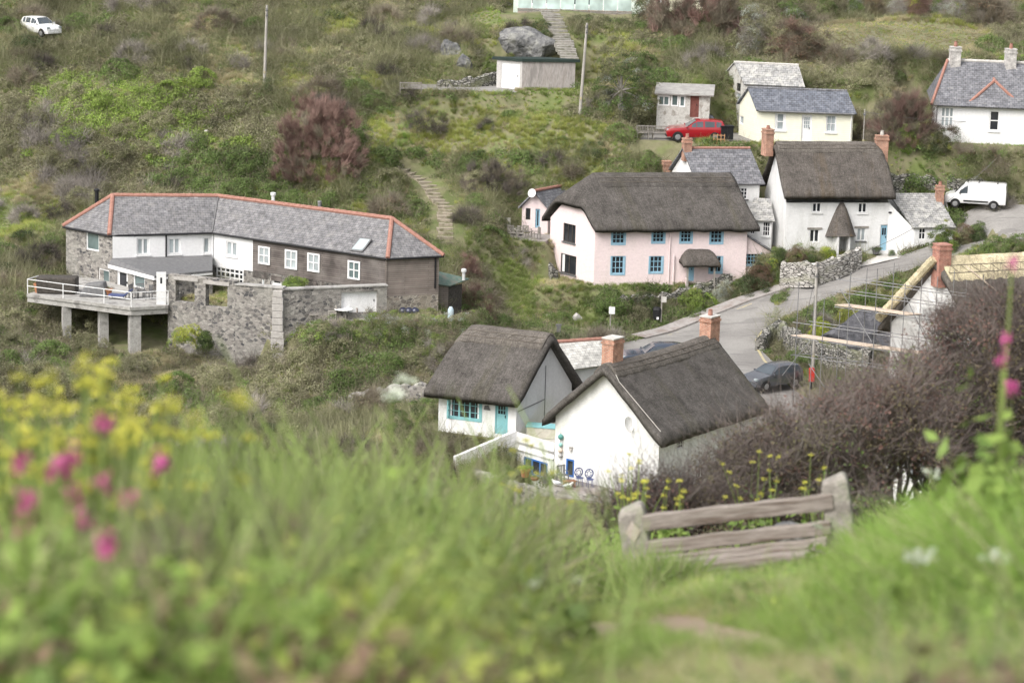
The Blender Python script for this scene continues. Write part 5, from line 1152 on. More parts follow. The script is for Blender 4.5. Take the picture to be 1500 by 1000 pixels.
rubble('stone_wall','high grey retaining wall behind the white thatched house roof',[HA(1284,285,210.0),HA(1330,287,210.2),HA(1370,290,210.2)],[1.6,1.5],.6,seed=7,drop=1)
rubble('stone_wall','grey retaining wall rising behind the white van',[HA(1385,296,210.6),HA(1440,300,210.8),HA(1560,306,210.6)],[1.9,2.0],.6,seed=8,drop=1)
rubble('stone_wall','low dark rubble wall leading to the garage',[HA(640,129,227),HA(690,130,227.5),HA(727,127,230)],[.5,1.1],.5,seed=9)
rubble('stone_wall','low wall along the top path by the green lawn',[HA(690,3,262),HA(735,12,262),HA(757,20,262)],[.5,.6],.4,seed=10)
rubble('stone_wall','curved dark stone wall with the blue gate left of the pink annex',[A(683,335,207),A(695,331,206.8),A(735,337,206),A(762,352,205)],[.9,.8],.5,seed=11)
rubble('stone_wall','tumbled stone wall below the garden benches',[HA(932,236,216),HA(960,240,215.5),HA(1005,240,215.5)],[.9,1.0],.6,seed=12)
rubble('stone_wall','dark field wall under the flowering shrubs above the dry lawn',[HA(1230,36,258),HA(1290,37,257),HA(1360,43,256.5),HA(1440,52,255)],[.35,.4],.35,seed=13,drop=.3)
rubble('stone_wall','pale stone terrace edge wall under the blue metal chairs',[G(690,690,1.5),G(740,708,1.5),G(800,724,1.5),G(862,732,1.5),G(905,734,1.5)],[.22,.25],.4,mat=STONE,seed=14,drop=2.2,top=.04)
rubble('stone_wall','grey rubble wall at the foot of the little stone track beneath the near cottages',[G(440,603,.8),G(500,595,1.3),G(560,578,2.0),G(625,572,2.6)],[.4,.5],.4,mat=STONE,seed=15,drop=1)
# yard walls of the near cottages
YW=House('yard_wall','smooth white yard wall sloping down beside the turquoise door','wall',G(755,650,2))
a=G(668,655,2.9);b=G(757,632,3.3); 
m_=YW.mb(); e=(b-a); e.z=0; n_=Vector((e.y,-e.x,0)).normalized(); m_.add([V3(a,-.6),V3(b,-.6),V3(b,3.35),V3(a,2.35),V3(a-n_*.25,-.6),V3(b-n_*.25,-.6),V3(b-n_*.25,3.35),V3(a-n_*.25,2.35)],[(0,1,2,3),(5,4,7,6),(3,2,6,7),(4,0,3,7),(1,5,6,2)]); m_.build('sloping_wall',WHITE2,YW.o)
c=G(812,648,3.3); q=YW.wall(xy(b),xy(c),-.6,3.3,WHITE2,name='low_wall'); window(q,(767,673,802,697),DBLUE,3,1,GLASS,.1,.1,rec=.05,mull=1); YW.done()
m_=YW.mb(); m_.obox(q.pt(0,2.3,.0),q.d*q.L,q.n*.12,Vector((0,0,.07))); m_.build('ledge',WHITE2,YW.o)
m_=YW.mb(); m_.prism([(b.x,b.y),(c.x,c.y),(c.x+1.5,c.y+5),(b.x+3,b.y+5)],2.6,2.75); m_.build('yard_floor',CONCP,YW.o)
# ================================================================ rocks
def rock(label,c,rx,ry,rz,mat=ROCK,seed=1,cat_='rock face',name='rock_outcrop',n=4,rough=.35):
    import bmesh
    bm=bmesh.new(); bmesh.ops.create_icosphere(bm,subdivisions=n,radius=1); rg=np.random.default_rng(seed); s=rg.uniform(0,50)
    pl=[(unit(rg.normal(size=3)),rg.uniform(.55,.85)) for _ in range(14)]
    for v in bm.verts:
        p=np.array(v.co)
        for nn,dd in pl:
            e=p@nn
            if e>dd: p=p-nn*(e-dd)*.9
        k=1+rough*(float(vnoise([p[0]*2+s],[p[1]*2+p[2]*1.7],.8,seed,3)[0])-.5)
        v.co=Vector((p[0]*rx*k,p[1]*ry*k,p[2]*rz*k))
    me=bpy.data.meshes.new(name); bm.to_mesh(me); bm.free(); me.materials.append(mat); o=bpy.data.objects.new(name,me); COL.objects.link(o); o.location=c; return tag(o,label,cat_)
RKS=[(772,72,1.5),(744,84,.9),(656,76,1.1),(681,92,.8)]
def RKS_(i,dz): q=sp(*RKS[i][:2]); return q+Vector((0,0,dz))
def RKP(px,py,Y,dz):
    p=HA(px,py,Y); return V3(p,g1(p.x,p.y)+dz)
rock('pale grey rock face beside the stone steps above the garage',RKS_(0,-.35)+Vector((0,.6,0)),2.9,2.2,1.75,ROCK,3); rock('small pale boulder left of the big rock face above the garage',RKS_(1,0),.9,.8,.8,ROCK,4)
rock('split grey rock half covered by turf left of the garage',RKS_(2,-.3),1.1,.9,1.2,ROCK,5); rock('lower grey slab rock in the turf left of the garage',RKS_(3,-.25),.9,.7,.9,ROCK,6)
rock('grey boulder ledge at the left edge beside the stone house',A(12,385,198),1.8,1.0,.7,ROCKD,7); rock('squarish dark grey boulder nearest the stone house corner',A(42,376,198),.5,.5,1.0,ROCK,8)
rock('dark slate bank under the scaffold planks',A(1283,492,184),3.6,1.6,2.0,ROCKD,9,n=5); rock('white stone caught in the dark scrub above the long house',HA(302,193,218),.25,.25,.22,GRANITE,10,name='boulder',cat_='boulder',n=2)
for i,(x,y,Y,s) in enumerate(((798,470,197,.35),(846,468,197,.4),(912,165,221,.6),(720,468,194,.35))): rock(('small pale boulder in the bank left of the grey post','rounded boulder in the bank right of the grey post','upright grey boulder under the olive tree','mossy boulder at the hedge end')[i],HA(x,y,Y),s,s,s*1.4,GRANITE if i<2 else ROCK,20+i,name='boulder',cat_='boulder',n=3)
# ================================================================ steps
def steps(name,label,pts,n,w,mat,rise=.16):
    P=[Vector(p) for p in pts]; mb=MB(P[0])
    for i in range(n):
        p=lerpoly(P,i/(n-1)); q=lerpoly(P,min(1,i/(n-1)+.03)); r=lerpoly(P,max(0,i/(n-1)-.03)); d=xy(q-r).normalized(); a=math.atan2(d.y,d.x)-math.pi/2+random.uniform(-.14,.14)
        g=g1(p.x,p.y); mb.box((p.x+random.uniform(-.08,.08),p.y,max(g,p.z)+.02-.12),(w*random.uniform(.88,1.08),(P[-1]-P[0]).length/n*1.15,.34),a,(random.uniform(-.04,.04),'Y'))
    o=mb.build(name,mat,None,bevel=.02,loc=P[0]); return tag(o,label,'steps')
STEPM=M('earthy_stone_step',(.23,.20,.15),(.33,.29,.23),1.5,.95,.5,6,(.16,.15,.09))
steps('stone_steps','long flight of worn earth and stone steps climbing the hillside right of the long house',[sp(653,362),sp(652,330),sp(651,305),sp(636,287),sp(622,270),sp(606,258),sp(583,247)],22,1.1,STEPM)
steps('stone_steps','steep stone steps climbing between the rock face and the terrace house',[HA(836,86,231),HA(826,62,237),HA(813,40,243),HA(804,24,248)],20,1.5,M('pale_stone_step',(.20,.19,.165),(.29,.275,.25),1.5,.9,.4,c3=(.16,.16,.12)))
# small dirt path by the pink cottage
pth=[sp(765,402),sp(785,415),sp(800,425),sp(815,440)]
pth=[p+Vector((0,0,.03)) for p in [lerpoly(pth,i/14) for i in range(15)]]; 
# ================================================================ utility poles and posts
def upole(label,base,top,r=.13,arms=(),ins=True,guy=None):
    b=Vector(base); t=Vector(top); o=thing('utility_pole',label,'utility pole',b); mb=MB(b); mb.tube([b-Vector((0,0,.5)),t],[r,r*.72],10); mb.build('pole',POLEW,o)
    for z in arms:
        q=t-Vector((0,0,z)); m_=MB(b); m_.box(q,(.16,.5,.08)); m_.box(q+Vector((.0,-.22,.1)),(.07,.07,.18)); m_.box(q+Vector((0,.2,.1)),(.07,.07,.18)); m_.build('insulator_bracket',LEAD,o)
    m_=MB(b); q=b.lerp(t,.18); m_.box(q+Vector((0,-r-.01,0)),(.14,.02,.2)); m_.build('warning_plate',PAINTY,o)
    if guy: m_=MB(b); m_.tube([t-Vector((0,0,.4)),guy],.015,4); m_.build('guy_wire',LEAD,o)
    return o
def ptop(base,px,py): return V3((base.x+(A(px,py,base.y).x-base.x),base.y),A(px,py,base.y).z)
b=HA(387,127,226); upole('tall grey utility pole standing alone on the upper left hillside',b,ptop(b,391,8),.13,(.4,.8))
b=HA(849,168,220); upole('leaning utility pole between the garage and the olive tree',b,ptop(b,860,34),.13,(.3,.7))
b=G(1190,548,2.3); upole('pale utility pole beside the inside of the road bend',b,ptop(b,1197,384),.13,(.2,.9),guy=G(1168,528,2.4))
b=HA(1264,216,213); upole('thin pole with a cross arm beside the yellow chalet chimney',b,ptop(b,1267,160),.05,(.4,))
b=G(894,474,2.4); m_=MB(b); m_.box(b+Vector((0,0,.55)),(.1,.1,1.4)); sg=thing('footpath_sign','grey wooden post with a white notice on the bank below the pink cottage','sign',b); m_.build('post',WOODG,sg); m_=MB(b); m_.box(b+Vector((.08,-.06,.95)),(.42,.03,.5)); m_.build('notice_board',UPVC,sg)
b=HA(818,492,193); m_=MB(b); m_.box(b+Vector((0,0,.35)),(.3,.2,.8)); m_.box(b+Vector((0,0,.78)),(.4,.24,.1)); tag(m_.build('marker_post',LEAD,loc=b),'short grey marker post on the grassy bank','post')
b=G(963,470,2.3); wb=thing('waste_bin','black dog waste bin on a grey post at the foot of the garden bank','bin',b); m_=MB(b); m_.box(b+Vector((.25,0,.9)),(.1,.08,1.9)); m_.build('post',WOODG,wb); m_=MB(b); m_.lathe(b+Vector((-.05,0,.1)),[(.2,0),(.27,.1),(.3,.65),(.32,.7),(.26,.85),(.05,.9)],10); m_.build('bin_body',BLACK,wb); m_=MB(b); m_.box(b+Vector((.0,-.28,.25)),(.16,.03,.16)); m_.build('label_plate',UPVC,wb); m_=MB(b); m_.box(b+Vector((.4,-.05,1.55)),(.35,.03,.4)); m_.build('notice',CONCP,wb)
b=G(1188,566,1.7); pb=thing('post_box','small red post box beside the pale utility pole','post box',b); m_=MB(b); m_.box(b+Vector((0,0,.75)),(.35,.3,.8)); m_.lathe(b+Vector((0,0,1.15)),[(.2,0),(.18,.06),(.05,.12)],12); m_.build('box_body',paint('post_box_red',(.5,.03,.02)),pb); m_=MB(b); m_.box(b+Vector((0,0,.1)),(.12,.12,.9)); m_.build('post',BLACK,pb)
def wire(label,pts,r=.012,sag=.6):
    P=[]
    for a,c in zip(pts,pts[1:]):
        for i in range(13): t=i/12; P.append(Vector(a).lerp(Vector(c),t)-Vector((0,0,sag*4*t*(1-t))))
    mb=MB(P[0]); mb.tube(P,r,4); tag(mb.build('overhead_wire',LEAD,loc=P[0]),label,'wire')
wire('thin overhead wire crossing in front of the white house wall',[A(1197,390,188),A(1255,372,193),A(1342,332,199),HA(1460,232,209)],.02,.15)
wire('overhead wire running from the chalet pole past the bungalow',[ptop(HA(1264,216,213),1267,164),A(1500,178,211)],.014,.3)
# ================================================================ garden furniture
def chair(label,loc,rz,mat=WOODG,group=None,s=1.0,slat=True,name='garden_chair',cat_='chair'):
    o=thing(name,label,cat_,loc,rz,group)
    def b(nm,*bx):
        m_=MB()
        for c,d in bx: m_.box(Vector(c)*s,Vector(d)*s)
        m_.build(nm,mat,o)
    b('seat',*[((0,-.2+i*.1,.43),(.5,.085,.03)) for i in range(5)])
    for x in(-.23,.23):
        for y in (-.23,.23): b('leg',((x,y,.21),(.05,.05,.42)))
    b('backrest',((0,.24,.9),(.52,.04,.06)),((-.23,.24,.66),(.05,.05,.5)),((.23,.24,.66),(.05,.05,.5)),*[((-.15+i*.1,.24,.67),(.05,.02,.42)) for i in range(4)])
    for x in (-.25,.25): b('armrest',((x,0,.63),(.05,.5,.03)),((x,-.22,.53),(.04,.04,.2)))
    return o
def bench(label,loc,rz,mat=WOODG,L=1.5,group=None,cat_='bench'):
    o=thing('garden_bench',label,cat_,loc,rz,group)
    def b(nm,*bx):
        m_=MB()
        for c,d in bx: m_.box(c,d)
        m_.build(nm,mat,o)
    b('seat',*[((0,-.2+i*.1,.43),(L,.085,.03)) for i in range(5)])
    for x in(-L/2+.05,L/2-.05):
        for y in (-.23,.23): b('leg',((x,y,.21),(.06,.06,.42)))
        b('armrest',((x,0,.63),(.05,.5,.03)),((x,-.22,.53),(.05,.05,.2)))
    n=int(L/.12); b('backrest',((0,.24,.9),(L,.04,.08)),((0,.24,.5),(L,.04,.05)),((-L/2+.03,.24,.66),(.05,.05,.5)),((L/2-.03,.24,.66),(.05,.05,.5)),*[((-L/2+.1+i*(L-.2)/(n-1),.24,.7),(.04,.02,.36)) for i in range(n)])
    return o
def table(label,loc,rz,mat=WOODG,L=1.2,W=.7,h=.72,top=None):
    o=thing('garden_table',label,'table',loc,rz)
    m_=MB(); m_.box((0,0,h),(L,W,.04)); m_.build('tabletop',top or mat,o)
    for x in(-L/2+.08,L/2-.08):
        for y in (-W/2+.08,W/2-.08): m_=MB(); m_.box((x,y,h/2-.01),(.06,.06,h-.02)); m_.build('leg',mat,o)
    return o
def rtable(label,loc,r,h,mat,top=None):
    o=thing('garden_table',label,'table',loc); m_=MB(); m_.lathe((0,0,h-.04),[(r*.97,0),(r,.02),(r*.97,.04)],24); m_.build('tabletop',top or mat,o)
    for k in range(4): t=k*math.pi/2+.4; m_=MB(); m_.tube([(math.cos(t)*r*.5,math.sin(t)*r*.5,h-.05),(math.cos(t)*r*.75,math.sin(t)*r*.75,0)],.025,6); m_.build('leg',mat,o)
    return o
def gg(px,py,z): p=G(px,py,z); return p
bench('pale blue bench against the white thatched house wall',G(1187,368,5.97),0,BLUE,1.5); bench('pale slatted bench against the pink cottage wall',G(945,414,3.77),0,M('pale_timber',(.45,.41,.38),(.55,.5,.47)),1.4)
zt1=4.52
rtable('round white topped garden table before the white garage doors',G(503,468,zt1),.62,.72,WOODG,UPVC)
chair('pale garden chair left of the round white table',G(486,468,zt1),-1.4,M('pale_teak',(.42,.39,.35),(.5,.47,.42)),'chairs round the white garden table'); chair('dark brown garden chair behind the round white table',G(500,460,zt1),-.0,DARKW,'chairs round the white garden table'); chair('orange brown garden chair right of the round white table',G(520,464,zt1),1.3,M('oiled_timber',(.2,.12,.07),(.26,.16,.1)),'chairs round the white garden table')
rtable('small low wooden side table by the stone wall ivy',G(460,470,zt1),.32,.45,WOODG)
zt2=HA(770,348,205).z
TER=[(A(735,352,204.6).x,204.6)]
for i,(x,y,Y,rz,l) in enumerate(((750,349,203.9,.5,'grey garden chair furthest left outside the pink annex'),(762,350,203.8,0,'grey garden chair second from left outside the pink annex'),(772,346,204.6,2.6,'grey garden chair behind the others outside the pink annex'),(785,351,203.7,-1.2,'grey garden chair nearest the pink cottage gable'))):
    p=A(x,y,Y); chair(l,V3(p,4.9 if False else g1(p.x,p.y)),rz,group='chairs outside the pink annex')
for i,(x,y,L) in enumerate(((944,218,1.3),(966,220,1.9))):
    p=HA(x,y,216.5+i*0); bench(('shorter weathered bench at the left of the hillside terrace','longer weathered bench in the middle of the hillside terrace')[i],V3(p,g1(p.x,p.y)+.1),.1,L=L,group='benches below the red car')
p=HA(990,222,216.5); chair('round backed weathered seat right of the hillside benches',V3(p,g1(p.x,p.y)+.1),-.4,s=1.1)
for i,(x,y) in enumerate(((1436,202),(1468,203),(1480,204),(1493,204))):
    p=G(x,y,BHZ); chair(('wooden garden chair at the left end of the bungalow table','wooden garden chair middle left at the bungalow table','wooden garden chair middle right at the bungalow table','wooden garden chair at the right end of the bungalow table')[i],p,(-1.3,0.1,-.1,1.2)[i],M('greenish_timber',(.22,.2,.13),(.3,.28,.2)) if i==0 else WOODG,'chairs on the bungalow lawn',s=1.15)
table('long wooden table on the bungalow lawn',G(1455,206,BHZ),0,WOODG,2.0,.8)
# terrace by the gable: blue metal chairs, bench, pots
zt3=1.72
def bistro(label,loc,rz,mat):
    o=thing('metal_chair',label,'chair',loc,rz,'blue metal chairs by the gable wall')
    m_=MB(); m_.lathe((0,0,.43),[(.2,0),(.22,.015),(.2,.03)],14); m_.build('seat',mat,o)
    for k in range(4): t=k*math.pi/2+.785; m_=MB(); m_.tube([(math.cos(t)*.15,math.sin(t)*.15,.43),(math.cos(t)*.2,math.sin(t)*.2,0)],.018,6); m_.build('leg',mat,o)
    m_=MB(); R=.23; m_.tube([(R*math.cos(a),.2,.72+R*1.05*math.sin(a)) for a in [2*math.pi*i/20 for i in range(21)]],.035,6,False); m_.tube([(R*.5*math.cos(a),.2,.7+R*.62*math.sin(a)) for a in [2*math.pi*i/14 for i in range(15)]],.02,5,False)
    for a in range(6): t=a*math.pi/3+.5; m_.tube([(R*.5*math.cos(t),.2,.7+R*.6*math.sin(t)),(R*math.cos(t),.2,.72+R*math.sin(t))],.018,5)
    for x in (-.12,.12): m_.tube([(x,.18,.44),(x*1.3,.2,.56)],.018,5)
    m_.build('backrest',mat,o)
NAVY=M('faded_navy_metal',(.05,.07,.17),(.08,.10,.22),4,.5)
bistro('blue metal chair with an oval back nearer the blue window',G(849,711,zt3),.35,NAVY); bistro('blue metal chair with an oval back nearer the dark bush',G(864,713,zt3),.3,NAVY)
chair('grey slatted seat under the blue framed gable window',G(824,706,zt3),.5,LEAD)
table('low rusty wooden crate table beside the grey slatted seat',G(834,713,zt3),.4,M('rusty_wood',(.25,.12,.08),(.3,.16,.1)),.7,.4,.35)
def pot(label,loc,r,h,mat=TERRAP,mix_=None,s=.35):
    o=thing('plant_pot',label,'plant pot',loc); m_=MB(); m_.lathe((0,0,0),[(r*.7,0),(r*.95,h*.85),(r*1.08,h*.87),(r*1.05,h),(r*.9,h),(r*.85,h*.9)],12); m_.build('pot',mat,o)
    if mix_:
        _sd[0]+=1; rg=np.random.default_rng(_sd[0]); n=7; P=np.c_[rg.normal(size=(n,2))*r*.5,np.full(n,h)]; D=unit(np.c_[rg.normal(size=(n,2))*.5,np.ones(n)]); V,Fq,R,MI,ms=merge(pick(mix_,n,rg),P,D,np.full(n,s),rg,np.zeros(3)); c=qmesh('plant',V,Fq,R,MI,ms); c.parent=o
    return o
pot('orange terracotta pot of lime green leaves beside the blue framed yard window',G(769,698,zt3),.28,.45,mix_=dict(Lyellow=1,Lfresh=1),s=.45)
pot('low terracotta bowl of small plants at the end of the blue yard window',G(783,703,zt3),.25,.16,M('dull_red_bowl',(.3,.1,.09),(.35,.13,.11)),dict(Lmid=1),.2)
pot('grey pot with silvery plant at the corner of the terrace',G(800,708,zt3),.2,.3,LEAD,dict(Lsilver=1,Lmid=1),.4)
pot('terracotta pot at the foot of the thatched porch',G(1031,411,3.77),.2,.3,mix_=dict(Lrusset=1,Lmid=1)); pot('small pot of orange plant left of the blue porch door',G(1000,411,3.77),.18,.25,mix_=dict(Lrusset=1,Lyellow=1))
pot('white tub with clipped green shrub left of the pale blue door',G(1283,372,6.),.3,.35,LEAD,dict(Ldark=1),.5); 
for i,(x,y) in enumerate(((1337,369),(1350,368))): pot(('grey stone planter left of its twin beneath the outhouse window','grey stone planter right of its twin beneath the outhouse window')[i],G(x,y,6.15),.28,.5,LEAD)
# seagull shaped pale stones -> two white gulls resting on the terrace edge
def gull(label,loc,rz):
    o=thing('seagull',label,'gull',loc,rz); m_=MB(); m_.tube([(-.28,0,.16),(-.15,0,.18),(0,0,.2),(.12,0,.22),(.2,0,.3),(.24,0,.36),(.3,0,.36)],[.03,.09,.13,.11,.06,.06,.03],10); m_.build('body',UPVC,o,smooth=True)
    m_=MB(); 
    for s in (-1,1): m_.tube([(.05,s*.1,.23),(-.12,s*.11,.22),(-.34,s*.04,.18)],[.05,.07,.015],7)
    m_.build('wings',M('gull_grey',(.4,.42,.44),(.48,.5,.52)),o,smooth=True); m_=MB(); m_.tube([(.3,0,.36),(.38,0,.35)],[.02,.005],6); m_.build('beak',PAINTY,o)
    for s in (-.05,.05): m_=MB(); m_.tube([(0,s,.1),(0,s,0)],.012,4); m_.build('leg',PAINTY,o)
gull('white gull standing left of its mate on the terrace edge',G(815,712,zt3),2.9); gull('white gull standing right of its mate on the terrace edge',G(832,716,zt3),.3)
# glass buoy string on the gable wall, lamp, cold frame
q=GHw1.hit(823,648); p=GHw1.pt(q[0],q[1],.12); o=thing('buoy_string','string of turquoise and cream fishing floats on the white gable wall','wall ornament',p)
for dz,r,mt in ((.35,.16,M('sea_green_float',(.10,.28,.25),(.14,.33,.3))),(-.1,.12,M('aqua_float',(.25,.5,.45),(.3,.55,.5))),(-.42,.14,M('cream_float',(.6,.5,.4),(.65,.56,.46))),(-.72,.12,M('grey_float',(.4,.4,.38),(.45,.45,.42)))):
    m_=MB(); m_.lathe((0,0,dz-r),[(r*.3,0),(r*.85,r*.5),(r,r),(r*.85,r*1.5),(r*.3,r*2)],10); m_.build('float',mt,o,smooth=True)
m_=MB(); m_.tube([(0,.08,.6),(0,.05,-.85)],.012,4); m_.build('rope',LEAD,o)
q=GHw1.hit(837,657); p=GHw1.pt(q[0],q[1],.1); m_=MB(); m_.box((0,0,0),(.16,.12,.2)); m_.box((0,-.02,.13),(.2,.16,.05)); tag(m_.build('wall_light',CONCP,loc=p,bevel=.01),'small cream wall light to the right of the fishing floats','light')
p=G(795,640,2.78); o=thing('cold_frame','pale wooden cold frame with turquoise lid against the grey gable wall','cold frame',p,-.2); m_=MB(); m_.box((0,0,.3),(1.8,.6,.6)); m_.build('frame_box',M('pale_slatwork',(.45,.43,.36),(.52,.5,.43)),o); m_=MB(); m_.box((0,0,.68),(1.9,.7,.05),0,(.15,'X')); m_.build('lid',TURQ,o)
# trellis, chimney-side things by the chalet
q=HA(1053,212,214); m_=MB(q)
for i in range(4): m_.box(q+Vector((-.4+i*.27,0,.4)),(.05,.04,.8))
for i in range(3): m_.box(q+Vector((0,.03,.1+i*.3)),(.86,.03,.05))
tag(m_.build('trellis',M('orange_timber',(.42,.24,.12),(.5,.3,.17)),loc=q),'small orange timber trellis below the red car','trellis')
for i,x in enumerate((1059,1068)): 
    p=HA(x,204,216); o=thing('wheelie_bin',('black wheelie bin close to the red car tail','black wheelie bin nearer the yellow chalet')[i],'bin',p,.2); m_=MB(); m_.prism([(-.24,-.3),(.24,-.3),(.24,.3),(-.24,.3)],0,.95); m_.build('bin_body',BLACK,o,bevel=.03); m_=MB(); m_.box((0,0,1.0),(.56,.7,.08)); m_.build('lid',BLACK,o,bevel=.02)
p=G(690,333,6.75); p=A(697,333,206.3); m_=MB(p); m_.box(p+Vector((0,0,.45)),(.5,.05,.9)); m_.box(p+Vector((0,-.03,.45)),(.56,.03,.07)); tag(m_.build('garden_gate',BLUE,loc=p),'small pale blue garden gate in the curved stone wall','gate')
p=A(742,335,206); m_=MB(p); m_.box(p+Vector((0,0,.35)),(.55,.35,.9)); tag(m_.build('storage_box',CONCP,loc=p),'pale grey storage box by the curved wall','box')
for i in range(3):
    p=G(590+i*9,460,zt1); m_=MB(); m_.lathe((0,0,0),[(.2,0),(.3,.12),(.28,.3),(.12,.45)],10); tag(m_.build('rubbish_sack',paint('dark_blue_plastic',(.02,.025,.06),.4),None,loc=p,smooth=True),('leftmost dark blue rubbish sack before the boarded end wall','middle dark blue rubbish sack before the boarded end wall','rightmost dark blue rubbish sack before the boarded end wall')[i],'sack','dark sacks before the boarded end wall')
p=G(660,470,4.4); m_=MB(); m_.lathe((0,0,0),[(.18,0),(.2,.1),(.2,.75),(.12,.9),(.08,.95)],12); tag(m_.build('gas_bottle',M('pale_blue_metal',(.4,.5,.55),(.45,.55,.6)),None,loc=p,smooth=True),'pale blue gas bottle beside the boarded shed corner','gas bottle')
# distant bench on the hill (only its back rails show)
p=HA(601,150,222); bench('grey wooden bench sunk in the grass left of the garage track',V3(p,g1(p.x,p.y)+.05),math.pi+.1,L=1.7)
# deck things
def deckp(px,py): return G(px,py,zd+.002)
p=deckp(172,438); o=thing('sun_lounger','dark blue sun lounger on the concrete terrace','lounger',p,-.2); m_=MB(); m_.box((0,0,.28),(1.1,.6,.08)); m_.box((.75,0,.5),(.6,.6,.08),0,(-.7,'Y')); m_.build('cushion',NAVY,o)
for x in (-.45,.5):
    for y in (-.22,.22): m_=MB(); m_.box((x,y,.12),(.05,.05,.24)); m_.build('leg',LEAD,o)
m_=MB(); m_.prism([(-1.3,-.7),(1.3,-.7),(1.3,.7),(-1.3,.7)],0,1.1); o=tag(m_.build('covered_table',DARKW,loc=deckp(84,428),bevel=.12,jit=.05),'dark brown covered furniture at the far left of the terrace','furniture cover')
m_=MB(); m_.add([(-.9,-.6,0),(1.,-.6,0),(1.,.6,0),(-.9,.6,0),(-.5,-.4,.85),(.7,-.5,1.0),(.8,.4,1.0),(-.4,.4,.8)],[(0,1,5,4),(1,2,6,5),(2,3,7,6),(3,0,4,7),(4,5,6,7),(3,2,1,0)]); tag(m_.build('covered_barbecue',LEAD,loc=deckp(137,433),bevel=.1),'grey sheeted garden furniture in the middle of the terrace','furniture cover')
pot('terracotta planter against the stone wall on the terrace',deckp(157,434),.35,.5,mix_=dict(Lrusset=1,Lmid=1)); pot('orange pot at the left railing of the terrace',deckp(56,428),.3,.6,mix_=None)
for i,(x,y) in enumerate(((196,437),(206,436),(216,438))): chair(('grey terrace chair left of the trio by the sun room','grey terrace chair in the middle of the trio by the sun room','grey terrace chair nearest the white terrace door')[i],deckp(x,y),(1.2,.2,-1.)[i],LEAD,'chairs by the sun room')
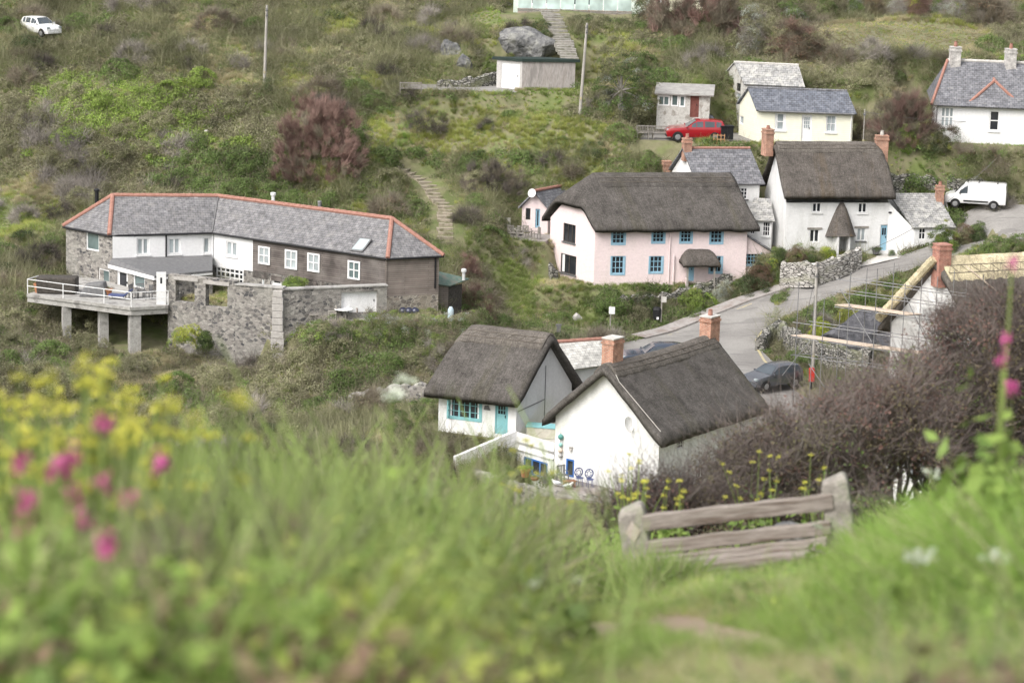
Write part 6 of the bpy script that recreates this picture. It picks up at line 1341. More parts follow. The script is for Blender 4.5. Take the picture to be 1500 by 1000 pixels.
# ================================================================ cars
CARGL=glass('car_glass',(.05,.06,.07),.05)
def car(label,loc,rz,mat,kind='hatch',cat_='car',L=4.1,W=1.75,H=1.5,tilt=0):
    o=thing({'van':'parked_van'}.get(kind,'parked_car'),label,cat_,loc,rz); o.rotation_euler=(0,tilt,rz)
    hb=.62*H if kind!='van' else .56*H
    # stations along x (front at +x): x, belt height, roof height (None = no cabin), half width
    if kind=='hatch': st=[(.5,.40,0,.62),(.485,.47,0,.80),(.42,.56,0,.86),(.25,.635,0,.88),(.20,.65,.02,.88),(.02,.655,.90,.88),(-.1,.66,.99,.88),(-.3,.67,.97,.88),(-.42,.68,.86,.87),(-.485,.66,.12,.84),(-.5,.5,0,.78)]
    elif kind=='suv': st=[(.5,.42,0,.66),(.485,.52,0,.82),(.42,.60,0,.87),(.22,.655,0,.88),(.17,.66,.02,.88),(-.0,.665,.92,.88),(-.12,.67,.99,.88),(-.32,.68,.97,.88),(-.44,.68,.82,.87),(-.49,.64,.15,.84),(-.5,.45,0,.8)]
    else: st=[(.5,.35,0,.7),(.485,.46,0,.86),(.42,.53,0,.9),(.33,.56,.02,.92),(.17,.58,.93,.92),(.1,.58,.99,.92),(-.2,.58,1.,.92),(-.46,.58,.99,.92),(-.49,.58,.92,.91),(-.5,.5,.5,.9)]
    mb=MB(); rings=[]
    for x,b,r,hw in st:
        zb=b*H; zr_=max(zb+.015,(b+(1-b)*r)*H) if r else zb+.01; w_=W/2*hw/.88 if kind!='van' else W/2*hw/.92; inn=1-(.20 if kind!='van' else .1)*(zr_-zb)/(H-b*H)
        rings.append([(x*L,-w_*.92,.2*H),(x*L,-w_,.36*H),(x*L,-w_*1.0,zb*.9),(x*L,-w_*.96,zb),(x*L,-w_*inn*.97,zb+(zr_-zb)*.88),(x*L,-w_*inn*.8,zr_),(x*L,0,zr_+.02),(x*L,w_*inn*.8,zr_),(x*L,w_*inn*.97,zb+(zr_-zb)*.88),(x*L,w_*.96,zb),(x*L,w_*1.0,zb*.9),(x*L,w_,.36*H),(x*L,w_*.92,.2*H)])
    n=13; vs=[v for r in rings for v in r]; fs=[]
    for i in range(len(rings)-1):
        for k in range(n-1): fs.append((i*n+k,i*n+k+1,(i+1)*n+k+1,(i+1)*n+k))
        fs.append((i*n+n-1,i*n,(i+1)*n,(i+1)*n+n-1))
    fs.append(tuple(range(n))); fs.append(tuple(range((len(rings)-1)*n,len(rings)*n))[::-1])
    mb.add(vs,fs); body=mb.build('body',mat,o,smooth=False)
    try:
        for p in body.data.polygons: p.use_smooth=True
        md=body.modifiers.new('wn','EDGE_SPLIT'); md.split_angle=math.radians(38)
    except Exception: pass
    R=[[Vector(v) for v in r] for r in rings]
    def side(i0,i1,s,a0=.08,a1=.92,nm='side_window',mt=CARGL):
        ks=(3,4) if s<0 else (9,8); m_=MB(); out=Vector((0,s*.012,.004))
        A_,B_=R[i0],R[i1]; p=[A_[ks[0]].lerp(B_[ks[0]],a0),A_[ks[0]].lerp(B_[ks[0]],a1),A_[ks[1]].lerp(B_[ks[1]],a1),A_[ks[1]].lerp(B_[ks[1]],a0)]
        c=sum(p,Vector())/4; m_.quad(*[c+(q-c)*.9+out for q in (p if s<0 else p[::-1])]); m_.build(nm,mt,o)
    ci=next(i for i,s_ in enumerate(st) if s_[2]>.5)
    seq=[ci-1,ci] ; 
    def front(i0,i1,nm='windscreen',flip=False):
        m_=MB(); d=R[i1][6]-R[i0][6]; nn=Vector((d.z,0,-d.x)); nn=nn if nn.z>0 else -nn; nn.normalize()
        p=[R[i0][4],R[i0][8],R[i1][7],R[i1][5]]; c=sum(p,Vector())/4; q=[c+(v-c)*.93+nn*.02 for v in p]; m_.quad(*(q if not flip else q[::-1])); m_.build(nm,CARGL,o)
    front(ci-1,ci,flip=True)
    if kind=='van':
        for s in (-1,1): side(ci-1,ci+1,s,.35,.95)
    else:
        for s in (-1,1):
            side(ci-1,ci,s,.5,1); side(ci,ci+1,s,.0,.95); side(ci+1,ci+2,s,.05,.95); side(ci+2,ci+3,s,.05,.8)
        last=max(i for i,s_ in enumerate(st) if s_[2]>.5); front(last+1,last,'rear_window')
    for x in (.31,-.31):
        for s in (-1,1):
            wh=MB(); r=.215*H if kind!='van' else .17*H; c=Vector((x*L,s*W*.47,r)); n=16; vs=[];fs=[]
            for yy,rr in ((-.1,r*.95),(-.08,r),(.08,r),(.1,r*.95)):
                for k in range(n): t=2*math.pi*k/n; vs.append((c.x+rr*math.cos(t),c.y+yy,c.z+rr*math.sin(t)))
            for i in range(3):
                for k in range(n): fs.append((i*n+k,(i+1)*n+k,(i+1)*n+(k+1)%n,i*n+(k+1)%n))
            fs.append(tuple(range(n))); fs.append(tuple(range(3*n,4*n))[::-1]); wh.add(vs,fs); w_=wh.build('wheel',RUBBER,o)
            rm=MB(); vs=[(c.x+r*.6*math.cos(2*math.pi*k/n),c.y+s*.105,c.z+r*.6*math.sin(2*math.pi*k/n)) for k in range(n)]; rm.add(vs+[(c.x,c.y+s*.12,c.z)],[((k+1)%n,k,n) if s>0 else (k,(k+1)%n,n) for k in range(n)]); rm.build('rim',STEEL,w_)
            am=MB(); vs=[];
            for k in range(11): t=math.pi*k/10; vs+= [(c.x+r*1.18*math.cos(t),s*(W/2+.004),c.z+r*1.18*math.sin(t)),(c.x+r*.98*math.cos(t),s*(W/2+.004),c.z+r*.98*math.sin(t))]
            am.add(vs,[(2*k,2*k+1,2*k+3,2*k+2) for k in range(10)]); am.build('wheel_arch',BLACK,o)
    for s in (-1,1):
        m_=MB(); m_.box((L*.475,s*W*.36,.52*H if kind!='van' else .42*H),(.16,.28,.13)); m_.build('headlight',GLASSC,o,bevel=.02)
        m_=MB(); m_.box((-L*.488,s*W*.42,.58*H),(.08,.14,.2 if kind!='van' else .4)); m_.build('tail_light',paint('tail_red',(.35,.02,.02)),o)
        m_=MB(); m_.box((L*(.16 if kind!='van' else .24),s*(W/2+.08),.68*H if kind!='van' else .6*H),(.1,.16,.12)); m_.build('door_mirror',mat if kind!='van' else BLACK,o,bevel=.02)
    m_=MB(); m_.box((L*.49,0,.26*H),(.1,W*.86,.18)); m_.build('front_bumper',BLACK if kind!='hatch' else mat,o,bevel=.03)
    m_=MB(); m_.box((-L*.495,0,.26*H),(.1,W*.86,.2)); m_.build('rear_bumper',BLACK if kind!='hatch' else mat,o,bevel=.03)
    if kind=='van':
        for s in (-1,1): m_=MB(); m_.box((-.02*L,s*(W/2+.01),.30*H),(.4*L,.03,.09)); m_.build('side_rubbing_strip',BLACK,o)
        m_=MB(); m_.box((0,-.01-W/2,.38*H),(.01,.01,.35*H)); m_.build('door_gap',BLACK,o)
        m_=MB()
        for x in (-.35,-.05,.13): m_.box((x*L,0,H+.05),(.05,W*.8,.04))
        m_.build('roof_bar',BLACK,o)
    return o
WP=paint('white_car_paint',(.8,.8,.8)); RP=paint('red_car_paint',(.30,.01,.016),.2); GP=paint('grey_car_paint',(.12,.125,.14),.25,.4); DP=paint('dark_blue_grey_paint',(.055,.07,.10),.2,.3)
p=G(1428,303,9.05); car('white van with black bumpers parked by the retaining wall',p,math.pi-.22,WP,'van','van',4.5,1.85,1.85)
p=HA(1018,206,217); car('bright red car parked above the hillside benches',V3(p,RCZ+.02),math.pi+.04,RP,'suv','car',4.5,1.85,1.6)
p=HA(1010,200,222.5); car('dark car mostly hidden behind the red car',V3(p,RCZ+.05),math.pi+.02,GP,'hatch','car',4.0,1.7,1.55)
p=HA(60,47,240); pz=g1(p.x,p.y); car('small white car with nose down on the top left track',V3(p,pz-.25),-.75,WP,'hatch','car',3.5,1.62,1.5)
p=G(957,538,1.6); car('blue grey car parked behind the left brick chimney',p,math.pi+.12,DP,'suv','car',4.4,1.8,1.65)
p=G(1130,566,1.62); car('grey hatchback with bright windscreen parked on the lane below the bend',p,-2.5,GP,'hatch','car',4.0,1.75,1.5)
p=A(1405,712,118); car('pale car glimpsed through the hawthorn at the lower right',p,2.8,paint('pale_silver_paint',(.5,.55,.6)),'hatch','car',4.0,1.75,1.5)
# ================================================================ single shrubs, trees and hedges
def VS(name,label,px,py,Y,w_,h,mix_,ps=.7,n=None,group=None,depth=.8,cat_='shrub',lv=None,**k):
    p=HA(px,py,Y); z=(g1(p.x,p.y) if lv is None else lv); s=4085/p.y; rx=w_/2/s; rz=h/s
    if n is None: n=int(10+14*(rx*2)*(rz)/ps**2*.42)
    return shrub(name,label,cat_,(p.x,p.y,z-.05),rx,rx*depth,rz,mix_,n=min(n,420),ps=ps,group=group,**k)
VS('tamarisk','large reddish brown bare bush on the slope behind the long house',466,262,209,158,134,dict(Ured=3.2,Ubrown=.6),.8,n=400,depth=.75,shell=.5,noisy=.05)
for i_,(x_,y_,w_,h_,l_) in enumerate(((748,88,26,12,'small tuft at the left foot of the rock face'),(792,86,30,14,'low tuft at the right foot of the rock face'),(765,42,60,9,'turf tuft on top of the rock face'))):
    q=sp(x_,y_); s_=4085/q.y; shrub('rock_tuft',l_,'shrub',(q.x,q.y-.3,q.z),w_/2/s_,.6,max(.5,h_/s_),dict(Gyel=1,Lolive=1,Ggreen=1),n=14,ps=.45)
VS('rock_shrub','low green shrub between the garage roof and the rock face',772,88,230,60,10,dict(Lolive=1,Gyel=1,Lmid=.5),.5,n=24)
VS('rock_shrub','dark tuft right of the rock face beside the steps',800,66,239,26,20,dict(Ldark=1,Lolive=1),.5)
VS('rock_shrub','green bush hanging left of the rock face',724,78,236,52,40,dict(Lmid=1.4,Lfresh=.5,Lolive=.6),.6)
VS('windswept_tree','dark windswept tree with fanning trunks left of the pink annex',722,304,209,120,62,dict(Udark=2,Ubrown=1.3,Lolive=.9),.7,n=110,trunk=5,lift=.6,cat_='tree',tm=DARKW)
VS('olive_green_tree','rounded olive green tree to the right of the leaning utility pole',908,180,221,125,108,dict(Lolive=2.4,Lmid=1.3,Lsilver=.5,Ldark=.5),.75,n=170,trunk=1,cat_='tree')
VS('brown_bush','broad reddish brown bush, the largest at the top below the pale house',1015,80,243,170,80,dict(Ured=2,Ubrown=2,Tbrown=1),1.0,n=200,depth=.6,noisy=.08)
VS('brown_bush','dark end of the big brown bush beside the cream wall',948,62,246,60,58,dict(Ubrown=1,Lolive=1,Ldark=1),.8,n=60)
hedge('hedge','dark green hedge along the top terrace of the pale house',[HA(838,48,245),HA(880,50,245),HA(940,55,245)],2.,1.4,dict(Ldark=1.4,Lmid=1,Lolive=1),per=8,ps=.6)
VS('grey_green_bush','grey green bush at the right end of the big brown bush',1098,82,236,52,72,dict(Lsilver=1,Lolive=1.6,Tgrey=.6),.75)
VS('brown_bush','tangled russet bush above the stone barn',1165,92,236,100,58,dict(Tbrown=2,Tred=1,Lrusset=1,Lolive=.8),.85,n=110)
VS('green_bush','blue green bush at the left corner of the dry lawn',1160,45,250,50,38,dict(Lmid=2,Lsilver=.8),.7)
VS('rounded_bush','smooth rounded bare brown bush between the chalet and bungalow',1322,206,213.5,112,84,dict(Ured=2,Ubrown=2.2),.85,n=190,depth=.8,noisy=.05,shell=.6)
VS('pampas_clump','pale dry grass clump behind the yellow chalet gable',1252,172,221,70,62,dict(Gdry=3,Tgrey=.6),1.3,n=45)
VS('pampas_clump','smaller pale grass clump left of the bungalow roof',1305,132,226,40,25,dict(Gdry=3),1.0,n=20)
hedge('hedge','brown hedge with a green trimmed top beside the bungalow lawn',[HA(1335,222,212.5),HA(1368,214,213),HA(1400,212,213)],1.8,1.4,dict(Tbrown=2,Lrusset=.8,Lmid=1),per=9,ps=.5)
hedge('hedge','olive hedge below the bungalow lawn above the van',[HA(1395,248,210),HA(1440,250,210),HA(1560,254,210)],2.2,1.7,dict(Lolive=1.5,Tbrown=1.2,Lmid=1,Bmix=1),per=7,ps=.6)
VS('russet_bush','small russet bush on the little green lawn',1297,230,213.5,26,22,dict(Lrusset=1,Lolive=1),.4)
VS('fern_bush','arching yellow green bush right of the little green lawn',1337,248,212.5,62,36,dict(Gyel=1.3,Lfresh=1,Ggreen=1),.8,n=45)
VS('fern_bush','dark olive bush above the stone wall behind the thatched house',1372,262,211.5,50,36,dict(Lolive=1.2,Ldark=.8,Gyel=.6),.6)
VS('pine_tree','bright green layered tree at the right edge above the bungalow chimney',1492,112,232,100,112,dict(Lfresh=2,Ldark=1,Lyellow=.5),.8,n=210,trunk=1,cat_='tree')
VS('bare_tree','small bare grey tree behind the bungalow ridge',1436,100,230,64,66,dict(Tgrey=1,Ugrey=2),.9,n=26,trunk=1,lift=1.2,cat_='tree')
VS('bare_tree','brown leafless tree at the top right above the field wall',1452,48,254,70,60,dict(Tbrown=1,Ubrown=2,Tgrey=.5),1.0,n=70,trunk=1,cat_='tree')
TOPS=[(1212,30,40,40,dict(Lolive=1,Lmid=1),'olive green shrub at the left end of the field wall'),(1252,33,36,34,dict(Lmid=1,Lsilver=1),'grey green shrub second along the field wall'),(1281,34,44,36,dict(Lrusset=1,Ubrown=1),'dark russet shrub above the field wall'),(1312,36,44,26,dict(Tgrey=1,Lsilver=1),'pale flowering shrub above the middle of the field wall'),(1340,38,26,26,dict(Lyellow=1,Lmid=1),'yellow green shrub above the field wall'),(1368,42,40,34,dict(Lsilver=1.5,Lmid=1),'large silvery green shrub above the field wall'),(1398,44,36,26,dict(Lfresh=1.6,Lyellow=.5),'bright green shrub below the red building'),(1425,34,38,50,dict(Lolive=1,Tbrown=1),'tall olive brown shrub right of the red building'),(1345,16,50,40,dict(Lrusset=1.5,Tred=1),'reddish tree top behind the field wall shrubs'),(1392,12,60,30,dict(Tgrey=1,Lsilver=.6),'grey leafless shrub beside the red building')]
for x,y,w_,h,mx,l in TOPS: VS('border_shrub',l,x,y,257,w_,h,mx,.6)
# by the white house
VS('green_bush','large yellow green bush beside the slate outhouse',1382,364,202.3,62,54,dict(Lfresh=1.1,Lyellow=.35,Lmid=1.3,Gyel=.5),.55,n=80)
VS('russet_bush','round russet bush above the road by the van',1412,352,203.5,44,36,dict(Lrusset=1.3,Lolive=1),.5); VS('dark_bush','dark green bush at the road corner by the van',1432,358,203.5,42,34,dict(Ldark=1.6,Lmid=.8),.5)
GARD=[(1143,378,34,30,dict(Ldark=1,Lmid=1),'dark green bush at the corner of the white house',201.5),(1166,378,44,26,dict(Lrusset=1,Lolive=1,Lfresh=.5),'bronze green bush below the blue bench wall',201),(1112,412,46,40,dict(Lrusset=2.2,Ldark=.4),'rounded red brown bush right of the pink lean-to',200.3),(1213,377,40,27,dict(Lyellow=1,Lfresh=1.6),'bright green spiky bush in front of the thatched porch',202.2),(1250,381,30,24,dict(Ldark=1.5,Lolive=.6),'dark rounded shrub at the end of the whitewashed garden wall',202),(1187,400,30,40,dict(Ldark=1,Lmid=1),'dark ivy bush between the two whitish garden walls',200.8),(1138,404,36,20,dict(Lolive=1,Tgrey=.6,Lmid=1),'low olive shrub at the pavement under the garden wall',200.6),(1306,376,16,20,dict(Lsilver=1,Lmid=1),'small pale shrub right of the pale blue door',203),(1130,392,30,24,dict(Lmid=1,Lyellow=.4),'mid green shrub right of the red brown bush',200.8),(1170,398,26,20,dict(Lfresh=1,Lolive=1),'small bright shrub atop the grey garden wall',201)]
for x,y,w_,h,mx,l,Y in GARD: p=HA(x,y,Y); VS('garden_shrub',l,x,y,Y,w_,h,mx,.42,lv=p.z-.2)
BANK=[(950,446,62,34,dict(Ldark=1.2,Lolive=1.2,Lmid=.5),'domed dark green shrub on the bank below the pale bench',198.8),(1056,444,40,44,dict(Lsilver=2,Lolive=.5),'silvery shrub on the bank below the porch',200),(1083,428,44,30,dict(Lmid=1,Lolive=1),'low green shrub at the foot of the pink lean-to',201),(1015,440,50,30,dict(Lmid=1,Gyel=.6,Lolive=1),'low mixed green shrub between the domed and silvery shrubs',199.6),(985,452,36,28,dict(Lolive=1.4,Bmix=1),'straggly olive shrub over the half hidden garden wall',199),(888,432,36,14,dict(Gyel=1,Lolive=1),'tuft of yellow green growth at the pink house corner',200),(1028,462,40,30,dict(Lolive=1,Lsilver=.6,Lmid=1),'pale green shrub hanging over the bank by the pavement',198.6)]
for x,y,w_,h,mx,l,Y in BANK: p=HA(x,y,Y); VS('bank_shrub',l,x,y,Y,w_,h,mx,.42,lv=p.z-.3)
PK_=leaf_mat('pink_petal',(.45,.06,.22),(.62,.16,.36),tr=.15); PU_=leaf_mat('purple_petal',(.35,.14,.32),(.5,.25,.45),tr=.1); YE_=leaf_mat('yellow_petal',(.50,.50,.06),(.66,.62,.12),tr=.2); WH_=leaf_mat('white_petal',(.45,.5,.38),(.66,.7,.6),tr=.2)
addp('Fpura',[PU_],p_leaf(120,.6,.12,.09,77)); addp('Fpurb',[PU_],p_leaf(120,.6,.12,.09,78))
p=HA(913,430,200); VS('flower_cushion','mauve flowering cushion on the bank left of the domed shrub',913,431,200,18,12,dict(Fpur=1),.35,n=10,lv=p.z-.1)
# left of the pink house, shed and bank
VS('red_shrub','upright red brown shrub behind the green roofed shed',688,402,198,42,46,dict(Ured=2,Lrusset=.6),.6,n=45)
VS('red_shrub','wide red and green shrub right of the boarded shed',692,462,191,80,60,dict(Ured=1.5,Lolive=1,Lmid=.6,Lrusset=1),.65,n=80)
hedge('hedge','greyish brown hedge on the terrace edge below the pink annex',[A(688,372,203.5),A(730,378,203),A(790,392,202.5)],1.5,1.2,dict(Tbrown=1.3,Tgrey=1,Lolive=1.3),per=9,ps=.5)
hedge('hedge','long thick hedge with a pale trimmed top below the boarded end wall',[A(530,518,178.2),A(580,522,177.6),A(640,524,176.5),A(700,520,175.5)],2.4,2.7,dict(Lolive=2.4,Lfresh=.8,Lsilver=.7,Lmid=1,Tbrown=.35),per=8,ps=.55)
VS('mixed_bush','brown and olive bush in front of the long thick hedge',655,530,174,90,62,dict(Tbrown=1,Lolive=2,Tgrey=1,Lmid=.6),.65,n=90)
VS('mixed_bush','green bank of bushes under the garden table terrace',475,520,177.5,110,46,dict(Lmid=1.4,Lfresh=.5,Lolive=1,Tgrey=.6),.6,n=90)
p=A(270,498,180); VS('yellow_bush','bright yellow green bush at the foot of the high stone wall',270,500,180.5,62,36,dict(Lyellow=2.4,Lfresh=.7),.5,n=50,lv=p.z-.2); VS('dark_bush','dark green bush right of the bright yellow green one',300,508,180.5,36,30,dict(Ldark=1.4,Lmid=1),.5,lv=p.z-.4)
hedge('hedge','square clipped dark hedge left of the turquoise window cottage',[G(608,640,1.5),G(640,634,2.0)],1.8,2.2,dict(Ldark=2,Lmid=1,Lolive=.6),per=10,ps=.45)
VS('hedge_bush','rounded hedge mound further left of the clipped dark hedge',585,632,160,60,52,dict(Lmid=1,Lolive=1.4,Ldark=.6),.5,n=60)
VS('garden_shrub','leafy shrub against the smooth white yard wall',743,690,152.5,36,50,dict(Lmid=2,Ldark=.8),.45,n=34,lv=1.3); VS('garden_shrub','spiky pale green plant outside the bay window',702,640,157,30,24,dict(Gyel=1.3,Lolive=1),.4,lv=2.5); VS('garden_shrub','low olive bush below the sloping yard wall',700,700,151,76,38,dict(Lolive=1.6,Tgrey=.7,Lmid=.8),.5,lv=.6,n=50); VS('garden_shrub','brown tipped shrub left of the lime green pot',728,700,151.5,40,40,dict(Lolive=1,Tbrown=.7,Lmid=1),.45,lv=.9)
VS('courtyard_plant','bright green plants showing above the coped wall',430,424,186.2,44,18,dict(Lfresh=1,Lmid=1),.4,lv=5.9); VS('courtyard_plant','green shrub seen through the left wall opening',273,440,189.5,24,24,dict(Lmid=1,Lfresh=.6),.35,lv=4.9)
VS('wall_ivy','narrow ivy growing up the garage wall',447,462,182.6,16,52,dict(Ldark=1,Lmid=1.2),.35,n=26,lv=4.2)
# bank inside the bend
BND=[(1201,503,46,52,dict(Lyellow=3,Lfresh=.3),'brilliant yellow green rounded bush behind the pale utility pole',188.5),(1229,500,46,32,dict(Lsilver=1.5,Lolive=.7,Lyellow=.5),'pale silvery green bush right of the brilliant one',188),(1172,490,50,34,dict(Tbrown=1.2,Lolive=1.2,Lmid=.4),'brown green shrub left of the brilliant bush',190),(1143,484,24,18,dict(Lfresh=1.5,Lmid=1),'small bright green clump on top of the bend wall',191.5),(1141,524,26,16,dict(Lfresh=1.6,Lmid=1),'small bright green clump at the foot of the bend wall',186.5),(1200,470,44,26,dict(Tgrey=1,Lolive=1),'greyish shrub uphill of the brilliant bush',192),(1225,452,40,24,dict(Ldark=1,Lmid=1,Lolive=.5),'low dark shrub by the near road edge',196),(1244,440,28,20,dict(Ldark=1.2,Lmid=.6),'dark small shrub second from the top along the near road edge',198.3),(1258,434,24,28,dict(Ldark=1.4,Tgrey=.6),'dark small shrub at the top of the near road edge',198.8),(1245,462,56,24,dict(Gyel=1.2,Lyellow=.6,Lmid=.6),'yellow green grassy clump below the dark roadside shrubs',193),(1285,455,60,18,dict(Gyel=1,Gdry=1,Lolive=.6),'dry grass clump above the dark slate bank',191),(1218,540,60,22,dict(Lolive=1,Tgrey=.8,Gyel=.6),'weedy clump on top of the bend wall right of the pole',184.5),(1283,520,52,30,dict(Lolive=1.6,Lsilver=.7),'olive shrub under the scaffold planks',181.5),(1162,536,50,16,dict(Tgrey=1,Lolive=1),'grey weeds at the bend wall foot',185.5)]
for x,y,w_,h,mx,l,Y in BND: p=A(x,y,Y); VS('bank_shrub',l,x,y,Y,w_,h,mx,.42,lv=p.z-.3)
hedge('hedge','mixed green hedge along the near side of the upper road',[G(1405,388,6.3),G(1440,378,6.8),G(1530,376,7.2)],1.6,1.0,dict(Lmid=1,Lfresh=.5,Lolive=1,Gyel=.5),per=9,ps=.5)
VS('garden_shrub','dark green bush furthest right behind the straw ridge',1452,368,198,40,30,dict(Lmid=2,Ldark=1),.5)
# ---------------------------------------------------------------- the far hillside's cover
def blocked(x,y,m=.15,turf=False):
    b=np.zeros(x.shape,bool)
    for P in PADS:
        if P[0]=='p' and not turf: b|=seg_sd(P[1],x,y)<m
    for poly in EXCL+(HARD if turf else []): b|=seg_sd(np.array(poly),x,y)<.1
    return b
HOUSES=[LH,PK,WH,LC,GH,OH,WG,WW,AN,SH,DK]
def strippoly(pts,w):
    out=[]
    for a,b in zip(pts,pts[1:]):
        d=xy(b-a).normalized(); n=Vector((d.y,-d.x,0))*w; out.append([(q.x,q.y) for q in (a+n,b+n,b-n,a-n)])
    return out
EXCL=[FP_LH,FP_DK]+strippoly([sp(653,362),sp(652,330),sp(651,305),sp(636,287),sp(622,270),sp(606,258),sp(583,247)],1.25)+strippoly([HA(840,90,230),HA(826,62,237),HA(813,40,243),HA(800,14,250)],1.0)
EXCL+=[[(q.x,q.y) for q in TERR],[tuple(HA(*q)[:2]) for q in ((735,36,244),(950,40,244),(950,20,258),(735,16,258))],[tuple(HA(*q)[:2]) for q in ((925,226,214),(1010,228,214),(1010,210,217.5),(925,210,217.5))]]
ZON=[ # photo ellipse, kind weights
 ((150,60,260,60),dict(Tbrown=.8,Bmix=1.5,Lmid=.6,Gdry=1,Lolive=.8,Tgrey=.6)),
 ((330,70,260,50),dict(Tgrey=.9,Gdry=1.2,Bmix=1.3,Gyel=.9,Lolive=.8)),
 ((130,190,260,90),dict(Tgrey=1.3,Tdark=.8,Lfresh=.7,Lolive=.8,Tbrown=1)),
 ((200,110,120,22),dict(Lfresh=1.8,Gyel=1,Lmid=.8)),
 ((290,240,110,40),dict(Tgrey=1.3,Tdark=1.2,Lmid=.9)),
 ((30,300,55,60),dict(Gyel=1.4,Ggreen=1.4,Gdry=.8)),
 ((70,230,110,70),dict(Tgrey=2,Gdry=.9,Lolive=.7)),
 ((520,70,170,75),dict(Gdry=1.2,Gyel=1.1,Bmix=1.3,Lolive=.9,Tgrey=.8)),
 ((620,85,90,30),dict(Tgrey=1.3,Tdark=1,Bmix=1)),
 ((500,115,130,14),dict(Gyel=1.4,Lmid=1.1,Ggreen=1)),
 ((520,270,130,60),dict(Ggreen=1.2,Gyel=1,Lmid=1.1,Bmix=1.0,Lfresh=.7)),
 ((680,180,130,38),dict(Gyel=1.8,Grich=.9,Ggreen=.9,Gdry=.7)),
 ((790,190,90,28),dict(Gyel=1.7,Gdry=.8,Ggreen=.8)),
 ((780,145,110,14),dict(Ggreen=1.5,Grich=1,Gyel=1)),
 ((800,225,150,45),dict(Bmix=1.5,Lmid=.9,Gyel=.9,Lfresh=.6,Gdry=.9)),
 ((750,22,60,14),dict(Grich=1,Gyel=1,Ggreen=1)),
 ((900,90,80,30),dict(Gyel=1,Gdry=1.3,Ggreen=1,Lfresh=.5)),
 ((1020,100,120,25),dict(Lmid=1,Ggreen=1.2,Bmix=1,Gyel=.6)),
 ((1310,50,140,24),dict(Gdry=1.9,Gyel=1.3,Ggreen=.3)),
 ((1300,98,170,26),dict(Bmix=1.3,Tbrown=1.2,Lolive=1,Lmid=.6,Tred=.7)),
 ((1150,60,90,50),dict(Tbrown=1.4,Tred=1.1,Lolive=.8)),
 ((1430,235,90,22),dict(Lolive=1.2,Bmix=1.3,Lmid=.8,Tbrown=.6)),
 ((1300,232,60,18),dict(Grich=1.5,Ggreen=1)),
 ((730,400,80,60),dict(Ggreen=1,Tred=1.1,Bmix=1,Gyel=.7,Lolive=.6)),
 ((840,450,90,45),dict(Ggreen=1.4,Lmid=1.1,Gdry=.9,Bmix=.9,Grich=.5)),
 ((960,440,90,40),dict(Lmid=1.3,Lolive=1,Ggreen=.9,Lfresh=.5,Bmix=.6)),
 ((690,440,50,60),dict(Tred=1.6,Lolive=.7,Lmid=.8)),
 ((200,560,330,60),dict(Tgrey=1.3,Tbrown=1.1,Lolive=.8,Lmid=.5,Gdry=.8,Tdark=.5)),
 ((60,500,100,60),dict(Tgrey=1.4,Lolive=1.1,Lmid=.9,Tbrown=1)),
 ((520,520,90,40),dict(Lmid=1.3,Lfresh=.5,Lolive=.9,Tgrey=.7,Tbrown=.6)),
 ((650,540,90,60),dict(Tgrey=1.4,Lolive=1.2,Lmid=.6)),
 ((1250,440,110,40),dict(Lmid=.9,Gyel=1.1,Lolive=1.1,Gdry=1,Tbrown=.5,Lfresh=.5)),
 ((1420,360,90,26),dict(Ggreen=1.2,Lmid=1,Lolive=.8,Gyel=.8)),
 ((1370,280,60,22),dict(Lmid=1,Gyel=1,Lolive=1,Bmix=.5)),
]
DEF=dict(Bmix=1.1,Tgrey=.9,Lolive=.9,Gyel=.8,Ggreen=.8,Lmid=.7,Tbrown=.7,Gdry=.7)
for i in range(0,60,3): EXCL.append([(q.x,q.y) for q in (RF[i],RF[i+3],RN[i+3],RN[i])])
for i in range(0,24,3): EXCL.append([(q.x,q.y) for q in (PP[i],PP[i+3],PO[i+3],PO[i])])
EXCL.append([(q.x,q.y) for q in (la[0],la[1],lb[1],lb[0])]); EXCL.append([(q.x,q.y) for q in (la[1],la[2],lb[2],lb[1])]); EXCL.append([(q.x,q.y) for q in (la[2],la[3],lb[3],lb[2])]); EXCL.append([(q.x,q.y) for q in APR])
HARD=[[(1.5,149.6),(5.5,148.2),(9,148.5),(15,158),(9,162),(3,155.5)],[(-1.2,157),(4.2,162.5),(0,167),(-6,161)],[(rc.x-4,rc.y-1),(rc.x+5,rc.y-1),(rc.x+5,rc.y+4),(rc.x-4,rc.y+4)],[(gp.x-9,gp.y-1.6),(gp.x-.5,gp.y-1.6),(gp.x-.5,gp.y+2.2),(gp.x-9,gp.y+1.8)],[(q.x,q.y) for q in (G(440,470,4.5),G(600,470,4.5),G(560,452,4.5),G(450,452,4.5))]]
for (rx_,ry_,rr_) in RKS: q=sp(rx_,ry_); EXCL.append([(q.x-rr_,q.y-rr_),(q.x+rr_,q.y-rr_),(q.x+rr_,q.y+rr_*.6),(q.x-rr_,q.y+rr_*.6)])
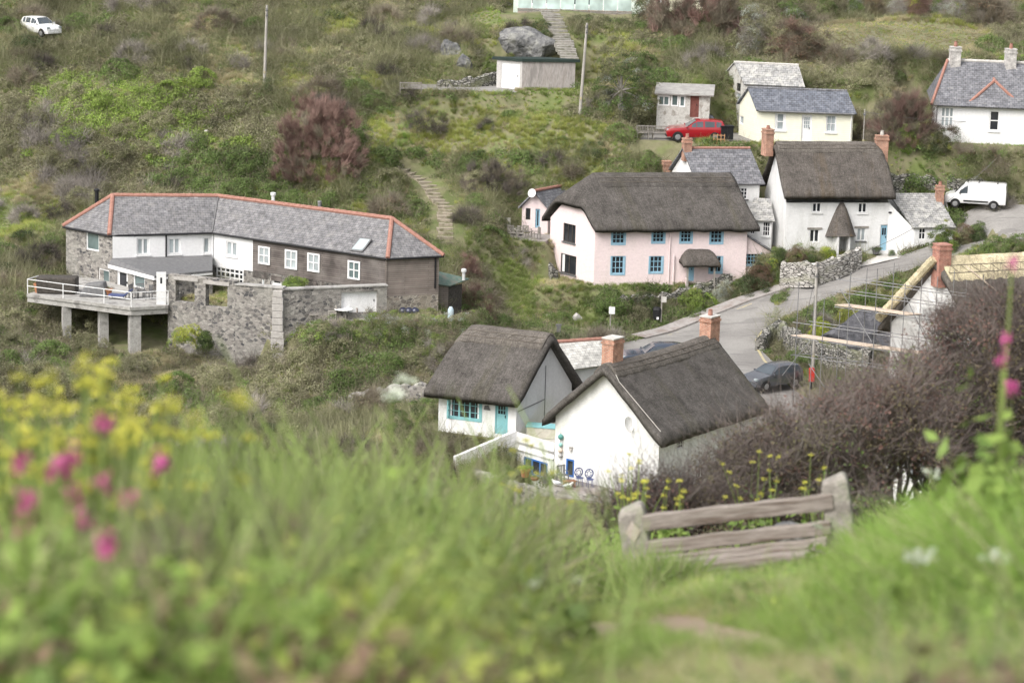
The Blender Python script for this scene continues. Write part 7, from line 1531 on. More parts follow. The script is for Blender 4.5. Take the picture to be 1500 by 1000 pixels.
def hill_cover():
    rg=np.random.default_rng(31); n=64000
    y=rg.uniform(143,252,n); x=rg.uniform(-1,1,n)*(y*.188+5)
    px,py=prn(x,y,gz(x,y)+.3)
    ok=(px>-70)&(px<1570)&(py>-60)&(py<700)&~blocked(x,y); x=x[ok];y=y[ok];px=px[ok];py=py[ok];n=len(x)
    z=gz(x,y); e=.4; gxn=(gz(x+e,y)-z)/e; gyn=(gz(x,y+e)-z)/e; Nn=unit(np.stack([-gxn,-gyn,np.ones(n)],-1))
    kinds=sorted({k for zz in ZON for k in zz[1]}|set(DEF)); S=np.zeros((n,len(kinds)))
    wsum=np.zeros(n)+.12
    for k,w_ in DEF.items(): S[:,kinds.index(k)]+=.12*w_
    for (cx,cy,rx,ry),mx in ZON:
        q=((px-cx)/rx)**2+((py-cy)/ry)**2; f=np.clip(1.25-q,0,1)**.7
        for k,w_ in mx.items(): S[:,kinds.index(k)]+=f*w_
        wsum+=f
    S/=wsum[:,None]
    for i,k in enumerate(kinds):
        nz=vnoise(x,y*.8,3.6,40+i*3,3); nz2=vnoise(x,y*.8,1.4,90+i*3,2); S[:,i]*=(.2+nz**2*2.2+nz2**2*1.6)*rg.uniform(.7,1.3,n)*(.36 if k[0]=='T' else (1.25 if k[0]=='L' else 1.0))
    ch=S.argmax(1); ab=rg.integers(0,2,n); keys=[kinds[c]+'ab'[a] for c,a in zip(ch,ab)]
    isg=np.array([k[0]=='G' for k in keys]); tall=np.where(isg,rg.uniform(.55,.95,n),rg.uniform(.6,1.25,n))
    lawn=np.zeros(n,bool)
    for cx,cy,rx,ry in ((1310,50,135,24),(1300,232,50,16),(1440,210,70,8),(780,143,110,9),(750,22,70,13)): lawn|=((px-cx)/rx)**2+((py-cy)/ry)**2<1
    keys=[('Gdry' if rg.random()<.7 else 'Gyel')+k[-1] if (lw_ and 1150<p<1460 and q<90) else (('Grich' if rg.random()<.5 else 'Gyel')+k[-1] if lw_ else k) for k,lw_,p,q in zip(keys,lawn,px,py)]
    tall=np.where(lawn,.28,tall)
    path=np.zeros(n,bool)
    D=unit(Nn*.5+[0,0,.7]+rg.normal(size=(n,3))*.15)
    PP_=[np.stack([x,y,z-.05*tall],-1)];DD=[D];SS=[tall];KK=list(keys)
    # separate mounded bushes standing out of the rough
    cand=rg.permutation(n)[:3600]; used_=[]
    for ci in cand:
        k0=keys[ci][:-1]
        if lawn[ci] or k0[0]=='G' and rg.random()<.75: continue
        c=np.array([x[ci],y[ci]]); r=rg.uniform(.7,1.9)
        if any((c[0]-u[0])**2+(c[1]-u[1])**2<(r+u[2])**2*.55 for u in used_): continue
        if blocked(np.array([c[0]]),np.array([c[1]]),r*.8)[0]: continue
        used_.append((c[0],c[1],r)); k1=k0 if k0[0]!='G' and k0!='Bmix' else ['Ldark','Lmid','Tgrey','Tbrown','Lolive','Tdark'][rg.integers(0,6)]
        m=int(7+9*r*r); dd=unit(rg.normal(size=(m,3))*[1,1,.8]); dd[:,2]=np.abs(dd[:,2]); pp=np.c_[c[0]+dd[:,0]*r*.8,c[1]+dd[:,1]*r*.8,z[ci]+dd[:,2]*r*rg.uniform(.55,.85)-.15]
        PP_.append(pp);DD.append(unit(dd+[0,0,.35]));SS.append(rg.uniform(.45,.8,m)*(.8+.2*r)); KK+=[k1+'ab'[j] for j in rg.integers(0,2,m)]
        if len(used_)>620: break
    scatter('hillside_scrub',np.concatenate(PP_),np.concatenate(DD),np.concatenate(SS),KK)
    m=80000; yy=rg.uniform(150,245,m); xx=rg.uniform(-1,1,m)*(yy*.188+5); zz=gz(xx,yy); px,py=prn(xx,yy,zz); ok=(px>-50)&(px<1550)&(py>-40)&(py<640)&~blocked(xx,yy,.0,True)
    lw_=np.zeros(m,bool)
    for cx,cy,rx,ry in ((1310,50,150,28),(1300,232,60,18),(1445,211,80,9),(780,143,120,9),(750,22,80,14)): lw_|=((px-cx)/rx)**2+((py-cy)/ry)**2<1
    xx,yy,zz,px,py,lw_=[q[ok] for q in (xx,yy,zz,px,py,lw_)]; k=len(xx); nz=vnoise(xx,yy*.6,3,7)+rg.normal(size=k)*.12
    kk=[(('Gdry' if v>.33 else 'Gyel') if (p>1150 and q<90) else (('Grich' if v>.5 else 'Ggreen') if l else ('Ggreen' if v>.52 else ('Gyel' if v>.42 else 'Gdry'))))+'ab'[i%2] for i,(p,q,v,l) in enumerate(zip(px,py,nz,lw_))]
    scatter('lawn_grass',np.stack([xx,yy,zz-.02],-1),np.tile([0,0,1.],(k,1))+rg.normal(size=(k,3))*.1,np.where(lw_,rg.uniform(.2,.3,k),rg.uniform(.35,.6,k)),kk)
hill_cover()
# ================================================================ foreground
def SN(px,py):
    r=ray(px,py); t=np.arange(2.5,60,.1); X=r.x*t/r.y; Z=CZ+r.z*t/r.y; h=gz(X,t); k=int(np.argmax(h>Z)); return Vector((X[k],t[k],float(h[k])))
# worn footpath
PM=M('worn_path_earth',(.22,.16,.115),(.32,.25,.18),2.2,1,.6,14,(.27,.21,.15),co='World')
fp=[SN(1300,1080),SN(1170,985),SN(1080,945),SN(950,905),SN(880,880),SN(850,845)]
FPT=[lerpoly(fp,i/40) for i in range(41)]
mb=MB(); W5=[-.15,-.08,0,.08,.15]
for i,p in enumerate(FPT):
    d=xy(FPT[min(i+1,40)]-FPT[max(i-1,0)]).normalized(); nn=Vector((d.y,-d.x,0)); 
    for k in W5: q=p+nn*k*(1+.3*math.sin(i*.9+k)); mb.v.append(Vector((q.x,q.y,g1(q.x,q.y)+.012)))
for i in range(40):
    for k in range(4):
        a=i*5+k; f=(a,a+1,a+6,a+5); 
        if (mb.v[f[1]]-mb.v[f[0]]).cross(mb.v[f[2]]-mb.v[f[0]]).z<0: f=f[::-1]
        mb.f.append(f); mb.mi.append(0)
tag(mb.build('footpath',PM,smooth=True),kind='structure')
for i,(x,y,s,l) in enumerate(((1165,765,.13,'lichened boulder behind the bench back rails'),(1010,968,.04,'half buried stone in the path at the bottom'),(1385,990,.07,'broad brown stone at the bottom right edge'),(900,930,.03,'small stone in the left of the path'),(1100,885,.07,'pale stone among grass below the bench'))):
    p=SN(x,y); 
    if i==0: p=A(1165,782,21.6)
    rock(l,p,s*1.6,s,s*.8,ROCK if i==0 else GRANITE if i==4 else M('path_stone',(.25,.18,.13),(.34,.26,.2)),60+i,name='boulder',cat_='boulder',n=3)
# ---- bench
bl=A(938,835,20.2); BZb=bl.z; o=thing('memorial_bench','weathered grey wooden bench with stone end posts on the slope above the village','bench',bl,math.radians(-7))
o.rotation_euler=(0,math.radians(-10.3),math.radians(-7))
CP_=M('lichened_stone_post',(.22,.20,.175),(.33,.305,.27),7,.95,.7,18,(.26,.26,.2)); RAILW=M('weathered_rail_timber',(.17,.14,.115),(.30,.265,.235),2.5,.85,.5,8,(.13,.10,.08),stretch=(.6,6,6))
def rpost(x,h,w=.2,d=.17):
    m_=MB(); zs=[(-.6,1,1),(h-.12,1,1),(h-.05,.97,.97),(h-.015,.86,.86),(h,.62,.62)]; vs=[]
    for z,a,b in zs: vs+=[(x+i*w/2*a,j*d/2*b,z+ (.02*i if z>0 else 0)) for i,j in ((-1,-1),(1,-1),(1,1),(-1,1))]
    fs=[(i*4+k,i*4+(k+1)%4,i*4+4+(k+1)%4,i*4+4+k) for i in range(4) for k in range(4)]+[(16,17,18,19)]; m_.add(vs,fs); return m_
L_=1.5
for x,h in ((0,.50),(L_,.54)): q_=rpost(x,h).build('end_post',CP_,o,bevel=.02)
m_=MB(); m_.add([(0,-.096,.40),(.055,-.096,.32),(0,-.096,.24),(-.055,-.096,.32),(0,-.084,.40),(.055,-.084,.32),(0,-.084,.24),(-.055,-.084,.32)],[(3,2,1,0),(0,1,5,4),(1,2,6,5),(2,3,7,6),(3,0,4,7)]); m_.build('diamond_plaque',M('pale_plaque',(.42,.36,.30),(.5,.45,.4),25,.8),o)
def railb(nm,x0,x1,y,z,d,h,tilt=0,dz=0):
    m_=MB(); n=12; 
    vs=[];
    for i in range(n+1):
        x=x0+(x1-x0)*i/n; w_=.004*math.sin(i*1.7)
        vs+=[(x,y-d/2+w_,z-h/2+dz*i/n),(x,y+d/2+w_,z-h/2+dz*i/n),(x,y+d/2+w_,z+h/2+dz*i/n+w_),(x,y-d/2+w_,z+h/2+dz*i/n+w_)]
    fs=[(i*4+k,i*4+4+k,i*4+4+(k+1)%4,i*4+(k+1)%4) for i in range(n) for k in range(4)]+[(0,1,2,3),(n*4+3,n*4+2,n*4+1,n*4)]; m_.add(vs,fs); return m_.build(nm,RAILW,o,bevel=.008)
railb('back_rail',.08,L_-.02,-.07,.375,.07,.115); railb('back_rail',.08,L_-.06,-.09,.19,.07,.095)
railb('seat_plank',.12,L_-.10,-.44,.10,.13,.055); railb('seat_plank',.12,L_-.10,-.29,.105,.11,.05); railb('seat_plank',.12,L_-.10,-.165,.11,.08,.05)
m_=MB(); m_.box((.75,-.48,.05),(L_-.3,.03,.09)); m_.build('seat_rail',RAILW,o)
for x in (.2,L_-.12): m_=MB(); m_.box((x,-.32,-.12),(.1,.5,.3)); m_.build('seat_support',CP_,o,bevel=.01); m_=MB(); m_.box((x,-.45,-.4),(.12,.14,.6)); m_.build('leg',CP_,o)
# ---- near plant clumps
rgp=0
for i in range(3):
    x='ab'[i%2]; 
    if i<2:
        addp('nG'+x,[Gr,Gg,Gd],p_grass(46,.42,.009,.9,200+i,0,.12,5,.7),p_grass(26,.36,.008,1.1,210+i,1,.14,5,.8),p_grass(10,.4,.006,1.2,220+i,2,.1,5,.7))
        addp('nD'+x,[Gd,Gy],p_grass(40,.42,.007,1.0,230+i,0,.12,5,.7),p_grass(22,.36,.007,1.1,240+i,1,.12,5,.7))
        Lf=leaf_mat('bright_foreground_leaf',(.10,.165,.035),(.255,.355,.08)) if i==0 else Lf
        Lf2=leaf_mat('lime_foreground_leaf',(.25,.32,.055),(.42,.47,.11)) if i==0 else Lf2
        addp('nL'+x,[Lf,Gg],p_leaf(190,.32,.044,.024,250+i,flat=1.1,up=.6),p_twig(6,.42,.006,.45,255+i,1,4))
        addp('nY'+x,[Lf2,Gg],p_leaf(150,.29,.040,.024,260+i,flat=1.1,up=.6),p_twig(5,.4,.006,.45,265+i,1,4))
        addp('nO'+x,[Lm,Lo],p_leaf(150,.30,.05,.032,270+i,flat=1.2,up=.4),p_twig(6,.42,.006,.45,275+i,1,4))
        addp('nR'+x,[Lb,Tb,Gd],p_leaf(120,.3,.045,.03,274+i,flat=1.3),p_twig(5,.4,.006,.5,276+i,1,4),p_grass(4,.45,.006,1,277+i,2,.1))
        addp('nB'+x,[Tb,Lb,Gd],p_twig(46,.6,.006,.5,280+i,0,5,.4,.1),p_leaf(26,.28,.045,.03,285+i,mi=1,flat=1.3),p_grass(6,.5,.006,1,287+i,2,.1))
        addp('nT'+x,[Td,Tr],p_twig(16,.8,.011,.3,290+i,0,5,.2,.08),p_twig(18,.6,.007,.5,295+i,1,5,.3,.08))
SIL=[(-80,570),(0,572),(60,560),(120,545),(190,580),(260,585),(330,592),(400,588),(450,598),(520,590),(580,605),(640,640),(690,705),(760,735),(830,752),(890,770),(940,805),(1000,835),(1120,840),(1200,815),(1245,770),(1290,752),(1350,722),(1410,700),(1450,690),(1510,660),(1600,640)]
def near_cover():
    rg=np.random.default_rng(77); n=19000
    y=3.4+(30-3.4)*rg.random(n)**.85; x=rg.uniform(-1,1,n)*(y*.195+.5); z=gz(x,y); px,py=prn(x,y,z)
    d,_=rib_d(np.array([tuple(p) for p in FPT]),x,y); e=1e9*np.ones(n)
    bx=(x-bl.x)*math.cos(math.radians(7))-(y-bl.y)*math.sin(math.radians(7)); by=(x-bl.x)*math.sin(math.radians(7))+(y-bl.y)*math.cos(math.radians(7))
    inb=(bx>-.15)&(bx<1.7)&(by>-.62)&(by<.15)
    ok=(px>-120)&(px<1620)&(py<1250)&(d>.08+.08*rg.random(n)); x,y,z,px,py,d,inb=[a[ok] for a in (x,y,z,px,py,d,inb)]; n=len(x)
    S={k:np.full(n,.1) for k in ('nG','nD','nL','nY','nO','nB','nT')}; S['nT']*=.75; S['nB']*=.65; S['nG']*=np.where(px<700,.35,1)
    def zone(cx,cy,rx,ry,**k):
        f=np.clip(1.3-((px-cx)/rx)**2-((pym-cy)/ry)**2,0,1)
        for a,b in k.items(): S[a]+=f*b
    h=np.where(px<700,rg.uniform(.75,1.5,n),rg.uniform(.3,.6,n)); h=np.where((y>13)&(px<960)&(px>560),rg.uniform(.7,1.3,n),h); h=np.where(px>1240,rg.uniform(.4,.8,n),h)
    near=np.clip((d-.05)/.8,.22,1); h=h*near
    _,pym=prn(x,y,z+h*.35)
    zone(150,640,260,90,nL=1.3,nY=1.1,nO=.8,nB=.35); zone(260,690,120,80,nT=.5,nB=.5,nL=.8); zone(330,760,180,90,nL=1.5,nY=.6); zone(480,640,110,90,nL=1.3,nO=.8,nB=.3,nT=.15)
    zone(100,860,220,130,nD=.8,nL=1,nB=.3,nG=.8); zone(520,930,140,90,nY=1.8,nL=.6); zone(640,760,160,110,nO=1.1,nG=.8,nD=.7,nL=.6); zone(430,830,160,110,nD=.8,nB=.4,nG=.9,nL=.9)
    zone(800,850,200,110,nG=1.3,nD=.7,nO=.5); zone(900,970,250,70,nD=1.1,nG=1); zone(1000,830,160,40,nG=1.6,nL=.4); zone(1380,850,200,150,nG=1.8,nL=1.0,nO=.3); zone(850,740,120,40,nL=.9,nG=1,nO=.5); zone(1450,960,120,80,nG=1,nL=1)
    S['nG']*=np.where(px<900,.5,.9); S['nD']*=np.where(px<900,.75,1); S['nR']=np.where(px<760,.5,.2)*np.ones(n); S['nL']*=np.where(px<900,1.25,1.1); S['nY']*=np.where(px<900,1.1,.8); S['nO']*=np.where(px<720,1.5,1); ks=list(S); Q=np.stack([S[k]*(.3+1.6*vnoise(x,y,np.where(y<9,.42,.8),60+4*i,2)**2)*rg.uniform(.45,1.55,n) for i,k in enumerate(ks)],1); ch=Q.argmax(1)
    lim=np.interp(px,[a for a,b in SIL],[b for a,b in SIL])+rg.normal(size=n)*13+6
    fr=(y<bl.y+.1)&(px>985)&(px<1262); lim=np.where(fr,np.maximum(lim,836-(px-985)*.12),lim)
    lp=(y>bl.y-3.2)&(y<bl.y-.35)&(px>880)&(px<1005); h=np.where(lp,1.2,h); lim=np.where(lp,786+rg.normal(size=n)*7,lim)
    # tallest allowed so the bank keeps its outline
    protoH={'nG':.46,'nD':.46,'nL':.5,'nY':.48,'nO':.52,'nB':.85,'nT':1.1,'nR':.6}
    sc=np.zeros(n); keep=np.ones(n,bool)
    for i in range(n):
        ph=protoH[ks[ch[i]]]; sc[i]=h[i]/.5*(1 if ch[i]!=6 else .9)
        if ks[ch[i]] in ('nG','nD') and px[i]<960: sc[i]=min(sc[i],1.3)
        _,a=prn(x[i],y[i],z[i]); _,b=prn(x[i],y[i],z[i]+ph*sc[i])
        if b<lim[i]:
            k=(a-lim[i])/max(1,a-b); sc[i]*=max(0,k)
            if sc[i]<.3: keep[i]=False
    sc=np.where(inb,np.minimum(sc,.45),sc)
    # keep the bench clear of tall growth right in front of it
    fr=(px>1010)&(px<1250)&(y<bl.y-.5)&(y>bl.y-4); 
    kk=np.array([ks[c]+'ab'[j] for c,j in zip(ch,rg.integers(0,2,n))]); 
    x,y,z,sc,kk=[a[keep] for a in (x,y,z,sc,kk)]; n=len(x)
    scatter('foreground_weeds',np.stack([x,y,z-.02],-1),np.tile([0,0,1.],(n,1))+rg.normal(size=(n,3))*.15,sc,kk)
    # fine turf everywhere
    m=34000; y=3.4+(26-3.4)*rg.random(m)**1.5; x=rg.uniform(-1,1,m)*(y*.195+.5); d,_=rib_d(np.array([tuple(p) for p in FPT]),x,y); px,py=prn(x,y,gz(x,y))
    ok=(d>.15*(vnoise(x,y,.8,3,2)>.45)*rg.uniform(.6,1,m))&(px>-100)&(px<1600); x=x[ok];y=y[ok];d=d[ok]; z=gz(x,y); kk=[('nG' if v>.45 else 'nD')+'ab'[i%2] for i,v in enumerate(vnoise(x,y,.9,13,2)+rg.normal(size=len(x))*.08)]
    pxx,_=prn(x,y,z); lf_=rg.random(len(x))<np.where(pxx<900,.5,np.where(pxx>1260,.3,.1)); w4=rg.choice(4,len(x),p=[.45,.25,.22,.08]); kk=[(('nL','nY','nO','nR')[q]+'ab'[i%2]) if f else k for i,(k,f,q) in enumerate(zip(kk,lf_,w4))]
    s_=rg.uniform(.2,.42,len(x))*np.where(lf_,1.3,1)*np.clip(d/.3,.6,1)
    scatter('foreground_turf',np.stack([x,y,z-.01],-1),np.tile([0,0,1.],(len(x),1))+rg.normal(size=(len(x),3))*.2,s_,kk)
near_cover()
# ---- flowering plants that stand out one by one
def flower_plant(name,label,cat_,loc,h,petal,kind,group,seed,heads=5,stem=Gg,hs_=.04):
    rg=np.random.default_rng(seed); o=thing(name,label,cat_,loc,rg.uniform(0,6),group)
    P=np.zeros((heads,5,3)); ends=[]
    for i in range(heads):
        a=rg.uniform(0,6.28); s=rg.uniform(.05,.3)*h*(i>0)+.01; top=h*(1 if i==0 else rg.uniform(.72,.97)); t=np.linspace(0,1,5); P[i]=np.stack([math.cos(a)*s*t**1.5,math.sin(a)*s*t**1.5,top*t],1); ends.append(P[i,-1])
    V,Fq=ribbons(P,.014,.007,rg); V2,F2=ribbons(P,.014,.007,rg); lv=p_leaf(26,.2*h/.8,.08,.05,seed,flat=1.6); lv=(lv[0]+[0,0,h*.35],lv[1],lv[2],1)
    V,Fq,R,MI=cat((V,Fq,rg.random(len(Fq)),0),(V2,F2,rg.random(len(F2)),0),lv); q=qmesh('stem',V,Fq,R,MI,[stem,Lf]); q.parent=o
    for e in ends:
        if kind=='umbel': c=np.array(e); n=40; dd=unit(rg.normal(size=(n,3))*[1,1,.35]); C=dd*rg.uniform(.3,1,n)[:,None]*hs_; Vq,Fk=leaves(C,unit(rg.normal(size=(n,3))*.5+[0,0,1.]),hs_*.4,hs_*.34,rg)
        else: n=34; dd=unit(rg.normal(size=(n,3))); C=dd*rg.uniform(.3,1,n)[:,None]*np.array([.024,.024,.034]); Vq,Fk=leaves(C,unit(dd+rg.normal(size=(n,3))*.5),.016,.013,rg)
        f=qmesh('flower_head',Vq,Fk,rg.random(n),np.zeros(n),[petal]); f.parent=o; f.location=e
    return o
def plant_at(px,py,Y): # py: where the top of the plant shows
    p=A(px,py,Y); g=g1(p.x,p.y); return Vector((p.x,p.y,g)),max(.25,p.z-g)
PINKS=[(146,622,5.6,'topmost pink valerian head at the left, a double cluster'),(112,672,5.2,'pink valerian between the leftmost and the topmost',),(35,678,5.0,'tall pink valerian nearest the left edge'),(98,690,5.8,'small round pink valerian right of the leftmost'),(156,712,5.2,'pink valerian furthest right of the left group'),(113,726,5.4,'small pink valerian below the round one'),(42,742,4.6,'large pale pink valerian low at the left edge'),(1484,385,9.5,'pink valerian in front of the straw ridge'),(1468,530,8.5,'pink valerian over the hawthorn at the right edge'),(1484,572,8.0,'second pink valerian down the right edge'),(1478,498,8.8,'small crimson valerian near the right edge')]
for i,(x,y,Y,l) in enumerate(PINKS):
    b,h=plant_at(x,y,Y); flower_plant('red_valerian',l,'flowering plant',b,h,PK_,'valerian','pink valerian plants' if x<500 else 'pink valerian at the right edge',300+i,heads=2 if x<500 else 1)
rg_=random.Random(5); YL_=[]
for i in range(46):
    x=rg_.choice([rg_.uniform(-5,110),rg_.uniform(60,200),rg_.uniform(0,340),rg_.uniform(120,240)]); y=rg_.uniform(552,650) if x<170 else rg_.uniform(570,640); 
    if 100<x<170 and rg_.random()<.4: y=rg_.uniform(520,560)
    YL_.append((x,y,rg_.uniform(5.8,9.5)))
for i in range(20): YL_.append((rg_.uniform(890,1230),rg_.uniform(655,735),rg_.uniform(22,26)))
for i in range(5): YL_.append((rg_.uniform(735,790),rg_.uniform(640,720),rg_.uniform(15,19)))
for i,(x,y,Y) in enumerate(YL_):
    b,h=plant_at(x,y,Y)
    l='yellow flowered plant in the thick bank at the left' if x<400 else ('yellow flowered stem in front of the hawthorn above the bench' if x>850 else 'yellow flowered stem against the terrace wall')
    g='yellow flowers of the left bank' if x<400 else ('yellow flowers above the bench' if x>850 else 'yellow flowers by the terrace wall')
    flower_plant('yellow_umbel_plant',l,'flowering plant',b,h,YE_,'umbel',g,400+i,heads=4 if x<400 else 3,hs_=.028 if x<400 else .03)
for i,(x,y,Y,l) in enumerate(((594,556,9.,'white umbel rising against the thatched cottage eaves'),(572,575,9.,'lower white umbel left of the tall one by the eaves'),(1362,692,12,'pale green umbel at the foot of the hawthorn'),(1352,850,7.5,'white umbel cluster in the grass at the right'),(1340,880,7.2,'low white umbel below the cluster at the right'),(1452,850,7.,'white umbel nearest the right edge'),(786,892,7.5,'white daisy like flower left of the path'),(760,935,7,'faint white flower low in the middle grass'),(845,878,8,'small white flower beside the path edge'),(1195,770,18,'pale umbel in front of the bench end'))):
    b,h=plant_at(x,y,Y); flower_plant('white_umbel_plant',l,'flowering plant',b,h,WH_,'umbel',None,600+i,heads=1,hs_=.02 if 700<x<900 else .042)
# ---- hawthorn thicket beyond the bench
TH1=leaf_mat('hawthorn_twig',(.075,.06,.054),(.18,.15,.135),tr=0,rough=.9); TH2=leaf_mat('hawthorn_bud',(.14,.09,.065),(.15,.15,.06),tr=.1); TH3=leaf_mat('red_bud',(.12,.06,.05),(.18,.1,.08),tr=.1)
for i in range(2):
    addp('hT'+'ab'[i],[TH1,TH2],p_twig(90,.55,.008,1.0,500+i,0,5,.6,.12),p_leaf(120,.42,.034,.024,505+i,mi=1,flat=1.1))
    addp('hR'+'ab'[i],[TH1,TH3],p_twig(80,.5,.008,1.0,510+i,0,5,.6,.12),p_leaf(130,.4,.035,.028,515+i,mi=1,flat=1.1))
    addp('hG'+'ab'[i],[TH1,Lm],p_twig(60,.5,.009,.9,520+i,0,5,.5,.12),p_leaf(60,.4,.045,.03,525+i,mi=1,flat=1.1))
def thicket(label,blobs,Y,basepx,mix_,seed,trunks=3,dY=1.2,dens=1.):
    rg=np.random.default_rng(seed); P=[]
    for cx,cy,rx,ry in blobs:
        n=int(rx*ry/80*dens); a=rg.uniform(0,2*math.pi,n); r=rg.random(n)**.5
        for t,q in zip(a,r):
            yy=Y+rg.uniform(-dY,dY)*math.sqrt(max(.05,1-q*q)); v=A(cx+rx*q*math.cos(t),cy+ry*q*math.sin(t),yy); P.append(tuple(v))
    P=np.array(P); b=A(basepx[0],basepx[1],Y); b=Vector((b.x,b.y,g1(b.x,b.y)))
    gzv=gz(P[:,0],P[:,1]); P=P[P[:,2]>gzv+.1]
    D=unit((P-np.array(b))+rg.normal(size=P.shape)*.9+[0,0,.6]); sc=rg.uniform(.55,.95,len(P)); P2=P-D*(sc*.35)[:,None]
    root=thing('hawthorn',label,'bush',b); V,Fq,R,MI,ms=merge(pick(mix_,len(P),rg),P2,D,sc,rg,np.array(b)); c=qmesh('crown',V,Fq,R,MI,ms); c.parent=root
    mb=MB()
    for k in range(trunks):
        e0=Vector(P[rg.integers(len(P))])-b; s=Vector((rg.uniform(-.5,.5),rg.uniform(-.3,.3),-.3)); m1=s.lerp(e0,.4)+Vector((rg.uniform(-.25,.25),0,rg.uniform(0,.3))); mb.tube([s,s.lerp(m1,.5)+Vector((rg.uniform(-.12,.12),0,.1)),m1,e0],[.06,.05,.038,.012],7)
        for j in range(7):
            e=Vector(P[rg.integers(len(P))])-b
            if (e-m1).length<2.4: mb.tube([m1.lerp(e0,rg.uniform(0,.6)),m1.lerp(e,.5)+Vector((rg.uniform(-.15,.15),0,rg.uniform(-.1,.2))),e],[.03,.02,.006],5)
    mb.build('trunk',M('hawthorn_bark',(.13,.12,.1),(.22,.2,.175),6,.95,.5),root); return root
thicket('low russet thorn bush in front of the gable cottage at the left of the thicket',[(965,718,66,32),(905,735,40,22),(1030,715,55,36)],27,(970,760),dict(hT=1.2,hR=2),901,4,.9,.8)
thicket('bare thorn bush above the middle of the bench',[(1110,668,75,50),(1190,625,65,60),(1150,700,90,45),(1060,705,45,40)],29,(1130,770),dict(hT=2.4,hR=1.2,hG=.7),902,5,1.1,.8)
thicket('tall bare hawthorn with dark trunk above the right end of the bench',[(1275,598,75,62),(1225,650,75,50),(1345,558,62,58),(1245,705,40,40),(1365,630,50,60)],30,(1300,750),dict(hT=2.4,hR=1.3,hG=.6),903,7,1.2,.85)
thicket('largest hawthorn filling the right edge of the picture',[(1452,486,86,74),(1480,570,80,90),(1400,590,90,60),(1465,660,70,50),(1500,450,60,40)],31,(1400,760),dict(hT=2.4,hR=1.,hG=.9),904,8,1.3,.9)
thicket('small leafy bramble at the right end of the bench',[(1262,745,40,28)],23,(1265,790),dict(hG=1,hT=1),905,2,.5,.7)
# ---- dark dead stalks standing in the left bank
for i,(x,y,Y,l) in enumerate(((438,572,5.2,'tall dark dead stalk at the right of the left bank'),(300,600,5.0,'dark dead stalk between the yellow flowers and the tall dark one'),(236,628,4.8,'brown dead stalk right of the topmost pink flower'),(470,640,5.6,'short dark stalk right of the tallest dark stalk'),(200,655,5.0,'thin dark stalk among the pink flowers'))):
    b,h=plant_at(x,y,Y); rg=np.random.default_rng(950+i); k=7
    P=np.zeros((k,3)); P[:,2]=np.linspace(0,h*.55,k); D=unit(np.c_[rg.normal(size=(k,2))*.22,np.ones(k)]); V,Fq,R,MI,ms=merge(['nT'+'ab'[j%2] for j in range(k)],P,D,np.full(k,min(.62,h*.42)),rg,np.zeros(3))
    o=qmesh('dead_stalk',V,Fq,R,MI,ms); o.location=b; tag(o,l,'dead stalk')
# ---------------------------------------------------------------- ground sheet
def axis(segs):
    out=[]
    for a,b,s in segs: out+=list(np.arange(a,b,s))
    out.append(segs[-1][1]); return np.array(out)
gx=axis([(-600,-120,40),(-120,-50,5),(-50,62,.6),(62,120,5),(120,640,40)])
gy=axis([(-200,-20,20),(-20,-4,4),(-4,34,.4),(34,100,3),(100,146,1),(146,270,.6),(270,340,5),(340,900,40)])
XX,YY=np.meshgrid(gx,gy,indexing='ij'); ZZ=gz(XX.ravel(),YY.ravel()).reshape(XX.shape)
# beyond the surveyed hill the sheet rises gently to the horizon
ZZ=np.where(YY>330,np.minimum(ZZ,60),ZZ)
n1,n2=XX.shape; me=bpy.data.meshes.new('hillside'); me.vertices.add(n1*n2); co=np.stack([XX,YY,ZZ],-1).reshape(-1); me.vertices.foreach_set('co',co)
i,j=np.meshgrid(np.arange(n1-1),np.arange(n2-1),indexing='ij'); i=i.ravel();j=j.ravel()
fa=np.stack([i*n2+j,(i+1)*n2+j,(i+1)*n2+j+1,i*n2+j+1],-1).astype(np.int32); nf=len(fa)
me.loops.add(nf*4); me.loops.foreach_set('vertex_index',fa.ravel()); me.polygons.add(nf); me.polygons.foreach_set('loop_start',np.arange(nf,dtype=np.int32)*4); me.polygons.foreach_set('loop_total',np.full(nf,4,np.int32))
me.polygons.foreach_set('use_smooth',np.ones(nf,bool)); me.update(calc_edges=True); me.validate()
GROUND=M('grassy_soil',(.10,.12,.045),(.18,.17,.10),.35,1,.6,3,(.13,.16,.055),co='World')
me.materials.append(GROUND); gob=bpy.data.objects.new('hillside',me); COL.objects.link(gob); tag(gob,kind='structure')
def strip(name,P,Q,mat,dz,nw=1,kind='structure'):
    mb=MB(); n=len(P)
    for i in range(n):
        for k in range(nw+1): p=P[i].lerp(Q[i],k/nw); mb.v.append(p+Vector((0,0,dz)))
    for i in range(n-1):
        for k in range(nw):
            a=i*(nw+1)+k; f=(a,a+1,a+nw+2,a+nw+1); v=[mb.v[x] for x in f]
            if (v[1]-v[0]).cross(v[2]-v[0]).z<0: f=f[::-1]
            mb.f.append(f); mb.mi.append(0)
    return tag(mb.build(name,mat),kind=kind)
rd=MB(); NW=8
pts_=[RF[i].lerp(RN[i],k/NW) for i in range(NR+1) for k in range(NW+1)]; rz_=roadz(np.array([p.x for p in pts_]),np.array([p.y for p in pts_]))
for p,zq in zip(pts_,rz_): rd.v.append(Vector((p.x,p.y,float(zq))))
for i in range(NR):
    for k in range(NW):
        a=i*(NW+1)+k; f=(a,a+1,a+NW+2,a+NW+1)
        if (rd.v[f[1]]-rd.v[f[0]]).cross(rd.v[f[2]]-rd.v[f[0]]).z<0: f=f[::-1]
        rd.f.append(f); rd.mi.append(0)
tag(rd.build('road',ASPH,smooth=True),kind='structure')
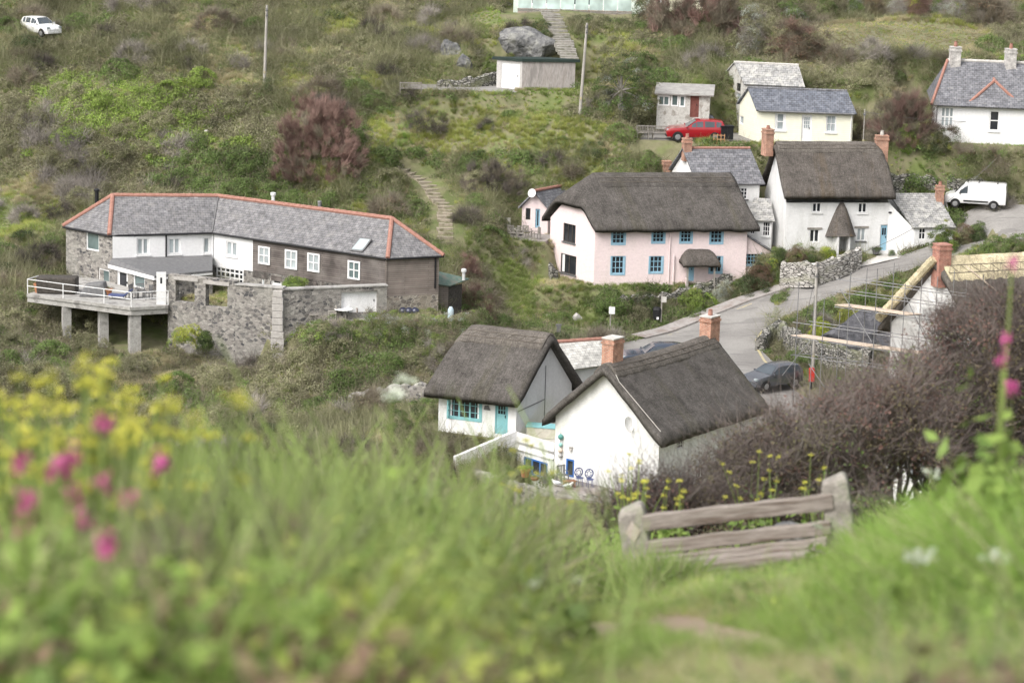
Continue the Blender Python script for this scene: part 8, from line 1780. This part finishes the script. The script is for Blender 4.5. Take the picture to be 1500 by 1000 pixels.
# lower lane past the bend
lw=[]; 
P=[G(900,560,1.6)]; 
LA=[lerpoly(la,i/20) for i in range(21)];LB=[lerpoly(lb,i/20) for i in range(21)]
strip('lane',LA,LB,ASPH,-.012,4)
# pavement with kerb along the far side
out_=PO
mb=MB()
for i in range(24):
    a,b,c,d=PP[i],PP[i+1],out_[i+1],out_[i]; z=Vector((0,0,.13)); mb.quad(a+z,b+z,c+z,d+z); mb.quad(a-z,b-z,b+z,a+z)
tag(mb.build('pavement',PAVE),kind='structure')
YL=[p+(q-p).normalized()*.35 for p,q in zip(PP,[q for q in [nearpt(ROADN,p) for p in PP]])]
YL2=[p+(q-p).normalized()*.47 for p,q in zip(PP,[q for q in [nearpt(ROADN,p) for p in PP]])]
strip('road_marking',YL,YL2,PAINTY,.008)
BE=[G(1165,562,1.5),G(1140,545,1.6),G(1120,528,1.75),G(1110,510,2.0),G(1109,497,2.15),G(1118,484,2.4)]
BE=[lerpoly(BE,i/20) for i in range(21)]
strip('road_marking',[p+Vector((-.12,0,0)) for p in BE],[p+Vector((.05,.05,0)) for p in BE],PAINTY,.01)
strip('parking_apron',[APR[0],APR[1]],[APR[3],APR[2]],CONCP,.03)
def patch(name,pts,z,mat): 
    mb=MB(); mb.prism([(q[0],q[1]) for q in pts],z-.3,z+.035); return tag(mb.build(name,mat),kind='structure')
patch('car_park',[(rc.x-4,rc.y-1),(rc.x+5,rc.y-1),(rc.x+5,rc.y+4),(rc.x-4,rc.y+4)],RCZ,ASPH)
patch('driveway',[(gp.x-9,gp.y-1.6),(gp.x-.3,gp.y-1.6),(gp.x-.3,gp.y+2.2),(gp.x-9,gp.y+1.8)],GARZ-.06,ASPH)
patch('terrace_paving',[(1.8,149.8),(5.5,148.5),(8.8,148.7),(9,162),(3,155.5)],1.66,PAVE)
patch('terrace_paving',[G(440,470,4.5),G(600,470,4.5),G(560,452,4.5),G(450,452,4.5)],4.5,PAVE)
patch('terrace_paving',TERR,TERZ,PAVE)
